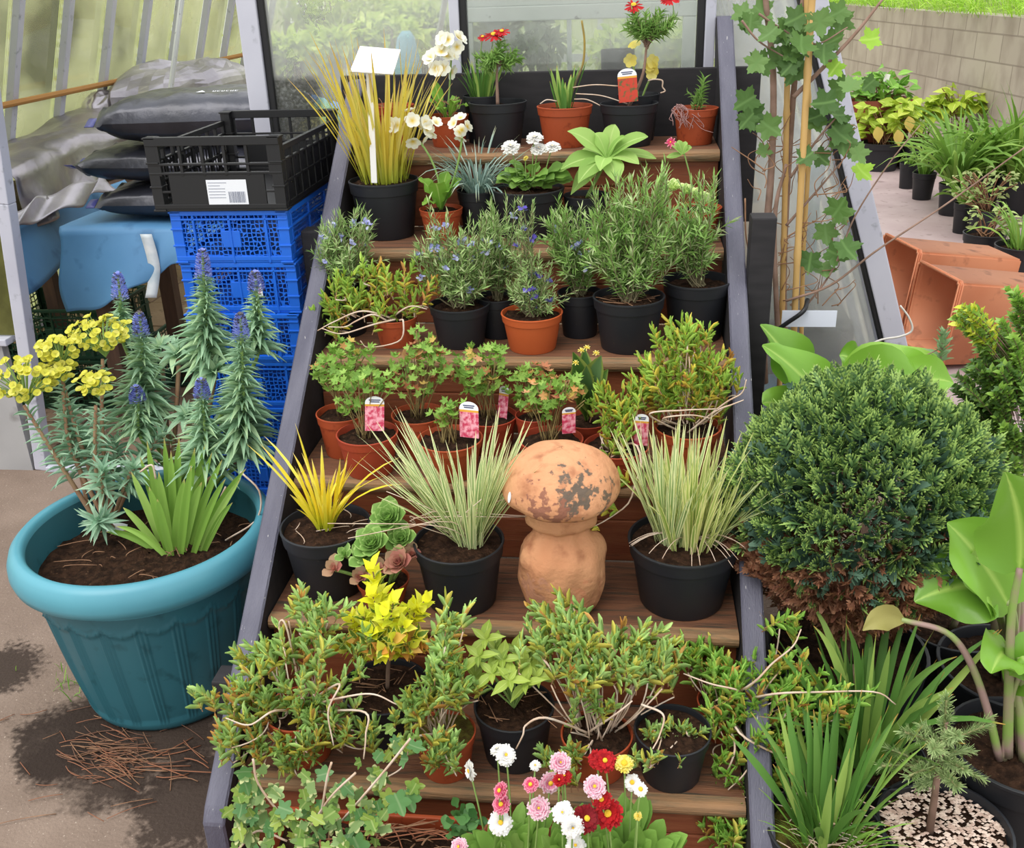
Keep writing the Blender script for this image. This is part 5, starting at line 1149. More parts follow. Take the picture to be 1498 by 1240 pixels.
for f_, ang in [(0, 0), (.15, .9), (.15, -.9), (.4, .8), (.4, -.8), (.62, .7), (.62, -.7), (.8, .5), (.8, -.5)]:
    D = math.cos(ang) * ax_ + math.sin(ang) * sd; L_ = .038 * (1.1 if ang == 0 else .62 * (1.15 - f_))
    scatter(mb, T_SC, P + ax_ * (.038 * f_ - .01), D, np.cross(ax_, sd) + RG.normal(0, .2, (n, 3)), L_ * RG.uniform(.8, 1.2, n), .0062, mt)
q = in_ball(1500, c, R * .84, .6); q[:, :2] = c[:2] + (q[:, :2] - c[:2]) * np.where(q[:, 2:3] < c[2] - .25 * R[2], 1 - .38 * ((c[2] - q[:, 2:3]) / R[2] - .25), 1); scatter(mb, T_SC, q, unit(q - c + RG.normal(0, .03, (1500, 3))), RG.normal(size=(1500, 3)), .05, .022, np.where(q[:, 2] < c[2] - R[2] * .18, 1, 2))
mb.build('foliage', m_con, p.root)
mb = MB(); tube(mb, [(0, 0, p.sz - .01), (0.01, 0, p.sz + .06), (.01, 0, c[2])], [.02, .016, .008], 8); mb.build('trunk', bark, p.root)
mb = MB(); box(mb, (-.01, -.1, p.sz), (.035, -.06, p.sz + .03), 0, .008); mb.build('stone', mat('pale_stone', '#b59c80', .9), p.root)

m_arum = leafmat('arum_leaf', ['#76a53e', '#84b248', '#6a9838', '#90ba54'], rib='#a5c668', trans=.3, rough=.35, spec=.5); m_arst = mat('arum_stalk', '#84a050', .5, col2='#9a7f78', scale=9, lo=.45, hi=.6)
def arum(p, leaves, stalks=True, r=.007):
    mb = MB(); sb = MB()
    for lf in leaves:
        (bx, by, bd), (tx, ty, td), w_, up = lf[:4]; b = p.L(bx, by, bd); t = p.L(tx, ty, td); ctrl = (b + t) / 2 + A(lf[4] if len(lf) > 4 else (0, 0, .03))
        broad(mb, bez(b, ctrl, t, 14), w_, up, [.3, .85, 1, .98, .88, .7, .45, .04], .28, .018, 8, ph=RG.uniform(0, 6), cols=9)
        base = A([RG.normal(0, .012), RG.normal(0, .012), p.sz]); tube(sb, bez(base, (base + b) / 2 + A([0, 0, .04]), b + (ctrl - b) * .12, 9), np.linspace(r * 1.3, r * .7, 9), 7)
    mb.build('leaf_blades', m_arum, p.root); sb.build('stalk', m_arst, p.root)
p = APot('potted_arum', 'broad wavy bright green leaves rising behind the clipped conifer ball', 'potted plant', 1.27, .80, .24, .24)
arum(p, [((1180, 575, 0), (1112, 475, 0), .12, (.4, -.6, .5)), ((1215, 600, -.05), (1115, 505, -.05), .12, (.3, -.6, .6)), ((1150, 610, -.06), (1115, 590, -.1), .10, (.3, -.7, .4)), ((1235, 575, -.02), (1378, 530, .05), .14, (-.2, -.7, .7), (0, 0, .05)), ((1240, 590, -.08), (1345, 560, -.08), .15, (0, -.8, .6), (0, 0, .08)), ((1330, 575, .02), (1290, 518, .05), .13, (-.2, -.7, .6)), ((1300, 585, -.08), (1395, 560, -.06), .12, (0, -.7, .7), (0, 0, .05)), ((1262, 550, .05), (1228, 520, .05), .10, (.3, -.6, .7))])
p = FPot('potted_arum', 'tall arum with pink-based stalks in the black pot at the right edge', 'potted plant', 1500, 1088, 215, .24)
arum(p, [((1478, 1005, 0), (1560, 930, -.02), .10, (-.2, -.7, .7)), ((1470, 955, 0), (1450, 985, -.1), .10, (-.3, -.8, .6)), ((1490, 960, -.02), (1515, 1000, -.05), .1, (0, -.7, .7))], r=.009)
st = MB()
for tr, r0 in (([(1462, 1110), (1445, 1040), (1420, 970), (1385, 925), (1318, 906)], .0085), ([(1474, 1105), (1476, 1000), (1480, 900), (1492, 830)], .0105), ([(1468, 1110), (1480, 1020), (1500, 970)], .007)):
    tube(st, smooth_path([p.L(x, y, -.02) for x, y in tr], 22), np.linspace(r0, r0 * .6, 22), 8)
st.build('leaf_stalk', m_arst, p.root); lb2 = MB(); lb3 = MB(); broad(lb2, bez(p.L(1491, 836, -.02), p.L(1500, 760, -.02), p.L(1470, 690, -.10), 14), .15, (-.3, -.8, .4), [.3, .85, 1, .98, .88, .7, .45, .04], .28, .018, 8, cols=9); broad(lb3, bez(p.L(1498, 972, -.02), p.L(1530, 950, -.04), p.L(1560, 990, -.10), 12), .11, (0, -.8, .6), [.3, .85, 1, .98, .88, .7, .45, .04], .28, .012, 8, cols=9); lb2.build('leaf_blade', m_arum, p.root); lb3.build('leaf_blade', m_arum, p.root); mb = MB(); broad(mb, bez(p.L(1322, 907, -.02), p.L(1290, 893, -.03), p.L(1262, 922, -.05), 10), .05, (0, -.8, .5), [.2, .7, 1, .9, .5, .05], .3, .006, 9); mb.build('withered_leaf', leafmat('olive_withered_leaf', ['#8c8a4c', '#a39a5a']), p.root)
p = FPot('potted_arum', 'leafy arum in the black pot behind the tall pink-stalked one', 'potted plant', 1480, 972, 205, .24)
arum(p, [((1450, 858, -.2), (1338, 880, -.24), .15, (0, -.7, .7)), ((1478, 890, -.22), (1385, 765, -.22), .16, (.4, -.7, .5)), ((1490, 870, -.12), (1436, 715, -.12), .16, (.5, -.7, .4)), ((1482, 880, -.2), (1400, 828, -.24), .14, (.2, -.7, .6)), ((1470, 850, .0), (1476, 695, .0), .15, (-.2, -.8, .4)), ((1495, 830, .02), (1515, 690, .02), .15, (-.3, -.7, .4)), ((1450, 850, -.06), (1395, 822, -.14), .13, (.3, -.7, .5)), ((1490, 800, -.08), (1450, 850, -.12), .10, (-.2, -.9, .3)), ((1500, 780, -.06), (1470, 760, -.06), .13, (-.3, -.8, .4))], r=.009)
p = FPot('plant_pot', 'black pot of soil and broken stalks between conifer pot and leafy arum', 'plant pot', 1395, 908, 150, .24)
sb = MB(); tube(sb, bez((0, 0, p.sz), (.01, 0, p.sz + .06), (.02, 0, p.sz + .11), 6), .008, 7); sb.build('stalk', m_arst, p.root)

p = FPot('potted_iris', 'front pot of broad green iris blades with tan tips, beside the spruce', 'potted plant', 1207, 1210, 168, .20, soil_m=soil_moss)
clump(p, (0, 0, p.sz), 46, (.16, .30), (.013, .02), (.03, .5), (-.1, .7), m_dkgreen, .05, prof=[.7, 1, 1, .9, .6, .04]); clump(p, (0, -.03, p.sz), 90, (.06, .14), (.002, .004), (.1, .9), (.3, 1.2), m_green, .06, 'fine_grass')
mb = MB()
for k in range(50): b = p.rnd(.9) + A([0, 0, .006]); tube(mb, bez(b, b + A([RG.normal(0, .02), -.01, .02]), b + A([RG.normal(0, .05), RG.normal(-.01, .03), .008]), 6), .0012, 4)
tag(mb.build('dry_blades', twig_m, p.root), kind='stuff')
p = FPot('potted_iris', 'rear pot of long iris blades in front of the conifer pot', 'potted plant', 1283, 1103, 140, .20)
clump(p, (-.02, 0, p.sz), 40, (.22, .38), (.014, .021), (.03, .55), (-.1, .9), m_dkgreen, .05, prof=[.7, 1, 1, .9, .6, .04])
mb = MB()
for (bx, tx, ty, cx, cy) in ((1275, 1400, 960, 1320, 980), (1280, 1395, 1005, 1330, 1030), (1250, 1190, 915, 1240, 960), (1255, 1238, 912, 1270, 980), (1270, 1302, 945, 1290, 1000), (1255, 1215, 975, 1250, 1000), (1262, 1395, 1015, 1300, 1060), (1240, 1175, 1060, 1190, 1010)):
    b = p.L(bx, 1110, 0); b[2] = p.sz; broad(mb, bez(b, p.L(cx, cy, -.0), p.L(tx, ty, -.03), 12), .017, (0, -1, .5), [.7, 1, 1, .9, .6, .04], .25)
mb.build('long_blades', m_dkgreen, p.root)
gr_m = mat('pale_gravel', '#d8c3b4', .8, col2='#b99f90', scale=60, lo=.45, hi=.55)
p = FPot('potted_spruce', 'young spruce with short needled tiers in a gravel-topped black pot', 'potted tree', 1382, 1206, 190, .20)
mb = MB(); tube(mb, [p.L(1362, 1205) * A([1, 1, 0]) + A([0, 0, p.sz]), p.L(1372, 1130), p.L(1385, 1055)], [.0075, .006, .0035], 8); mb.build('trunk', bark, p.root)
mb = MB(); sb = MB(); m_spr = leafmat('spruce_needle', ['#7d8f68', '#6d8258', '#8c9e76', '#62784f'], tip='#b5c496', trans=.2, gain=1.3)
for (by, tx, ty, dy) in ((1072, 1385, 1022, 0), (1095, 1322, 1070, -.02), (1090, 1442, 1062, 0), (1092, 1350, 1062, .04), (1125, 1290, 1120, -.03), (1120, 1330, 1135, -.06), (1118, 1436, 1138, -.03), (1105, 1420, 1098, .04), (1130, 1400, 1150, -.07), (1140, 1345, 1150, .03), (1100, 1365, 1095, -.07), (1112, 1410, 1125, -.06), (1085, 1400, 1075, -.05), (1100, 1446, 1050, .03), (1130, 1300, 1095, .03)):
    b = p.L(1372 + (1130 - by) * .15, by); t = p.L(tx, ty, dy); pa = bez(b, (b + t) / 2 + A([0, 0, .008]), t, 7); tube(sb, pa, .0022, 5); stem_leaves(mb, pa, 150, .08, 1, .018, .0024, 1.0, T_NEEDLE, 0, angend=.5, jit=.6)
pa = A([p.L(1370, 1140), p.L(1385, 1050)]); stem_leaves(mb, np.linspace(pa[0], pa[1], 6), 130, .2, 1, .018, .0024, .8, T_NEEDLE, 0, angend=.4, jit=.6)
mb.build('needles', m_spr, p.root); sb.build('branch', mat('spruce_branch', '#8a8a5c', .8), p.root)
mb = MB(); n = 900; a = RG.uniform(0, 2 * PI, n); r_ = p.D / 2 * .9 * np.sqrt(RG.uniform(0, 1, n))
for k in range(n):
    s_ = RG.uniform(.003, .0065); v = unit(RG.normal(size=(6, 3))); bx_ = A([[s_, 0, 0], [-s_, 0, 0], [0, s_ * .8, 0], [0, -s_ * .8, 0], [0, 0, s_ * .6], [0, 0, -s_ * .6]]) + RG.normal(0, s_ * .12, (6, 3))
    mb.add(bx_ + A([r_[k] * math.cos(a[k]), r_[k] * math.sin(a[k]), p.sz + .004]), [[0, 2, 4], [2, 1, 4], [1, 3, 4], [3, 0, 4], [2, 0, 5], [1, 2, 5], [3, 1, 5], [0, 3, 5]])
tag(mb.build('gravel', gr_m, p.root, False), kind='stuff')

p = APot('potted_box_shrub', 'upright small-leaved glossy box shrub by the stacked orange troughs', 'potted shrub', 1.80, 1.0, .26, .26)
m_box = [leafmat('box_leaf', ['#86a850', '#769848', '#98b860', '#668a42'], trans=.35, rough=.35, spec=.6, gain=1.3), leafmat('yellow_box_tip', ['#c9cf4c', '#b9c648', '#d6d866'], trans=.3), leafmat('dark_box_leaf', ['#567642', '#62824c'], rough=.35, spec=.6, gain=1.15)]
mb = MB(); sb = MB()
for (bx, by, rx, ry, n_, mm, dy) in ((1410, 470, 18, 28, 12, [0, 1], -.05), (1470, 500, 38, 45, 30, [0], 0), (1440, 560, 40, 45, 34, [0, 2], -.03), (1480, 600, 35, 60, 34, [0, 2], -.05), (1410, 600, 34, 45, 30, [2], .04), (1450, 660, 45, 45, 34, [2, 0], -.03), (1400, 640, 24, 24, 12, [0], -.06), (1490, 440, 20, 25, 12, [0], 0)):
    for t in blob_targets(p, [(bx, by, rx, ry, dy)], n_, .3):
        b = A([t[0] * .45, t[1] * .45, max(p.sz, t[2] - .12)]); pa = bez(b, b * .3 + t * .7 + A([0, 0, .015]), t, 7); tube(sb, pa, .0012, 4); stem_leaves(mb, pa, 26, .3, 1, .022, .013, 1.05, T_OVAL, mm, angend=.6)
mb.build('foliage', m_box, p.root); tube(sb, bez((0, 0, p.sz), p.L(1450, 620), p.L(1455, 520), 8), .006, 6); sb.build('stems', bark, p.root)
g = Spot('shrub_sprig', 'single upright sprig of downy grey-green leaves between conifer ball and box shrub', 'plant', (1.585, .80, 0)); mb = MB(); sb = MB()
stem = smooth_path([(0, 0, 0), g.L(1352, 640), g.L(1366, 570), g.L(1376, 525), g.L(1380, 492)], 20); tube(sb, stem, np.linspace(.005, .002, 20), 6); tube(sb, smooth_path([g.L(1366, 570), g.L(1345, 530, -.01), g.L(1378, 508, .0)], 8), .0015, 5); stem_leaves(mb, stem, 22, .72, 1, .042, .021, 1.0, T_OVAL, 0, whorl=3, Lend=.028, angend=.4)
mb.build('leaves', leafmat('downy_greygreen_leaf', ['#7f9a78', '#8ca886', '#6f8a68'], rib='#b5c6ae', rough=.7), g.root); sb.build('stem', bark, g.root)

# climber on canes
p = APot('potted_mallow', 'tall leggy lobed-leaved shrub with bare twigs, tied to bamboo canes beside the right stringer', 'potted shrub', 1.23, 1.18, .26, .26)
mb = MB(); sb = MB(); tb = MB(); m_mal = leafmat('lobed_mallow_leaf', ['#587c44', '#668a4c', '#4a6c3a', '#72945a'], rib='#6f945a', rough=.5, gain=.85); m_mal2 = leafmat('young_mallow_leaf', ['#94bc48', '#86b040'], rib='#a5c860')
def tr(pts, r0, r1, bld, dy=0): tube(bld, smooth_path([p.L(*q) if len(q) == 3 else p.L(q[0], q[1], dy) for q in pts], 26), np.linspace(r0, r1, 26), 7)
tr([(1118, 560), (1115, 420), (1128, 250), (1131, 110), (1120, 0), (1118, -60)], .011, .006, sb); tr([(1150, 560), (1146, 400), (1156, 200), (1168, 60), (1182, -60)], .010, .006, sb, .03); tr([(1140, 540), (1133, 330), (1150, 240)], .008, .004, sb, -.02)
tr([(1161, 142), (1215, 88), (1255, 45), (1292, -2)], .006, .003, sb, -.03); tr([(1156, 260), (1195, 205), (1225, 170)], .004, .002, sb, -.02); tr([(1150, 330), (1190, 285), (1230, 238)], .004, .002, sb, .0); tr([(1110, 20), (1140, 40), (1190, 65), (1240, 40)], .003, .0015, sb, -.04); tr([(1085, 30), (1110, 60), (1150, 85)], .003, .0015, sb, -.05)
tr([(1150, 440), (1215, 417), (1283, 366), (1385, 298), (1500, 215)], .0035, .0018, sb, -.06); tr([(1160, 470), (1215, 400), (1250, 318), (1300, 240), (1346, 183)], .003, .0014, sb, -.05); tr([(1120, 250), (1100, 235), (1070, 215)], .002, .001, tb, -.08); tr([(1090, 290), (1092, 350), (1105, 395), (1120, 398)], .002, .0015, tb, -.08)
for k in range(70):
    x, y = RG.uniform(1100, 1230), RG.uniform(210, 450); P0 = [(x, y, RG.normal(0, .04))]
    for j in range(3): P0.append((P0[-1][0] + RG.normal(4, 13), P0[-1][1] - RG.uniform(0, 22), P0[-1][2] + RG.normal(0, .01)))
    tr(P0, .0016, .0008, tb)
for (x, y, k, mm) in ((1107, 146, 2, 0), (1100, 165, 2, 0), (1131, 85, 2, 0), (1148, 30, 3, 0), (1243, 85, 1, 1), (1297, 37, 1, 1), (1263, 112, 2, 0), (1215, 139, 3, 0), (1205, 166, 2, 0), (1226, 183, 2, 0), (1246, 205, 2, 0), (1243, 238, 1, 1), (1205, 318, 2, 0), (1226, 335, 2, 0), (1205, 369, 2, 0), (1202, 58, 3, 0), (1172, 40, 2, 0), (1100, 14, 3, 0), (1243, 8, 2, 0), (1125, 60, 2, 0), (1190, 20, 3, 0), (1085, 40, 1, 0), (1160, 75, 2, 0), (1188, 210, 2, 0), (1195, 350, 1, 0), (1240, 165, 2, 0), (1110, 225, 1, 0), (1180, 90, 2, 0)):
    for _ in range(k):
        c = p.L(x + RG.normal(0, 6), y + RG.normal(0, 7), RG.normal(-.02, .03)); L_ = RG.uniform(.055, .085) * (1.0 if k > 1 else .9); scatter(mb, T_MAL, [c], [unit(A([RG.normal(0, .7), -.2, -.5 + RG.normal(0, .4)]))], [[RG.normal(0, .4), -1, .5]], L_, L_ * 1.05, mm)
mb.build('leaves', [m_mal, m_mal2], p.root); sb.build('stems', bark, p.root); tb.build('bare_twigs', twig_d, p.root)
mP = p
for lab, pts, r_ in (('brightest bamboo cane, running the full height beside the lobed shrub', [(1166, 470), (1164, 430), (1176, 200), (1188, 0), (1192, -70)], .0085), ('short brown bamboo cane with a cut top, left of the bright canes', [(1140, 480), (1145, 420), (1152, 112)], .0075), ('thin bamboo cane close behind the brightest one', [(1172, 470), (1174, 410), (1183, 210), (1179, -40)], .006)):
    b = p.L(*pts[0], -.05 if 'bright' in lab[:8] else .02); cpts = [p.L(x, y, -.05 if 'bright' in lab[:8] else .02) for x, y in pts]
    d0 = (cpts[1] - cpts[-1]) / np.linalg.norm(cpts[1] - cpts[-1]); k = (cpts[0][2] - p.sz - .005) / max(-d0[2], .1); foot = cpts[0] + d0 * k; t_ = thing('bamboo_cane', lab, 'garden cane', p.b + foot, 'bamboo canes tied to the lobed shrub'); mb = MB()
    path = smooth_path([foot] + cpts[1:], 60) - foot; rr = np.full(60, r_); rr[::9] *= 1.22; tube(mb, path, rr, 9); mb.build('cane', bamboo, t_)
c = p.L(1184, 466, -.09); w_ = 32 * p.sc; t_ = thing('plant_label', 'blank white label strapped to the canes above the wavy leaves', 'plant label', p.b + c); mb = MB(); box(mb, (-.07, -.001, -.022), (.068, .001, .022), 0, 0); mb.build('card', mat('label_card', '#dfe4f2', .5), t_, False); mb = MB(); tube(mb, smooth_path([(-.105, -.006, -.05), (-.06, -.012, -.01), (-.02, -.016, .025), (-.005, .02, .045)], 14), .006, 6); mb.build('strap', blackpl, t_)
wr = Spot('garden_wire', 'bent white wire sticking up in front of the glass and orange troughs', 'wire', (p.b[0] + .3, 1.25, 0)); mb = MB(); tube(mb, smooth_path([(0, 0, 0), wr.L(1235, 580), wr.L(1247, 529), wr.L(1281, 500), wr.L(1317, 492), wr.L(1334, 483), wr.L(1330, 465), wr.L(1317, 447)], 40), .003, 6); tag(mb.build('wire', mat('white_wire', '#d9d4cc', .5), wr.root))

# orange troughs stacked on their sides
def trough(label, c, yaw, roll, L=.62, w_=.27, h_=.24, group='orange troughs tipped on their sides'):
    t = thing('planter_trough', label, 'planter', c, group); t.rotation_euler = (roll, 0, yaw); mb = MB(); th = .012
    # local: opening faces -y, length along x, width along z (lying on its side)
    def ring(y, k): return A([(-L / 2 * k, y, -w_ / 2 * k + 0), (L / 2 * k, y, -w_ / 2 * k), (L / 2 * k, y, w_ / 2 * k), (-L / 2 * k, y, w_ / 2 * k)])
    bm = bmesh.new(); rings = [ring(0, 1.0), ring(.02, 1.0), ring(.022, .93), ring(h_, .82)]; V = [[bm.verts.new(v) for v in r] for r in rings]
    ins = [ring(0, .955), ring(.02, .9), ring(h_ - th, .79)]; I = [[bm.verts.new(v) for v in r] for r in ins]
    for a, b in zip(V[:-1], V[1:]):
        for i in range(4): bm.faces.new((a[i], a[(i + 1) % 4], b[(i + 1) % 4], b[i]))
    bm.faces.new(V[-1])
    for a, b in zip(I[:-1], I[1:]):
        for i in range(4): bm.faces.new((a[i], b[i], b[(i + 1) % 4], a[(i + 1) % 4]))
    bm.faces.new(I[-1][::-1])
    for i in range(4): bm.faces.new((V[0][i], I[0][i], I[0][(i + 1) % 4], V[0][(i + 1) % 4]))
    bmesh.ops.recalc_face_normals(bm, faces=bm.faces); bmesh.ops.bevel(bm, geom=bm.edges[:], offset=.009, segments=3, affect='EDGES'); frombm(mb, bm); mb.build('trough', peach, t); return t
c = az(1357, 462, .2); trough('nearer of two hollow orange troughs tipped on their sides, mouth facing the glass', (c[0], c[1], .212), math.radians(-77), -.10, .36, .40, .56)
c2 = az(1308, 418, .2); trough('farther orange trough on its side, pushed against the back of the nearer one', (c2[0], c2[1] + .05, .212), math.radians(-77), -.10, .36, .40, .56)
tp = FPot('seedling_pot', 'tiny dark sprouting plant by the far end of the orange troughs', 'potted plant', 1288, 362, 18, .07, group='pots along the membrane path')
clump(tp, (0, 0, tp.sz), 30, (.03, .08), (.006, .012), (.1, .9), (0, .6), leafmat('reddish_sprout', ['#7d6a45', '#6f7a45', '#8a5a45']), .02)

# ================================================================== pots along the path
PG = 'pots along the membrane path'
m_hyd = leafmat('yellowgreen_hydrangea_leaf', ['#a9c048', '#b9cc54', '#98b042', '#c6d264'], trans=.4, rib='#d9e08a'); m_hyd2 = leafmat('midgreen_bed_leaf', ['#7fae4f', '#92bf5e', '#6b9c45'], trans=.35, rib='#b5d68a')
m_agap = leafmat('strap_leaf', ['#6a903e', '#7a9f4a', '#5c8236', '#8eb058'], trans=.3)
def leafy(p, blobs, n, size, m, asp=.75):
    T = blob_targets(p, blobs, n, .4); mb = MB(); sb = MB(); d = unit(RG.normal(size=(n, 3)) * A([1, 1, .3]) + A([0, 0, -.2]))
    scatter(mb, T_OVAL, T, d, RG.normal(0, .35, (n, 3)) + A([0, -.3, 1]), RG.uniform(.7, 1.2, n) * size, RG.uniform(.7, 1.1, n) * size * asp)
    for t in T[::4]: b = p.rnd(.4); tube(sb, bez(b, b + (t - b) * A([.4, .4, .7]), t, 6), .004, 4)
    mb.build('foliage', m, p.root); sb.build('stems', twig_d, p.root)
def strappy(p, n, L, W=.02, droop=(.5, 2.2)): clump(p, (0, 0, p.sz), n, L, (W * .8, W * 1.2), (.05, .6), droop, m_agap, p.D * .25, prof=[.8, 1, 1, .9, .6, .05])
p = FPot('potted_hydrangea', 'yellow-green leafy plant in a square-looking black pot at the far left of the path', 'potted plant', 1290, 207, 62, .24, group=PG)
leafy(p, [(1300, 170, 36, 26), (1270, 175, 22, 22), (1290, 195, 30, 12)], 70, .13, m_hyd)
rp = thing('planter_trough', 'dark red trough of green bedding plants beside the far block wall', 'planter', tuple(az(1290, 248, .0) + A([-.05, .30, .001])), None); s = depth(rp.location) / FPX
bm = bmesh.new(); hw, hd, hh = .30, .18, .56
rr = [[bm.verts.new(v) for v in [(-hw * k, -hd * k, z), (hw * k, -hd * k, z), (hw * k, hd * k, z), (-hw * k, hd * k, z)]] for k, z in ((.8, 0), (1.0, hh), (.93, hh), (.9, hh - .05))]
bm.faces.new(rr[0][::-1]); [bm.faces.new((a[i], a[(i + 1) % 4], b[(i + 1) % 4], b[i])) for a, b in zip(rr[:-1], rr[1:]) for i in range(4)]; bm.faces.new(rr[3]); mb = MB(); frombm(mb, bm); mb.build('trough', mat('dark_red_plastic', '#7d3a30', .5, col2='#8f463a', scale=4), rp, False)
class _Q(Pot):
    def __init__(s, root, h, D): s.root = root; s.b = A(root.location); s.h = h; s.sz = h - .03; s.D = D; s.sc = depth(s.b) / FPX
q = _Q(rp, hh, .4); leafy(q, [(1275, 125, 45, 24), (1300, 128, 34, 26), (1258, 140, 20, 20)], 150, .11, m_hyd2, .85)
b = q.W(1287, 145, -.1); t_ = thing('plant_label', 'white paddle label standing in the red trough of bedding plants', 'plant label', b); sc_ = depth(b) / FPX; mb = MB(); tp_ = ay(1296, 118, b[1]) - b; pole(mb, (0, 0, -.1), tp_, .012, .004); pole(mb, tp_ * .92, tp_ * 1.35, .045, .004); mb.build('paddle', white_pl, t_, False)
p = FPot('potted_hydrangea', 'tall yellow-green leafy plants in a black pot against the block wall', 'potted plant', 1398, 204, 60, .25, group=PG); leafy(p, [(1400, 148, 34, 18), (1385, 140, 20, 14), (1410, 160, 22, 14)], 60, .15, m_hyd)
p = FPot('potted_hydrangea', 'yellow-green broad leaves with two straw-coloured withered ones, left of the strappy plants', 'potted plant', 1345, 205, 62, .24, group=PG); leafy(p, [(1345, 160, 40, 18), (1330, 168, 30, 18), (1365, 158, 20, 14)], 80, .14, m_hyd)
mb = MB(); q0 = [p.L(1313, 190, -.2), p.L(1329, 170, -.2), p.L(1283, 185, -.2)]; scatter(mb, T_OVAL, q0, [[.2, -.2, -1]] * 3, [[0, -1, .3]] * 3, .14, .09); mb.build('withered_leaf', leafmat('straw_leaf', ['#d9c069']), p.root)
for (px, py, wd, lab, n, L) in ((1331, 238, 28, 'small black pot, first of the two little pots left of the strappy plants', 10, (.1, .2)), (1353, 252, 34, 'small black pot with drooping straps, second from the yellow-green plants', 26, (.2, .45))):
    p = FPot('potted_agapanthus', lab, 'potted plant', px, py, wd, .20, group=PG); strappy(p, n, L)
for (px, py, wd, h, lab, n, L) in ((1397, 268, 44, .22, 'broad strappy-leaved clump in the middle of the path row', 90, (.35, .75)), (1445, 255, 44, .24, 'strappy clump behind the middle clump, close to the block wall', 80, (.35, .75)), (1488, 262, 46, .24, 'strappy clump at the right edge under the block wall', 80, (.35, .75)), (1412, 296, 30, .2, 'small pot of short straps in front of the broad strappy clump', 20, (.15, .3))):
    p = FPot('potted_agapanthus', lab, 'potted plant', px, py, wd, h, group=PG); strappy(p, n, L, .03)
p = FPot('potted_shrub', 'grey twiggy small-leaved shrub in the row of path pots', 'potted shrub', 1441, 306, 42, .20, group=PG)
leafy(p, [(1440, 265, 50, 22), (1420, 285, 30, 16), (1470, 270, 30, 20)], 120, .05, leafmat('greygreen_leaf', ['#8fa06c', '#a3b27f', '#7a8c58']), .5)
p = FPot('potted_shrub', 'plain black pot with pale leaf tufts at the front of the path row', 'potted shrub', 1441, 340, 60, .225, group=PG)
leafy(p, [(1424, 318, 8, 18), (1465, 318, 12, 20), (1480, 325, 8, 12)], 60, .05, leafmat('pale_tuft_leaf', ['#a5b87c', '#b5c68f', '#8fa466']), .55)
p = FPot('potted_grass', 'large black pot with trailing fine straps at the right edge of the path row', 'potted plant', 1494, 358, 72, .24, group=PG); strappy(p, 40, (.2, .5), .012)
p = FPot('potted_grass', 'little pot of spidery green straps in front of the large right-edge pot', 'potted plant', 1497, 392, 26, .12, group=PG); strappy(p, 26, (.1, .22), .006)
p = FPot('potted_shrub', 'mounded mixed green plants behind the strappy pots under the block wall', 'potted shrub', 1462, 240, 60, .24, group=PG); leafy(p, [(1470, 200, 45, 16), (1495, 205, 25, 18)], 90, .12, m_hyd2, .3)

# ================================================================== teal planter
rimz = .0; c0 = az(236, 1003, 0); Yc = c0[1] + .03; rim = ay(209, 764, Yc); PD = 375 * depth(rim) / FPX; PH = rim[2]; pr_ = PD / 2
TP = thing('garden_planter', 'large round teal plastic planter with a paler rolled rim and fluted sides', 'planter', (rim[0], Yc, .0005))
mb = MB(); zs = np.linspace(.03, .80, 46); rb = pr_ * .65
def rad(z): t = z; return rb + (pr_ * .87 - rb) * (t / .83) ** .72
NP_ = 20
def flute(a, i, z):
    zz = z / PH; ph = (a * NP_ / (2 * PI)) % 1.0; d = np.abs(ph - .5)          # .5 = panel centre, 0/1 = rib
    rib = np.where(np.abs(.5 - d) < .17, .004 * (np.cos((.5 - d) / .17 * 3 * PI * 1.0) > 0), 0)
    top = .70 + .045 * (np.abs(ph - .5) * 2) ** 2 - .02
    on = (zz > .08) & (zz < top); lip = np.exp(-((zz - top) / .012) ** 2) * .005
    return np.where(on, rib - .004, 0) + lip * (zz > .5)
prof = [(.0005, .012 * PH), (rb * .92, .012 * PH), (rb * .95, 0), (rb, .004)] + [(rad(z), z * PH) for z in zs]
lathe(mb, prof, 480, dr=lambda a, i, z: flute(a, i, z) if i > 3 else 0); mb.build('body', teal, TP)
mb = MB(); lathe(mb, [(rad(.79), .79 * PH), (pr_ * .885, .835 * PH), (pr_ * .93, .828 * PH), (pr_ * .985, .85 * PH), (pr_ * 1.0, .89 * PH), (pr_ * .995, .93 * PH), (pr_ * .97, .975 * PH), (pr_ * .93, 1.0 * PH), (pr_ * .89, 1.0 * PH), (pr_ * .865, .985 * PH), (pr_ * .858, .96 * PH)], 120); mb.build('rim', teal_rim, TP)
mb = MB(); lathe(mb, [(pr_ * .858, .96 * PH), (pr_ * .85, .9 * PH), (pr_ * .80, .66 * PH)], 96); mb.build('inner_wall', teal, TP)
SZ = .80 * PH; mb = MB(); a = np.linspace(0, 2 * PI, 65); P = np.stack([np.stack([pr_ * .835 * f * np.cos(a), pr_ * .835 * f * np.sin(a), SZ + .01 * (1 - f) + .007 * fbm(f * np.cos(a) * 9, f * np.sin(a) * 9, 2, 4) * (1 if f < 1 else 1)], 1) for f in np.linspace(1, .01, 22)]); grid(mb, P); mb.build('soil', soil, TP)
tb_ = A([rim[0], Yc, .0])
class InP(Pot):
    def __init__(s, name, label, cat, px, py, D=.12, group=None):
        q = az(px, py, SZ + .006); s.b = q; s.D = D; s.h = 0; s.sz = 0; s.sc = depth(q) / FPX; s.root = thing(name, label, cat, q, group)
mb = MB()
p = InP('euphorbia', 'euphorbia with lime yellow flower heads and blue-green whorls, left in the teal planter', 'plant', 160, 772)
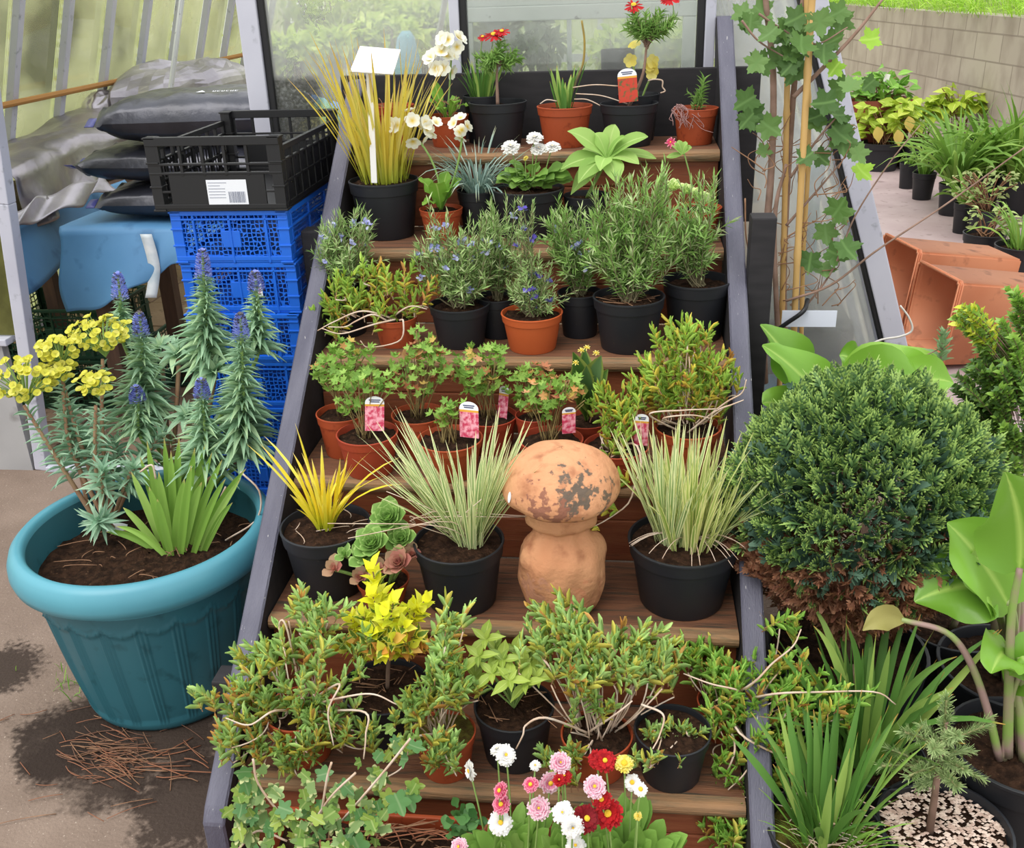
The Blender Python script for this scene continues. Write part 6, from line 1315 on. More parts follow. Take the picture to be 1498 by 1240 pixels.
m_eu = leafmat('bluegreen_euphorbia_leaf', ['#84a58a', '#94b298', '#72947c', '#a2bca2'], rib='#c5d4c4', rough=.55, gain=1.35); m_euf = leafmat('lime_yellow_bract', ['#ccc844', '#d8d258', '#bebe42', '#e0da70'], base='#a9a838', base_at=.4, trans=.35, rough=.6)
m_eust = mat('reddish_euphorbia_stem', '#9a7258', .7, col2='#a9896a', scale=20)
fb = MB(); mb = MB()
for hi_, (hx, hy, hr, dy, mid) in enumerate(((35, 568, 48, -.05, (95, 690)), (88, 520, 30, .02, (115, 640)), (150, 500, 44, .06, (150, 640)), (140, 568, 26, -.02, (140, 680)), (92, 548, 22, .0, (105, 660)))):
    b = A([RG.normal(0, .02), RG.normal(0, .02), 0]); pa = smooth_path([b, p.L(mid[0], mid[1], dy * .5), p.L(hx, hy + 25, dy)], 24); sb = MB(); tube(sb, pa, np.linspace(.007, .004, 24), 7); sb.build('stem', m_eust, p.root)
    stem_leaves(mb, pa, 44, .42, .95, .055, .010, 1.25, T_LANCE, 0, Lend=.04, angend=.9)
    c = p.L(hx, hy, dy); R = hr * p.sc; k = int(54 * (hr / 40) ** 1.5) + 12; hb = MB()
    for d in in_ball(k, (0, 0, .3), (1, .8, .55), .6):
        q = c + d * R; ax_ = unit(d * A([.6, .6, .3]) + A([0, -.5, .9]) + RG.normal(0, .25, 3)); tube(hb, bez(c - A([0, 0, R * .5]), c + d * R * .5, q, 5), .0012, 4, 1, cap=False)
        h = A([1., 0, 0]); u = unit(np.cross(ax_, h)); v = np.cross(ax_, u)
        for aa in (RG.uniform(0, 3),): a = aa + np.arange(3) * 2.1; radv = np.cos(a)[:, None] * u + np.sin(a)[:, None] * v; scatter(hb, Tpl([.6, 1.2, 1.3, .4], fold=.25, bend=-.4, nw=3), 0 * radv + q, radv + ax_ * .25, np.broadcast_to(ax_, (3, 3)), .0105, .0115)
    hb.build('flower_head', [m_euf, m_stemg], p.root)
for (x, y, dy) in ((150, 690, -.06), (195, 685, -.02), (120, 640, .04), (170, 650, .05), (145, 762, -.10), (230, 640, .05), (100, 610, .02)):
    t = p.L(x, y, dy); b = A([RG.normal(0, .02), RG.normal(0, .02), 0]); pa = bez(b, b * .6 + t * .4 + A([0, 0, .02]), t, 12); sb = MB(); tube(sb, pa, .005, 6); sb.build('stem', m_eust, p.root); stem_leaves(mb, pa, 40, .6, 1, .06, .0105, 1.35, T_LANCE, 0, angend=.45)
mb.build('leaves', m_eu, p.root)
p = InP('echium', 'echium with blue flower spires and silvery leaves at the back of the teal planter', 'plant', 262, 745)
m_ech = leafmat('silvery_echium_leaf', ['#84a384', '#94b294', '#729374', '#a2bba0'], rib='#c0d2b8', rough=.55, gain=1.2); m_echb = leafmat('blue_echium_floret', ['#7c88cc', '#8f99d8', '#6a76bc', '#a9b0e6'], trans=.25, gain=1.2); m_echk = leafmat('dark_echium_bud', ['#5d5854', '#6d645c', '#4f4c54'])
mb = MB()
for (tx, ty, fl, ly, lr, dy) in ((172, 400, 38, 500, 26, .06), (203, 458, 34, 620, 46, .0), (296, 366, 42, 540, 44, .05), (373, 398, 28, 520, 32, .02), (351, 460, 36, 660, 44, -.06), (294, 556, 26, 690, 42, -.10), (198, 566, 22, 640, 30, -.06)):
    t = p.L(tx, ty, dy); f0 = p.L(tx + (2 if tx > 250 else 4), ty + fl, dy); l0 = p.L(tx + (8 if tx < 300 else 4), ly, dy); b = A([RG.normal(0, .03), RG.normal(0, .03), 0])
    pa = smooth_path([b, (b + l0) / 2 + A([0, .01, 0]), l0, f0, t], 30); sb = MB(); tube(sb, pa, np.linspace(.007, .0025, 30), 7); sb.build('stem', m_stemg, p.root)
    seg = smooth_path([l0, (l0 + f0) / 2, f0], 20); n_ = int((ly - ty - fl) * 1.6); stem_leaves(mb, seg, n_, 0, 1, lr * p.sc * 1.4, .021, 1.2, Tpl([.5, 1, .8, .4, .03], fold=.25, bend=.9, nw=3), 0, Lend=lr * p.sc * .38, angend=.85)
    R = 10.5 * p.sc; H = np.linalg.norm(t - f0); ax_ = (t - f0) / H; hb = MB(); k = 190; ts = (np.arange(k) + .5) / k; a = np.arange(k) * 2.39996; u = unit(np.cross(ax_, A([0, 1., 0]))); v = np.cross(ax_, u); rad_ = np.cos(a)[:, None] * u + np.sin(a)[:, None] * v
    rr = R * np.sqrt(np.maximum(.05, 1 - ts ** 1.6)); P = f0 + ts[:, None] * ax_ * H + rad_ * rr[:, None] * .8; scatter(hb, Tpl([.5, 1, 1.2, .5], fold=.3, bend=-.3, nw=3), P, rad_ + ax_ * .45 + RG.normal(0, .15, (k, 3)), np.broadcast_to(ax_, (k, 3)), .0075, .0065, np.where(RG.uniform(size=k) < .16 + .6 * np.maximum(0, ts - .55), 1, 0))
    hb.build('flower_spire', [m_echb, m_echk], p.root)
for (x, y, r_, dy) in ((262, 520, 40, .04), (315, 545, 46, .02), (355, 668, 40, -.08), (235, 510, 30, .08), (228, 600, 34, .02), (275, 610, 34, -.02), (335, 600, 26, .04)):
    c = p.L(x, y, dy); b = A([RG.normal(0, .03), RG.normal(0, .03), 0]); sb = MB(); tube(sb, bez(b, b * .5 + c * .5 + A([0, .02, 0]), c, 10), .006, 6); sb.build('stem', m_eust, p.root)
    rosette(mb, c, r_ * p.sc * 1.25, 17, (RG.normal(0, .2), -.45, 1), T_LANCE, 0, .28, (.1, 1.25))
mb.build('leaves', m_ech, p.root)
p = InP('iris_clump', 'fan of green sword leaves with yellowed tips at the front of the teal planter', 'plant', 268, 795)
m_irp = leafmat('sword_leaf', ['#86ad52', '#95ba60', '#78a047', '#a5c670'], tip='#d3b878', tip_at=.9, trans=.3)
mb = MB(); n_ = 0
for (bx, tx, ty, w_, dy, cx) in tuple((a, b, c, d * .78, e, f) for a, b, c, d, e, f in ((225, 155, 778, 14, -.03, 185), (232, 180, 742, 14, -.02, 200), (238, 192, 690, 15, 0, 212), (245, 215, 645, 14, .02, 226), (250, 232, 690, 16, 0, 238), (258, 250, 660, 15, .02, 252), (262, 262, 640, 16, .03, 258), (268, 285, 655, 16, .0, 276), (272, 300, 650, 15, .03, 286), (278, 325, 672, 14, .0, 300), (285, 360, 685, 13, -.02, 320), (290, 352, 700, 12, -.03, 325), (255, 270, 700, 18, -.04, 262), (265, 295, 705, 18, -.04, 280), (245, 218, 712, 16, -.04, 228), (298, 340, 735, 12, -.03, 320), (240, 170, 770, 12, -.06, 205), (243, 205, 668, 14, .04, 222), (256, 240, 640, 14, .04, 246), (270, 310, 662, 14, .02, 292), (262, 280, 680, 14, -.05, 272), (248, 230, 730, 14, -.06, 236), (282, 330, 700, 13, -.04, 305))):
    b = p.L(bx, 800, dy); b[2] = 0; broad(mb, bez(b, p.L(cx, (800 + ty) / 2 - 14, dy), p.L(tx, ty, dy), 12), w_ * p.sc, (.3, -1, .2), [.8, 1, 1, .9, .7, .04], .3)
mb.build('leaves', m_irp, p.root); mb = MB()
for tr_ in ([(330, 790), (375, 760), (380, 720), (352, 690)], [(205, 690), (222, 680), (228, 700)], [(300, 800), (318, 740), (330, 712)]): tube(mb, smooth_path([p.L(x, y, 0) for x, y in tr_], 14), .0025, 5)
mb.build('withered_blade', twig_m, p.root)
q = az(172, 766, SZ + .02); t_ = thing('plant_label', 'torn white label lying at the euphorbia stems', 'plant label', (q[0], q[1] - .03, SZ + .008)); mb = MB(); box(mb, (-.025, -.001, 0), (.03, .0005, .032)); mb.build('card', paper, t_, False); t_.rotation_euler = (-.5, .25, 0)
mb = MB()
for k in range(40): a = RG.uniform(0, 6.28); r_ = pr_ * .75 * math.sqrt(RG.uniform()); b = A([r_ * math.cos(a), r_ * math.sin(a), SZ + .014]); tube(mb, bez(b, b + A([0, 0, .01]), b + A([RG.normal(0, .04), RG.normal(0, .03), .004]), 5), .0012, 4)
tag(mb.build('dead_stems', twig_d, TP), kind='stuff')

# dry needles and litter on the ground: nobody could count them
mb = MB()
def needles(px, py, n, spread, L, ang, w_=.0016):
    c = az(px, py, 0)
    for _ in range(n):
        b = c + A([RG.normal(0, spread), RG.normal(0, spread * .45), 0]); a = RG.normal(ang, .35); l = RG.uniform(.4, 1) * L; e = b + A([math.cos(a) * l, math.sin(a) * l, 0]); b[2] = RG.uniform(.001, .012); e[2] = RG.uniform(.001, .010)
        tube(mb, bez(b, (b + e) / 2 + A([0, RG.normal(0, .01), .004]), e, 5), w_, 4, RG.integers(3))
needles(135, 1108, 70, .055, .13, -.05, .0012); needles(180, 1075, 26, .10, .12, -.4, .001); needles(120, 1050, 14, .12, .1, .6, .001); needles(90, 1150, 8, .1, .12, .3, .001); needles(240, 1120, 10, .05, .14, .2)
tag(mb.build('dry_needles', [twig_d, mat('rusty_needle', '#8a5a40', .85), mat('dark_needle', '#6a4a38', .85)]), 'heap of rusty dry needles on the damp concrete below the teal planter', 'plant litter', kind='stuff')
mb = MB(); c = az(125, 992, 0); n = 60; blades(mb, np.stack([c[0] + RG.normal(0, .05, n), c[1] + RG.normal(0, .04, n), 0 * RG.normal(size=n)], 1), RG.uniform(0, 6.28, n), RG.uniform(.1, .8, n), RG.uniform(.02, .06, n), .003, RG.uniform(0, 1, n), nseg=3)
tag(mb.build('grass_tuft', m_green), 'wispy weeds growing from the concrete beside the teal planter', 'weeds', kind='stuff')
# ================================================================== crates
def crate(name, label, loc, w_, d_, h_, m, mh, style, group, rz=0):
    t = thing(name, label, 'crate', loc, group, rz); e = .006
    def bars(nm, items, mm=None):
        mb = MB(); [box(mb, a, b, 0, .0015) for a, b in items]; return mb.build(nm, mm or m, t, False)
    W2, D2 = w_ / 2, d_ / 2
    lo_ = .74 * h_ if style == 'black' else h_
    bars('base', [((-W2, -D2, 0), (W2, D2, .008))])
    for nm, sx in (('side_panel', -1), ('side_panel', 1)):
        x0, x1 = (sx * (W2 - e), sx * W2) if sx > 0 else (-W2, -W2 + e); it = []
        top = h_ - (.026 if style == 'black' else 0)
        it += [((x0 - .003, -D2 + .02, top - .014), (x1 + .003, D2 - .02, top)), ((x0 - .002, -D2 + .01, .008), (x1 + .002, D2 - .01, .02)), ((x0 - .002, -D2 + .01, h_ * .36), (x1 + .002, D2 - .01, h_ * .36 + .006)), ((x0 - .002, -D2 + .01, h_ * .64), (x1 + .002, D2 - .01, h_ * .64 + .006))]
        n = 9 if style == 'black' else 4
        for k in range(n): y = -D2 + .03 + (d_ - .06) * k / (n - 1); it.append(((x0 - .002, y - .004, .01), (x1 + .002, y + .004, top)))
        o = bars(nm, it); mb = MB()
        x = (x0 + x1) / 2; box(mb, (x - .001, -D2 + .01, .01), (x + .001, D2 - .01, (h_ * .64 if style == 'black' else top))); mb.build('lattice', mh, o, False)
    for nm, sy in (('front_panel', -1), ('back_panel', 1)):
        y0, y1 = (-D2, -D2 + e) if sy < 0 else (D2 - e, D2); it = [((-W2, y0 - .004, h_ - .022 if style == 'black' else h_ - .012), (W2, y1 + .004, h_)), ((-W2, y0 - .002, .006), (W2, y1 + .002, .018))]
        if style == 'black':
            it += [((-W2, y0 - .002, h_ * .62), (W2, y1 + .002, h_ * .62 + .006)), ((-W2, y0 - .002, h_ * .50), (W2, y1 + .002, h_ * .50 + .006))]
            for k in range(6): x = -W2 + .03 + (w_ - .06) * k / 5; it.append(((x - .004, y0 - .001, h_ * .48), (x + .004, y1 + .001, h_)))
            it += [((-W2 * .72, y0, .01), (W2 * .72, y1, h_ * .5)), ((-W2, y0, h_ * .25), (-W2 * .72, y1, h_ * .25 + .006)), ((W2 * .72, y0, h_ * .25), (W2, y1, h_ * .25 + .006))]
            o = bars(nm, it)
        else:
            it += [((-W2, y0 - .003, h_ * .82), (W2, y1 + .003, h_ * .82 + .005))]
            for k, x in enumerate((-.62, 0, .62)): it.append(((W2 * x - .003, y0 - .003, .0), (W2 * x + .003, y1 + .003, h_)))
            it.append(((-W2 * .16, y0 - .001, h_ * .3), (W2 * .16, y1 + .001, h_ * .62)))
            o = bars(nm, it); mb = MB(); y = (y0 + y1) / 2; box(mb, (-W2 + .01, y - .001, .008), (W2 - .01, y + .001, h_ - .01)); mb.build('lattice', mh, o, False)
    it = []
    for sx in (-1, 1):
        for sy in (-1, 1): x, y = sx * (W2 - .013), sy * (D2 - .013); it.append((x, y))
    for x, y in it: bars('corner_post', [((x - .014, y - .014, 0), (x + .014, y + .014, h_))] + [((x - .017, y - .017, z), (x + .017, y + .017, z + .005)) for z in np.linspace(.0, h_ - .006, 4)])
    return t
CX, CY, CW, CDp = -.275, 1.305, .315, .53
BH = .139
CGRP = 'blue perforated crates stacked beside the staging'
labs = ['topmost blue perforated crate, directly under the black crate', 'second blue crate from the top, with a small white sticker', 'third blue crate from the top, behind the echium spires', 'fourth blue crate from the top of the stack', 'fourth blue crate up from the floor', 'third blue crate up from the floor, with a crumpled paper label', 'second blue crate up from the floor', 'lowest blue crate of the stack, standing on the floor']
for k in range(8):
    z = .0008 + BH * (7 - k); dx = [0, .004, -.003, .003, -.002, .004, 0, 0][k]
    cr = crate('plastic_crate', labs[k], (CX + dx, CY + [0, .004, -.004, .002, 0, .003, -.002, 0][k], z), CW, CDp, BH - .001, crate_blue, crate_blue_h, 'blue', CGRP)
    if k in (1, 5):
        mb = MB(); w_ = .022 if k == 1 else .05; box(mb, (.05 - w_ / 2 + (.04 if k == 5 else 0), -CDp / 2 - .0055, .045), (.05 + w_ / 2 + (.04 if k == 5 else 0), -CDp / 2 - .0045, .045 + (.05 if k == 1 else .062))); mb.build('sticker', paper, cr, False)
        mb = MB()
        for j in range(3 if k == 1 else 5): zz = .055 + j * (.006 if k == 1 else .010); box(mb, (.05 - w_ * .35 + (.04 if k == 5 else 0), -CDp / 2 - .006, zz), (.05 + w_ * RG.uniform(.1, .38) + (.04 if k == 5 else 0), -CDp / 2 - .00555, zz + .002))
        mb.build('sticker_print', mat('faint_pink_print', '#c06a80', .6) if k == 1 else ink, cr, False)
zt = .0008 + BH * 8 + .0008
cr = crate('plastic_crate', 'black slatted crate with a barcode label, on top of the blue crates', (CX - .012, CY - .005, zt), .352, .545, .187, crate_black, crate_black_h, 'black', None)
fy = -.545 / 2 - .0005
mb = MB(); box(mb, (-.028, fy - .0012, .014), (.078, fy - .0004, .080)); lb = mb.build('barcode_label', paper, cr, False)
mb = MB(); x = .028
for k in range(22):
    w_ = RG.choice([.0008, .0014, .0022]); 
    if x + w_ > .074: break
    box(mb, (x, fy - .0016, .022), (x + w_, fy - .00125, .050)); x += w_ + RG.choice([.0009, .0015])
for k in range(6): box(mb, (-.024, fy - .0016, .072 - k * .0075), (.02 + .03 * RG.uniform(-.6, 1) * (k < 3), fy - .00125, .0732 - k * .0075))
mb.build('label_print', mat('grey_label_print', '#7a7f90', .6), lb, False)

# ================================================================== inside the greenhouse, left
# bench along the sloping side under black sheet
bn = thing('greenhouse_bench', 'long bench under the sloping glass, buried beneath black plastic sheet', 'bench', (-1.85, 4.3, .003))
mb = MB(); box(mb, (-.30, -2.0, .80), (.26, 2.4, .83)); mb.build('bench_top', brownwood, bn, False)
for x in (-.2, .22):
    for y in (-1.95, 0, 2.3): mb = MB(); box(mb, (x - .025, y - .025, 0), (x + .025, y + .025, .7999)); mb.build('leg', brownwood, bn, False)
X = np.linspace(0, 1, 46); Yv = np.linspace(2.12, 6.6, 120); G = []
for y in Yv:
    xi = -1.56 - .10 * math.sin((y - 2.1) * 1.1) - .03 * math.sin(y * 5); xw = -2.03; row = []
    for t in X:
        if t < .62: u = t / .62; x = xw + (xi - xw) * u; z = 1.035 + .018 * float(fbm(A(x * 3), A(y * 1.5), 3, 11)) + .02 * (1 - abs(float(fbm(A(x * 5), A(y * 3.), 2, 31)))) + .012 * (1 - abs(float(fbm(A(x * 9), A(y * 7.), 2, 33)))) + .05 * max(0, math.sin((y - 3.0) * 1.2)) * (1 - u) - .03 * u ** 6
        else:
            u = (t - .62) / .38; x = xi + .03 * u + .025 * math.sin(y * 11 + u * 2) * u + .015 * math.sin(y * 23) * u; z = 1.005 - .17 * u - .02 * math.sin(y * 4) * u
        row.append((x, y, z))
    G.append(row)
mb = MB(); grid(mb, A(G)); o = mb.build('plastic_sheet', film); tag(o, 'creased black plastic sheet covering the left bench and hanging over its edge', 'plastic sheet')
o.modifiers.new('thick', 'SOLIDIFY').thickness = .003
def heap(name, label, c, r, m, cat='plastic sheet', seed=3, smooth=True, group=None):
    mb = MB(); a = np.linspace(0, 2 * PI, 73 if smooth else 33); rows = []
    for k, f in enumerate(np.linspace(0, 1, 26 if smooth else 12)):
        e = f * PI / 2; rr = math.sin(e) ** .7; zz = math.cos(e) ** .6
        w_ = 1 + .10 * fbm(np.cos(a) * 2 * rr, np.sin(a) * 2 * rr, 2.2, seed, 5) * (f > .05)
        rows.append(np.stack([c[0] + r[0] * rr * np.cos(a) * w_, c[1] + r[1] * rr * np.sin(a) * w_, np.maximum(c[2], c[2] + r[2] * zz * (1 + .10 * fbm(np.cos(a) * 3 * rr, np.sin(a) * 3 * rr, 2, seed + 1, 5) + .16 * (1 - 2 * np.abs(fbm(np.cos(a) * 3 * rr, np.sin(a) * 3 * rr, 1.6, seed + 2, 4)))))], 1))
    P = np.stack(rows); P[:, -1] = P[:, 0]; grid(mb, P[::-1]); o = mb.build(name, m, None, smooth); return tag(o, label, cat, group)
heap('plastic_sheet', 'silvery crumpled polythene heap at the far end of the left bench', (-1.80, 4.35, 1.09), (.30, .75, .16), film_pale, smooth=False)
heap('plastic_sheet', 'grey folded polythene lump at the glass, left of the silvery heap', (-1.95, 3.75, 1.08), (.10, .22, .08), film, seed=9)
# blue tarpaulin under the sheet
G = [[(-1.53 + .02 * math.sin(y * 7) + .06 * u, y, .86 - .24 * u * (.4 + .6 * min(1, max(0, (2.75 - y) / .8))) ) for u in np.linspace(0, 1, 10)] for y in np.linspace(1.9, 2.9, 30)]
mb = MB(); grid(mb, A(G)); o = mb.build('tarpaulin', tarp_m); tag(o, 'strip of blue tarpaulin hanging below the black sheet at the left', 'tarpaulin'); o.modifiers.new('thick', 'SOLIDIFY').thickness = .003
G = [[(-1.50 + .05 * u + .02 * math.sin(y * 13 + u * 3), y, .92 - .06 * u + .012 * math.sin(y * 21 + u * 5)) for u in np.linspace(0, 1, 10)] for y in np.linspace(1.9, 2.7, 50)]
mb = MB(); grid(mb, A(G)); o = mb.build('plastic_sheet', film_pale); tag(o, 'narrow band of crinkled grey polythene between black sheet and blue tarpaulin', 'plastic sheet'); o.modifiers.new('thick', 'SOLIDIFY').thickness = .003
# table with bags
tbn = thing('work_table', 'dark timber table under the blue tarpaulin and compost bags', 'table', (-.86, 2.32, .003))
mb = MB(); box(mb, (-.42, -.30, .80), (.42, .32, .835)); mb.build('table_top', brownwood, tbn, False)
for x in (-.38, .38):
    for y in (-.26, .28): mb = MB(); box(mb, (x - .03, y - .03, 0), (x + .03, y + .03, .7999)); mb.build('leg', brownwood, tbn, False)
for x in (-.03,): mb = MB(); tube(mb, [(x, -.2, 0), (x, -.2, .7999)], .016, 8); mb.build('leg', metal_grey, tbn)
nx = 70; xs = np.linspace(-1.335, -.42, nx); G = []
for x in xs:
    u = (x + 1.335) / .915; bot = .30 - .16 * u ** .8 if u < .55 else .205 - .05 * u; bot = .32 * (1 - min(1, u / .5) ** 1.3 * .62); row = []
    for t in np.linspace(0, 1, 44):
        if t < .5: v = t / .5; row.append((x, 2.62 - .62 * v, .846 + .004 * float(fbm(A(x * 4), A(v * 3.), 2, 5))))
        else: v = (t - .5) / .5; row.append((x - .03 * v * (1 - u) + .012 * math.sin(v * 6 + x * 9), 1.995 - .028 * math.sin(v * PI * .5) + .02 * math.sin(x * 14 + v) * v - .03 * math.sin(u * 3) * v, .842 - bot * v - .01 * math.sin(x * 25) * v))
    G.append(row)
mb = MB(); grid(mb, A(G)); o = mb.build('tarpaulin', tarp_m); tag(o, 'blue tarpaulin draped over the table front below the compost bags', 'tarpaulin'); o.modifiers.new('thick', 'SOLIDIFY').thickness = .003
q = ay(215, 355, 1.95); mb = MB(); G = [[(-.975 + .03 * math.sin(v * 3) * .5 + s_ * .022 - .03 * max(0, v - .55), 1.955 - .02 * v - .015 * max(0, v - .5), .835 - .23 * v) for s_ in (-1, 0, 1)] for v in np.linspace(0, 1, 16)]; grid(mb, A(G)); o = mb.build('tape_strip', mat('peeling_grey_tape', '#d6d9da', .5, col2='#a9b9c2', scale=14)); tag(o, 'peeling pale tape strip hanging on the blue tarpaulin', 'tape'); o.modifiers.new('thick', 'SOLIDIFY').thickness = .002
def bag(label, c, r, rz, seed, group='black compost bags stacked on the table'):
    t = thing('compost_bag', label, 'bag', c, group, rz); nu, nv = 60, 44; u = np.linspace(-1, 1, nu); P = []
    for side in (1, -1):
        U, V = np.meshgrid(u, np.linspace(-1, 1, nv), indexing='ij'); th = (np.maximum(0, 1 - np.abs(U) ** 5) ** .55) * (np.maximum(0, 1 - np.abs(V) ** 4) ** .5)
        wr = fbm(U * 2.4, V * 1.6, 2.4, seed, 5); Z = side * r[2] * th * (1 + .10 * wr) + r[2] * (1 if True else 0) + (.012 * np.sin(V * 9 + seed) * (np.abs(U) > .9))
        P.append(np.stack([U * r[0], V * r[1] * (1 - .06 * U ** 2), Z], -1))
    mb = MB(); grid(mb, P[0]); grid(mb, P[1][::-1]); mb.build('bag', film_bag, t)
    mb = MB(); V = np.linspace(-1, 1, 30); E = np.stack([np.stack([np.full(30, x), V * r[1] * .94, r[2] + .012 * np.sin(V * 9 + seed)], 1) for x in (-r[0] * 1.0, -r[0] * 1.09)]); grid(mb, E); s_ = mb.build('sealed_end', mat('violet_sealed_edge', '#4a4c86', .35) if 'violet_sealed_edge' not in bpy.data.materials else bpy.data.materials['violet_sealed_edge'], t); s_.modifiers.new('thick', 'SOLIDIFY').thickness = .002
    return t
bag('lowest black compost bag, lying on the blue tarpaulin', (-.86, 2.3, .852), (.36, .24, .065), .05, 2)
bag('middle black compost bag, its violet sealed end sticking out left', (-.91, 2.3, .985), (.36, .24, .066), -.03, 5)
bt = bag('topmost black compost bag with white printing', (-.82, 2.33, 1.12), (.36, .25, .088), .12, 8)
for i in range(3):                           # white print: a small house-like mark and a row of block letters
    pass
mb = MB(); zt_ = .088 * 2 + .004
def bagz(x, y): U, V = x / .36, y / .25; return .088 * (max(0, 1 - abs(U) ** 5) ** .55) * (max(0, 1 - abs(V) ** 4) ** .5) * 1.06 + .088 + .003
def strip(x0, y0, x1, y1):
    q = A([(x0, y0), (x1, y0), (x1, y1), (x0, y1)]); mb.add(A([(a, b, bagz(a, b)) for a, b in q]), [[0, 1, 2, 3]])
for k, ch in enumerate('TRAITTER'[:6]): x = .06 + k * .016; strip(x, -.15, x + .011, -.147); strip(x, -.15, x + .003, -.135); strip(x + .003, -.137, x + .011, -.1345) if k % 2 else strip(x + .008, -.15, x + .011, -.135)
mb.add(A([(.0, -.15, bagz(0, -.15)), (.035, -.15, bagz(.035, -.15)), (.0175, -.125, bagz(.0175, -.125))]), [[0, 1, 2]]); mb.build('printed_logo', mat('white_bag_print', '#d9dae0', .5), bt, False)
# blue-and-yellow bag edge behind
heap('compost_bag', 'blue and yellow printed bag corner behind the topmost black bag', (-.62, 2.75, 1.03), (.22, .14, .17), mat('blue_yellow_bag', '#3d86d6', .4, col2='#f0dc5a', scale=5, lo=.48, hi=.5, col3='#7ab84a', scale3=4), 'bag', 21)
# green crates under the table
for k, (x, y, z, lab) in enumerate(((-1.62, 2.45, .003, 'lower dark green crate in shade left of the table'), (-1.62, 2.46, .224, 'upper dark green crate stacked in shade left of the table'), (-1.12, 2.72, .003, 'dark green crate on the floor under the table'))):
    crate('plastic_crate', lab, (x, y, z), .5, .36, .22, mat('green_crate', '#0f3a26', .5) if k == 0 else bpy.data.materials['green_crate'], crate_green, 'blue', 'dark green crates in the greenhouse')
mb = MB(); q = az(60, 585, .0); 
q = az(57, 585, 0); t_ = thing('paper_scrap', 'scrap of white paper on the paving by the left door post', 'paper', (q[0], q[1], .006)); mb = MB(); P = A([[(-.03 + .02 * i, -.02 + .02 * j, .006 * math.sin(i * 2 + j)) for j in range(3)] for i in range(4)]); grid(mb, P); mb.build('paper', paper, t_).modifiers.new('thick', 'SOLIDIFY').thickness = .001

# ================================================================== inside the greenhouse, behind the staging
bn = thing('greenhouse_bench', 'low bench behind the gable glass carrying plants and an old window frame', 'bench', (.45, 2.25, .003))
mb = MB(); box(mb, (-.62, -.46, .96), (.72, .5, .985)); mb.build('bench_top', brownwood, bn, False)
for x in (-.55, .65):
    for y in (-.42, .45): mb = MB(); box(mb, (x - .025, y - .025, 0), (x + .025, y + .025, .9599)); mb.build('leg', brownwood, bn, False)
BZ = .99
ws = thing('window_sash', 'old white-painted window sash leaning behind the gable glass', 'window frame', (.6, 1.99, BZ)); mb = MB()
def zy(py, Y): return ay(850, py, Y)[2] - BZ
zt0, zt1 = zy(28, 1.99), zy(6, 1.99); xl, xr = ay(683, 60, 1.99)[0] - .6, ay(1008, 60, 1.99)[0] - .6
for a, b in (((xl - .02, -.015, zt0), (xr + .02, .015, zt1)), ((xl - .02, -.014, 0), (xl + .022, .014, zt0 - .0005)), ((xr - .022, -.014, 0), (xr + .02, .014, zt0 - .0005)), ((xl + .0225, -.014, 0), (xr - .0225, .014, .05)), ((xl - .02, -.013, zt1 + .0005), (xr + .02, .013, zt1 + .25))): box(mb, a, b, 0, .003)
mb.build('frame', white_paint, ws, False); xm = ay(833, 60, 1.99)[0] - .6; mb = MB(); box(mb, (xm - .007, -.012, .0505), (xm + .007, .012, zt0 - .0005)); mb.build('glazing_bar', white_paint, ws, False)
o = pane('pane', [(xl + .02, 0, .05), (xr - .02, 0, .05), (xr - .02, 0, zt0), (xl + .02, 0, zt0)], glass, parent=ws)
def ishrub(name, label, px, py, rx, ry, Y, n, size, m, zb, stemmy=0, cat='plant'):
    b = ay(px, py, Y); p = Spot(name, label, cat, (b[0], Y, zb)); T = blob_targets(p, [(px, py, rx, ry)], n, .3); mb = MB(); scatter(mb, T_LEAF, T, unit(RG.normal(size=(n, 3))), RG.normal(0, .5, (n, 3)) + A([0, -.4, 1]), RG.uniform(.7, 1.3, n) * size, size * .45); mb.build('foliage', m, p.root); sb = MB()
    for t in T[::6]: tube(sb, bez((0, 0, 0.001), (t[0] * .3, t[1] * .3, t[2] * .6), t, 7), .0022, 4)
    sb.build('stems', bark, p.root)
m_dark = leafmat('grey_dark_leaf', ['#4d534c', '#5d635a', '#434842', '#6c7268'])
ishrub('inside_shrub', 'dusky grey shrub pressed behind the glass, left of centre', 728, 70, 34, 42, 2.12, 420, .05, m_dark, BZ); ishrub('inside_shrub', 'greyish twiggy shrub behind the glass beside the dusky one', 790, 60, 26, 34, 2.2, 240, .05, leafmat('pale_grey_leaf', ['#8a9086', '#9aa096', '#7a8074']), BZ)
m_inside = leafmat('pale_inside_leaf', ['#b5c95c', '#c6d670', '#a3bb50', '#d6e08c'], trans=.45)  # pale yellow-green leaf colours for the plants behind the panes
for (x, y, rx, ry, Y, lab) in ((420, 80, 40, 20, 3.6, 'yellow-green plants inside, behind the first gable pane'), (470, 70, 36, 18, 3.9, 'yellow-green mixed foliage inside, left of the white name sign'), (560, 60, 60, 30, 4.6, 'pale foliage inside, above the white name sign'), (610, 30, 50, 24, 6.4, 'hazy light foliage far inside the greenhouse'), (940, 70, 70, 32, 4.4, 'bright green inside plants behind the tallest marguerite'), (500, 20, 90, 30, 6.6, 'tall pale green growth at the far end of the greenhouse')):
    ishrub('inside_foliage', lab, x, y, rx, ry, Y, 700, .07, m_inside, .003)
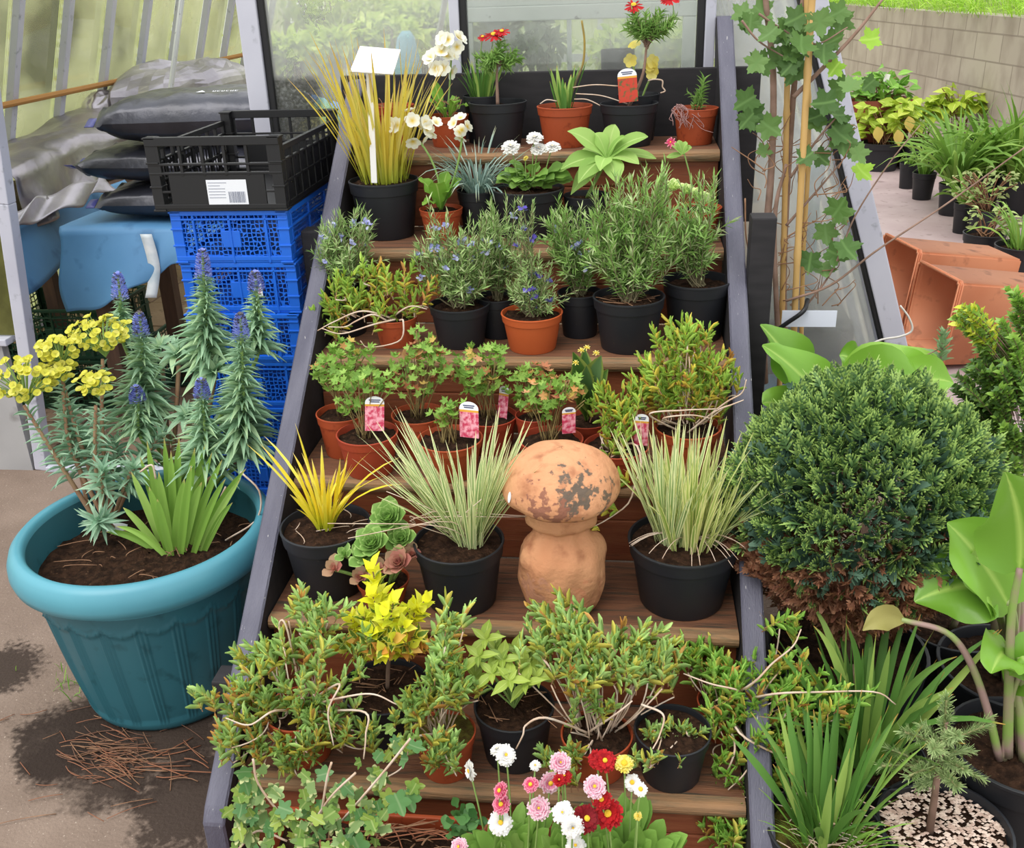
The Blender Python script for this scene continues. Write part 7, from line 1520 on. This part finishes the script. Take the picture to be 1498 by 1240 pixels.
# blue fabric roll, bucket
b = ay(597, 110, 1.93); bl = thing('blue_roll', 'upright pale blue plastic roll standing behind the glass', 'plastic roll', (b[0], 1.95, BZ)); H = ay(597, 45, 1.95)[2] - BZ; mb = MB(); lathe(mb, [(.0005, 0), (.052, 0), (.05, H * .5), (.04, H * .85), (.028, H * .96), (.012, H), (.0005, H)], 24, dr=lambda a, i, z: .004 * np.sin(3 * a + z * 9)); mb.build('roll', mat('pale_blue_plastic', '#6fa8d8', .5, col2='#8fd0d8', scale=6), bl)
b = ay(903, 105, 1.84); bk = Pot.__new__(Pot); r_ = thing('bucket', 'dusty black pot behind the glass, left of the tallest marguerite', 'plant pot', (b[0], 1.86, BZ)); pot_parts(r_, .105, ay(903, 72, 1.86)[2] - BZ, blackpot, soil, .8)
# right corner inside: wrapped box on blue sheet
rb = thing('low_bench', 'low bench draped in blue sheet in the right corner behind the glass', 'bench', (1.27, 2.25, .003)); mb = MB(); box(mb, (-.14, -.42, 0), (.30, .6, .30), 0, .02); mb.build('blue_cover', tarp_m, rb)
wbx = thing('wrapped_box', 'box wrapped in black polythene behind the lower right glass', 'box', (1.37, 2.20, .3035)); mb = MB(); bm = bmesh.new(); bmesh.ops.create_cube(bm, size=1); bmesh.ops.subdivide_edges(bm, edges=bm.edges[:], cuts=8, use_grid_fill=True)
for v in bm.verts: c_ = v.co; k = .012 * float(fbm(A(c_.x * 5 + c_.z * 3), A(c_.y * 5 + c_.z * 2), 2, 4)); v.co = Vector(((c_.x + k * (1.0 if abs(c_.z) < .49 else .2)) * .36, (c_.y + k) * .42, (c_.z + .5) * .185 + (.05 * max(0, .5 - abs(c_.x)) if c_.z > .45 else 0)))
frombm(mb, bm); mb.build('wrapped_body', film_bag, wbx)
b = ay(1195, 280, 2.3); gb = thing('hanging_sheet', 'narrow grey-blue sheet hanging inside the right glass', 'sheet', (b[0], 2.35, .31)); z1 = ay(1195, 240, 2.35)[2] - .31; G = [[(-.03 + .06 * u + .006 * math.sin(v * 7), .01 * math.sin(u * 6 + v * 3), z1 * v) for u in np.linspace(0, 1, 8)] for v in np.linspace(0, 1, 20)]; mb = MB(); grid(mb, A(G)); o = mb.build('sheet', mat('greyblue_sheet', '#6f8aa0', .6), gb); o.modifiers.new('thick', 'SOLIDIFY').thickness = .003
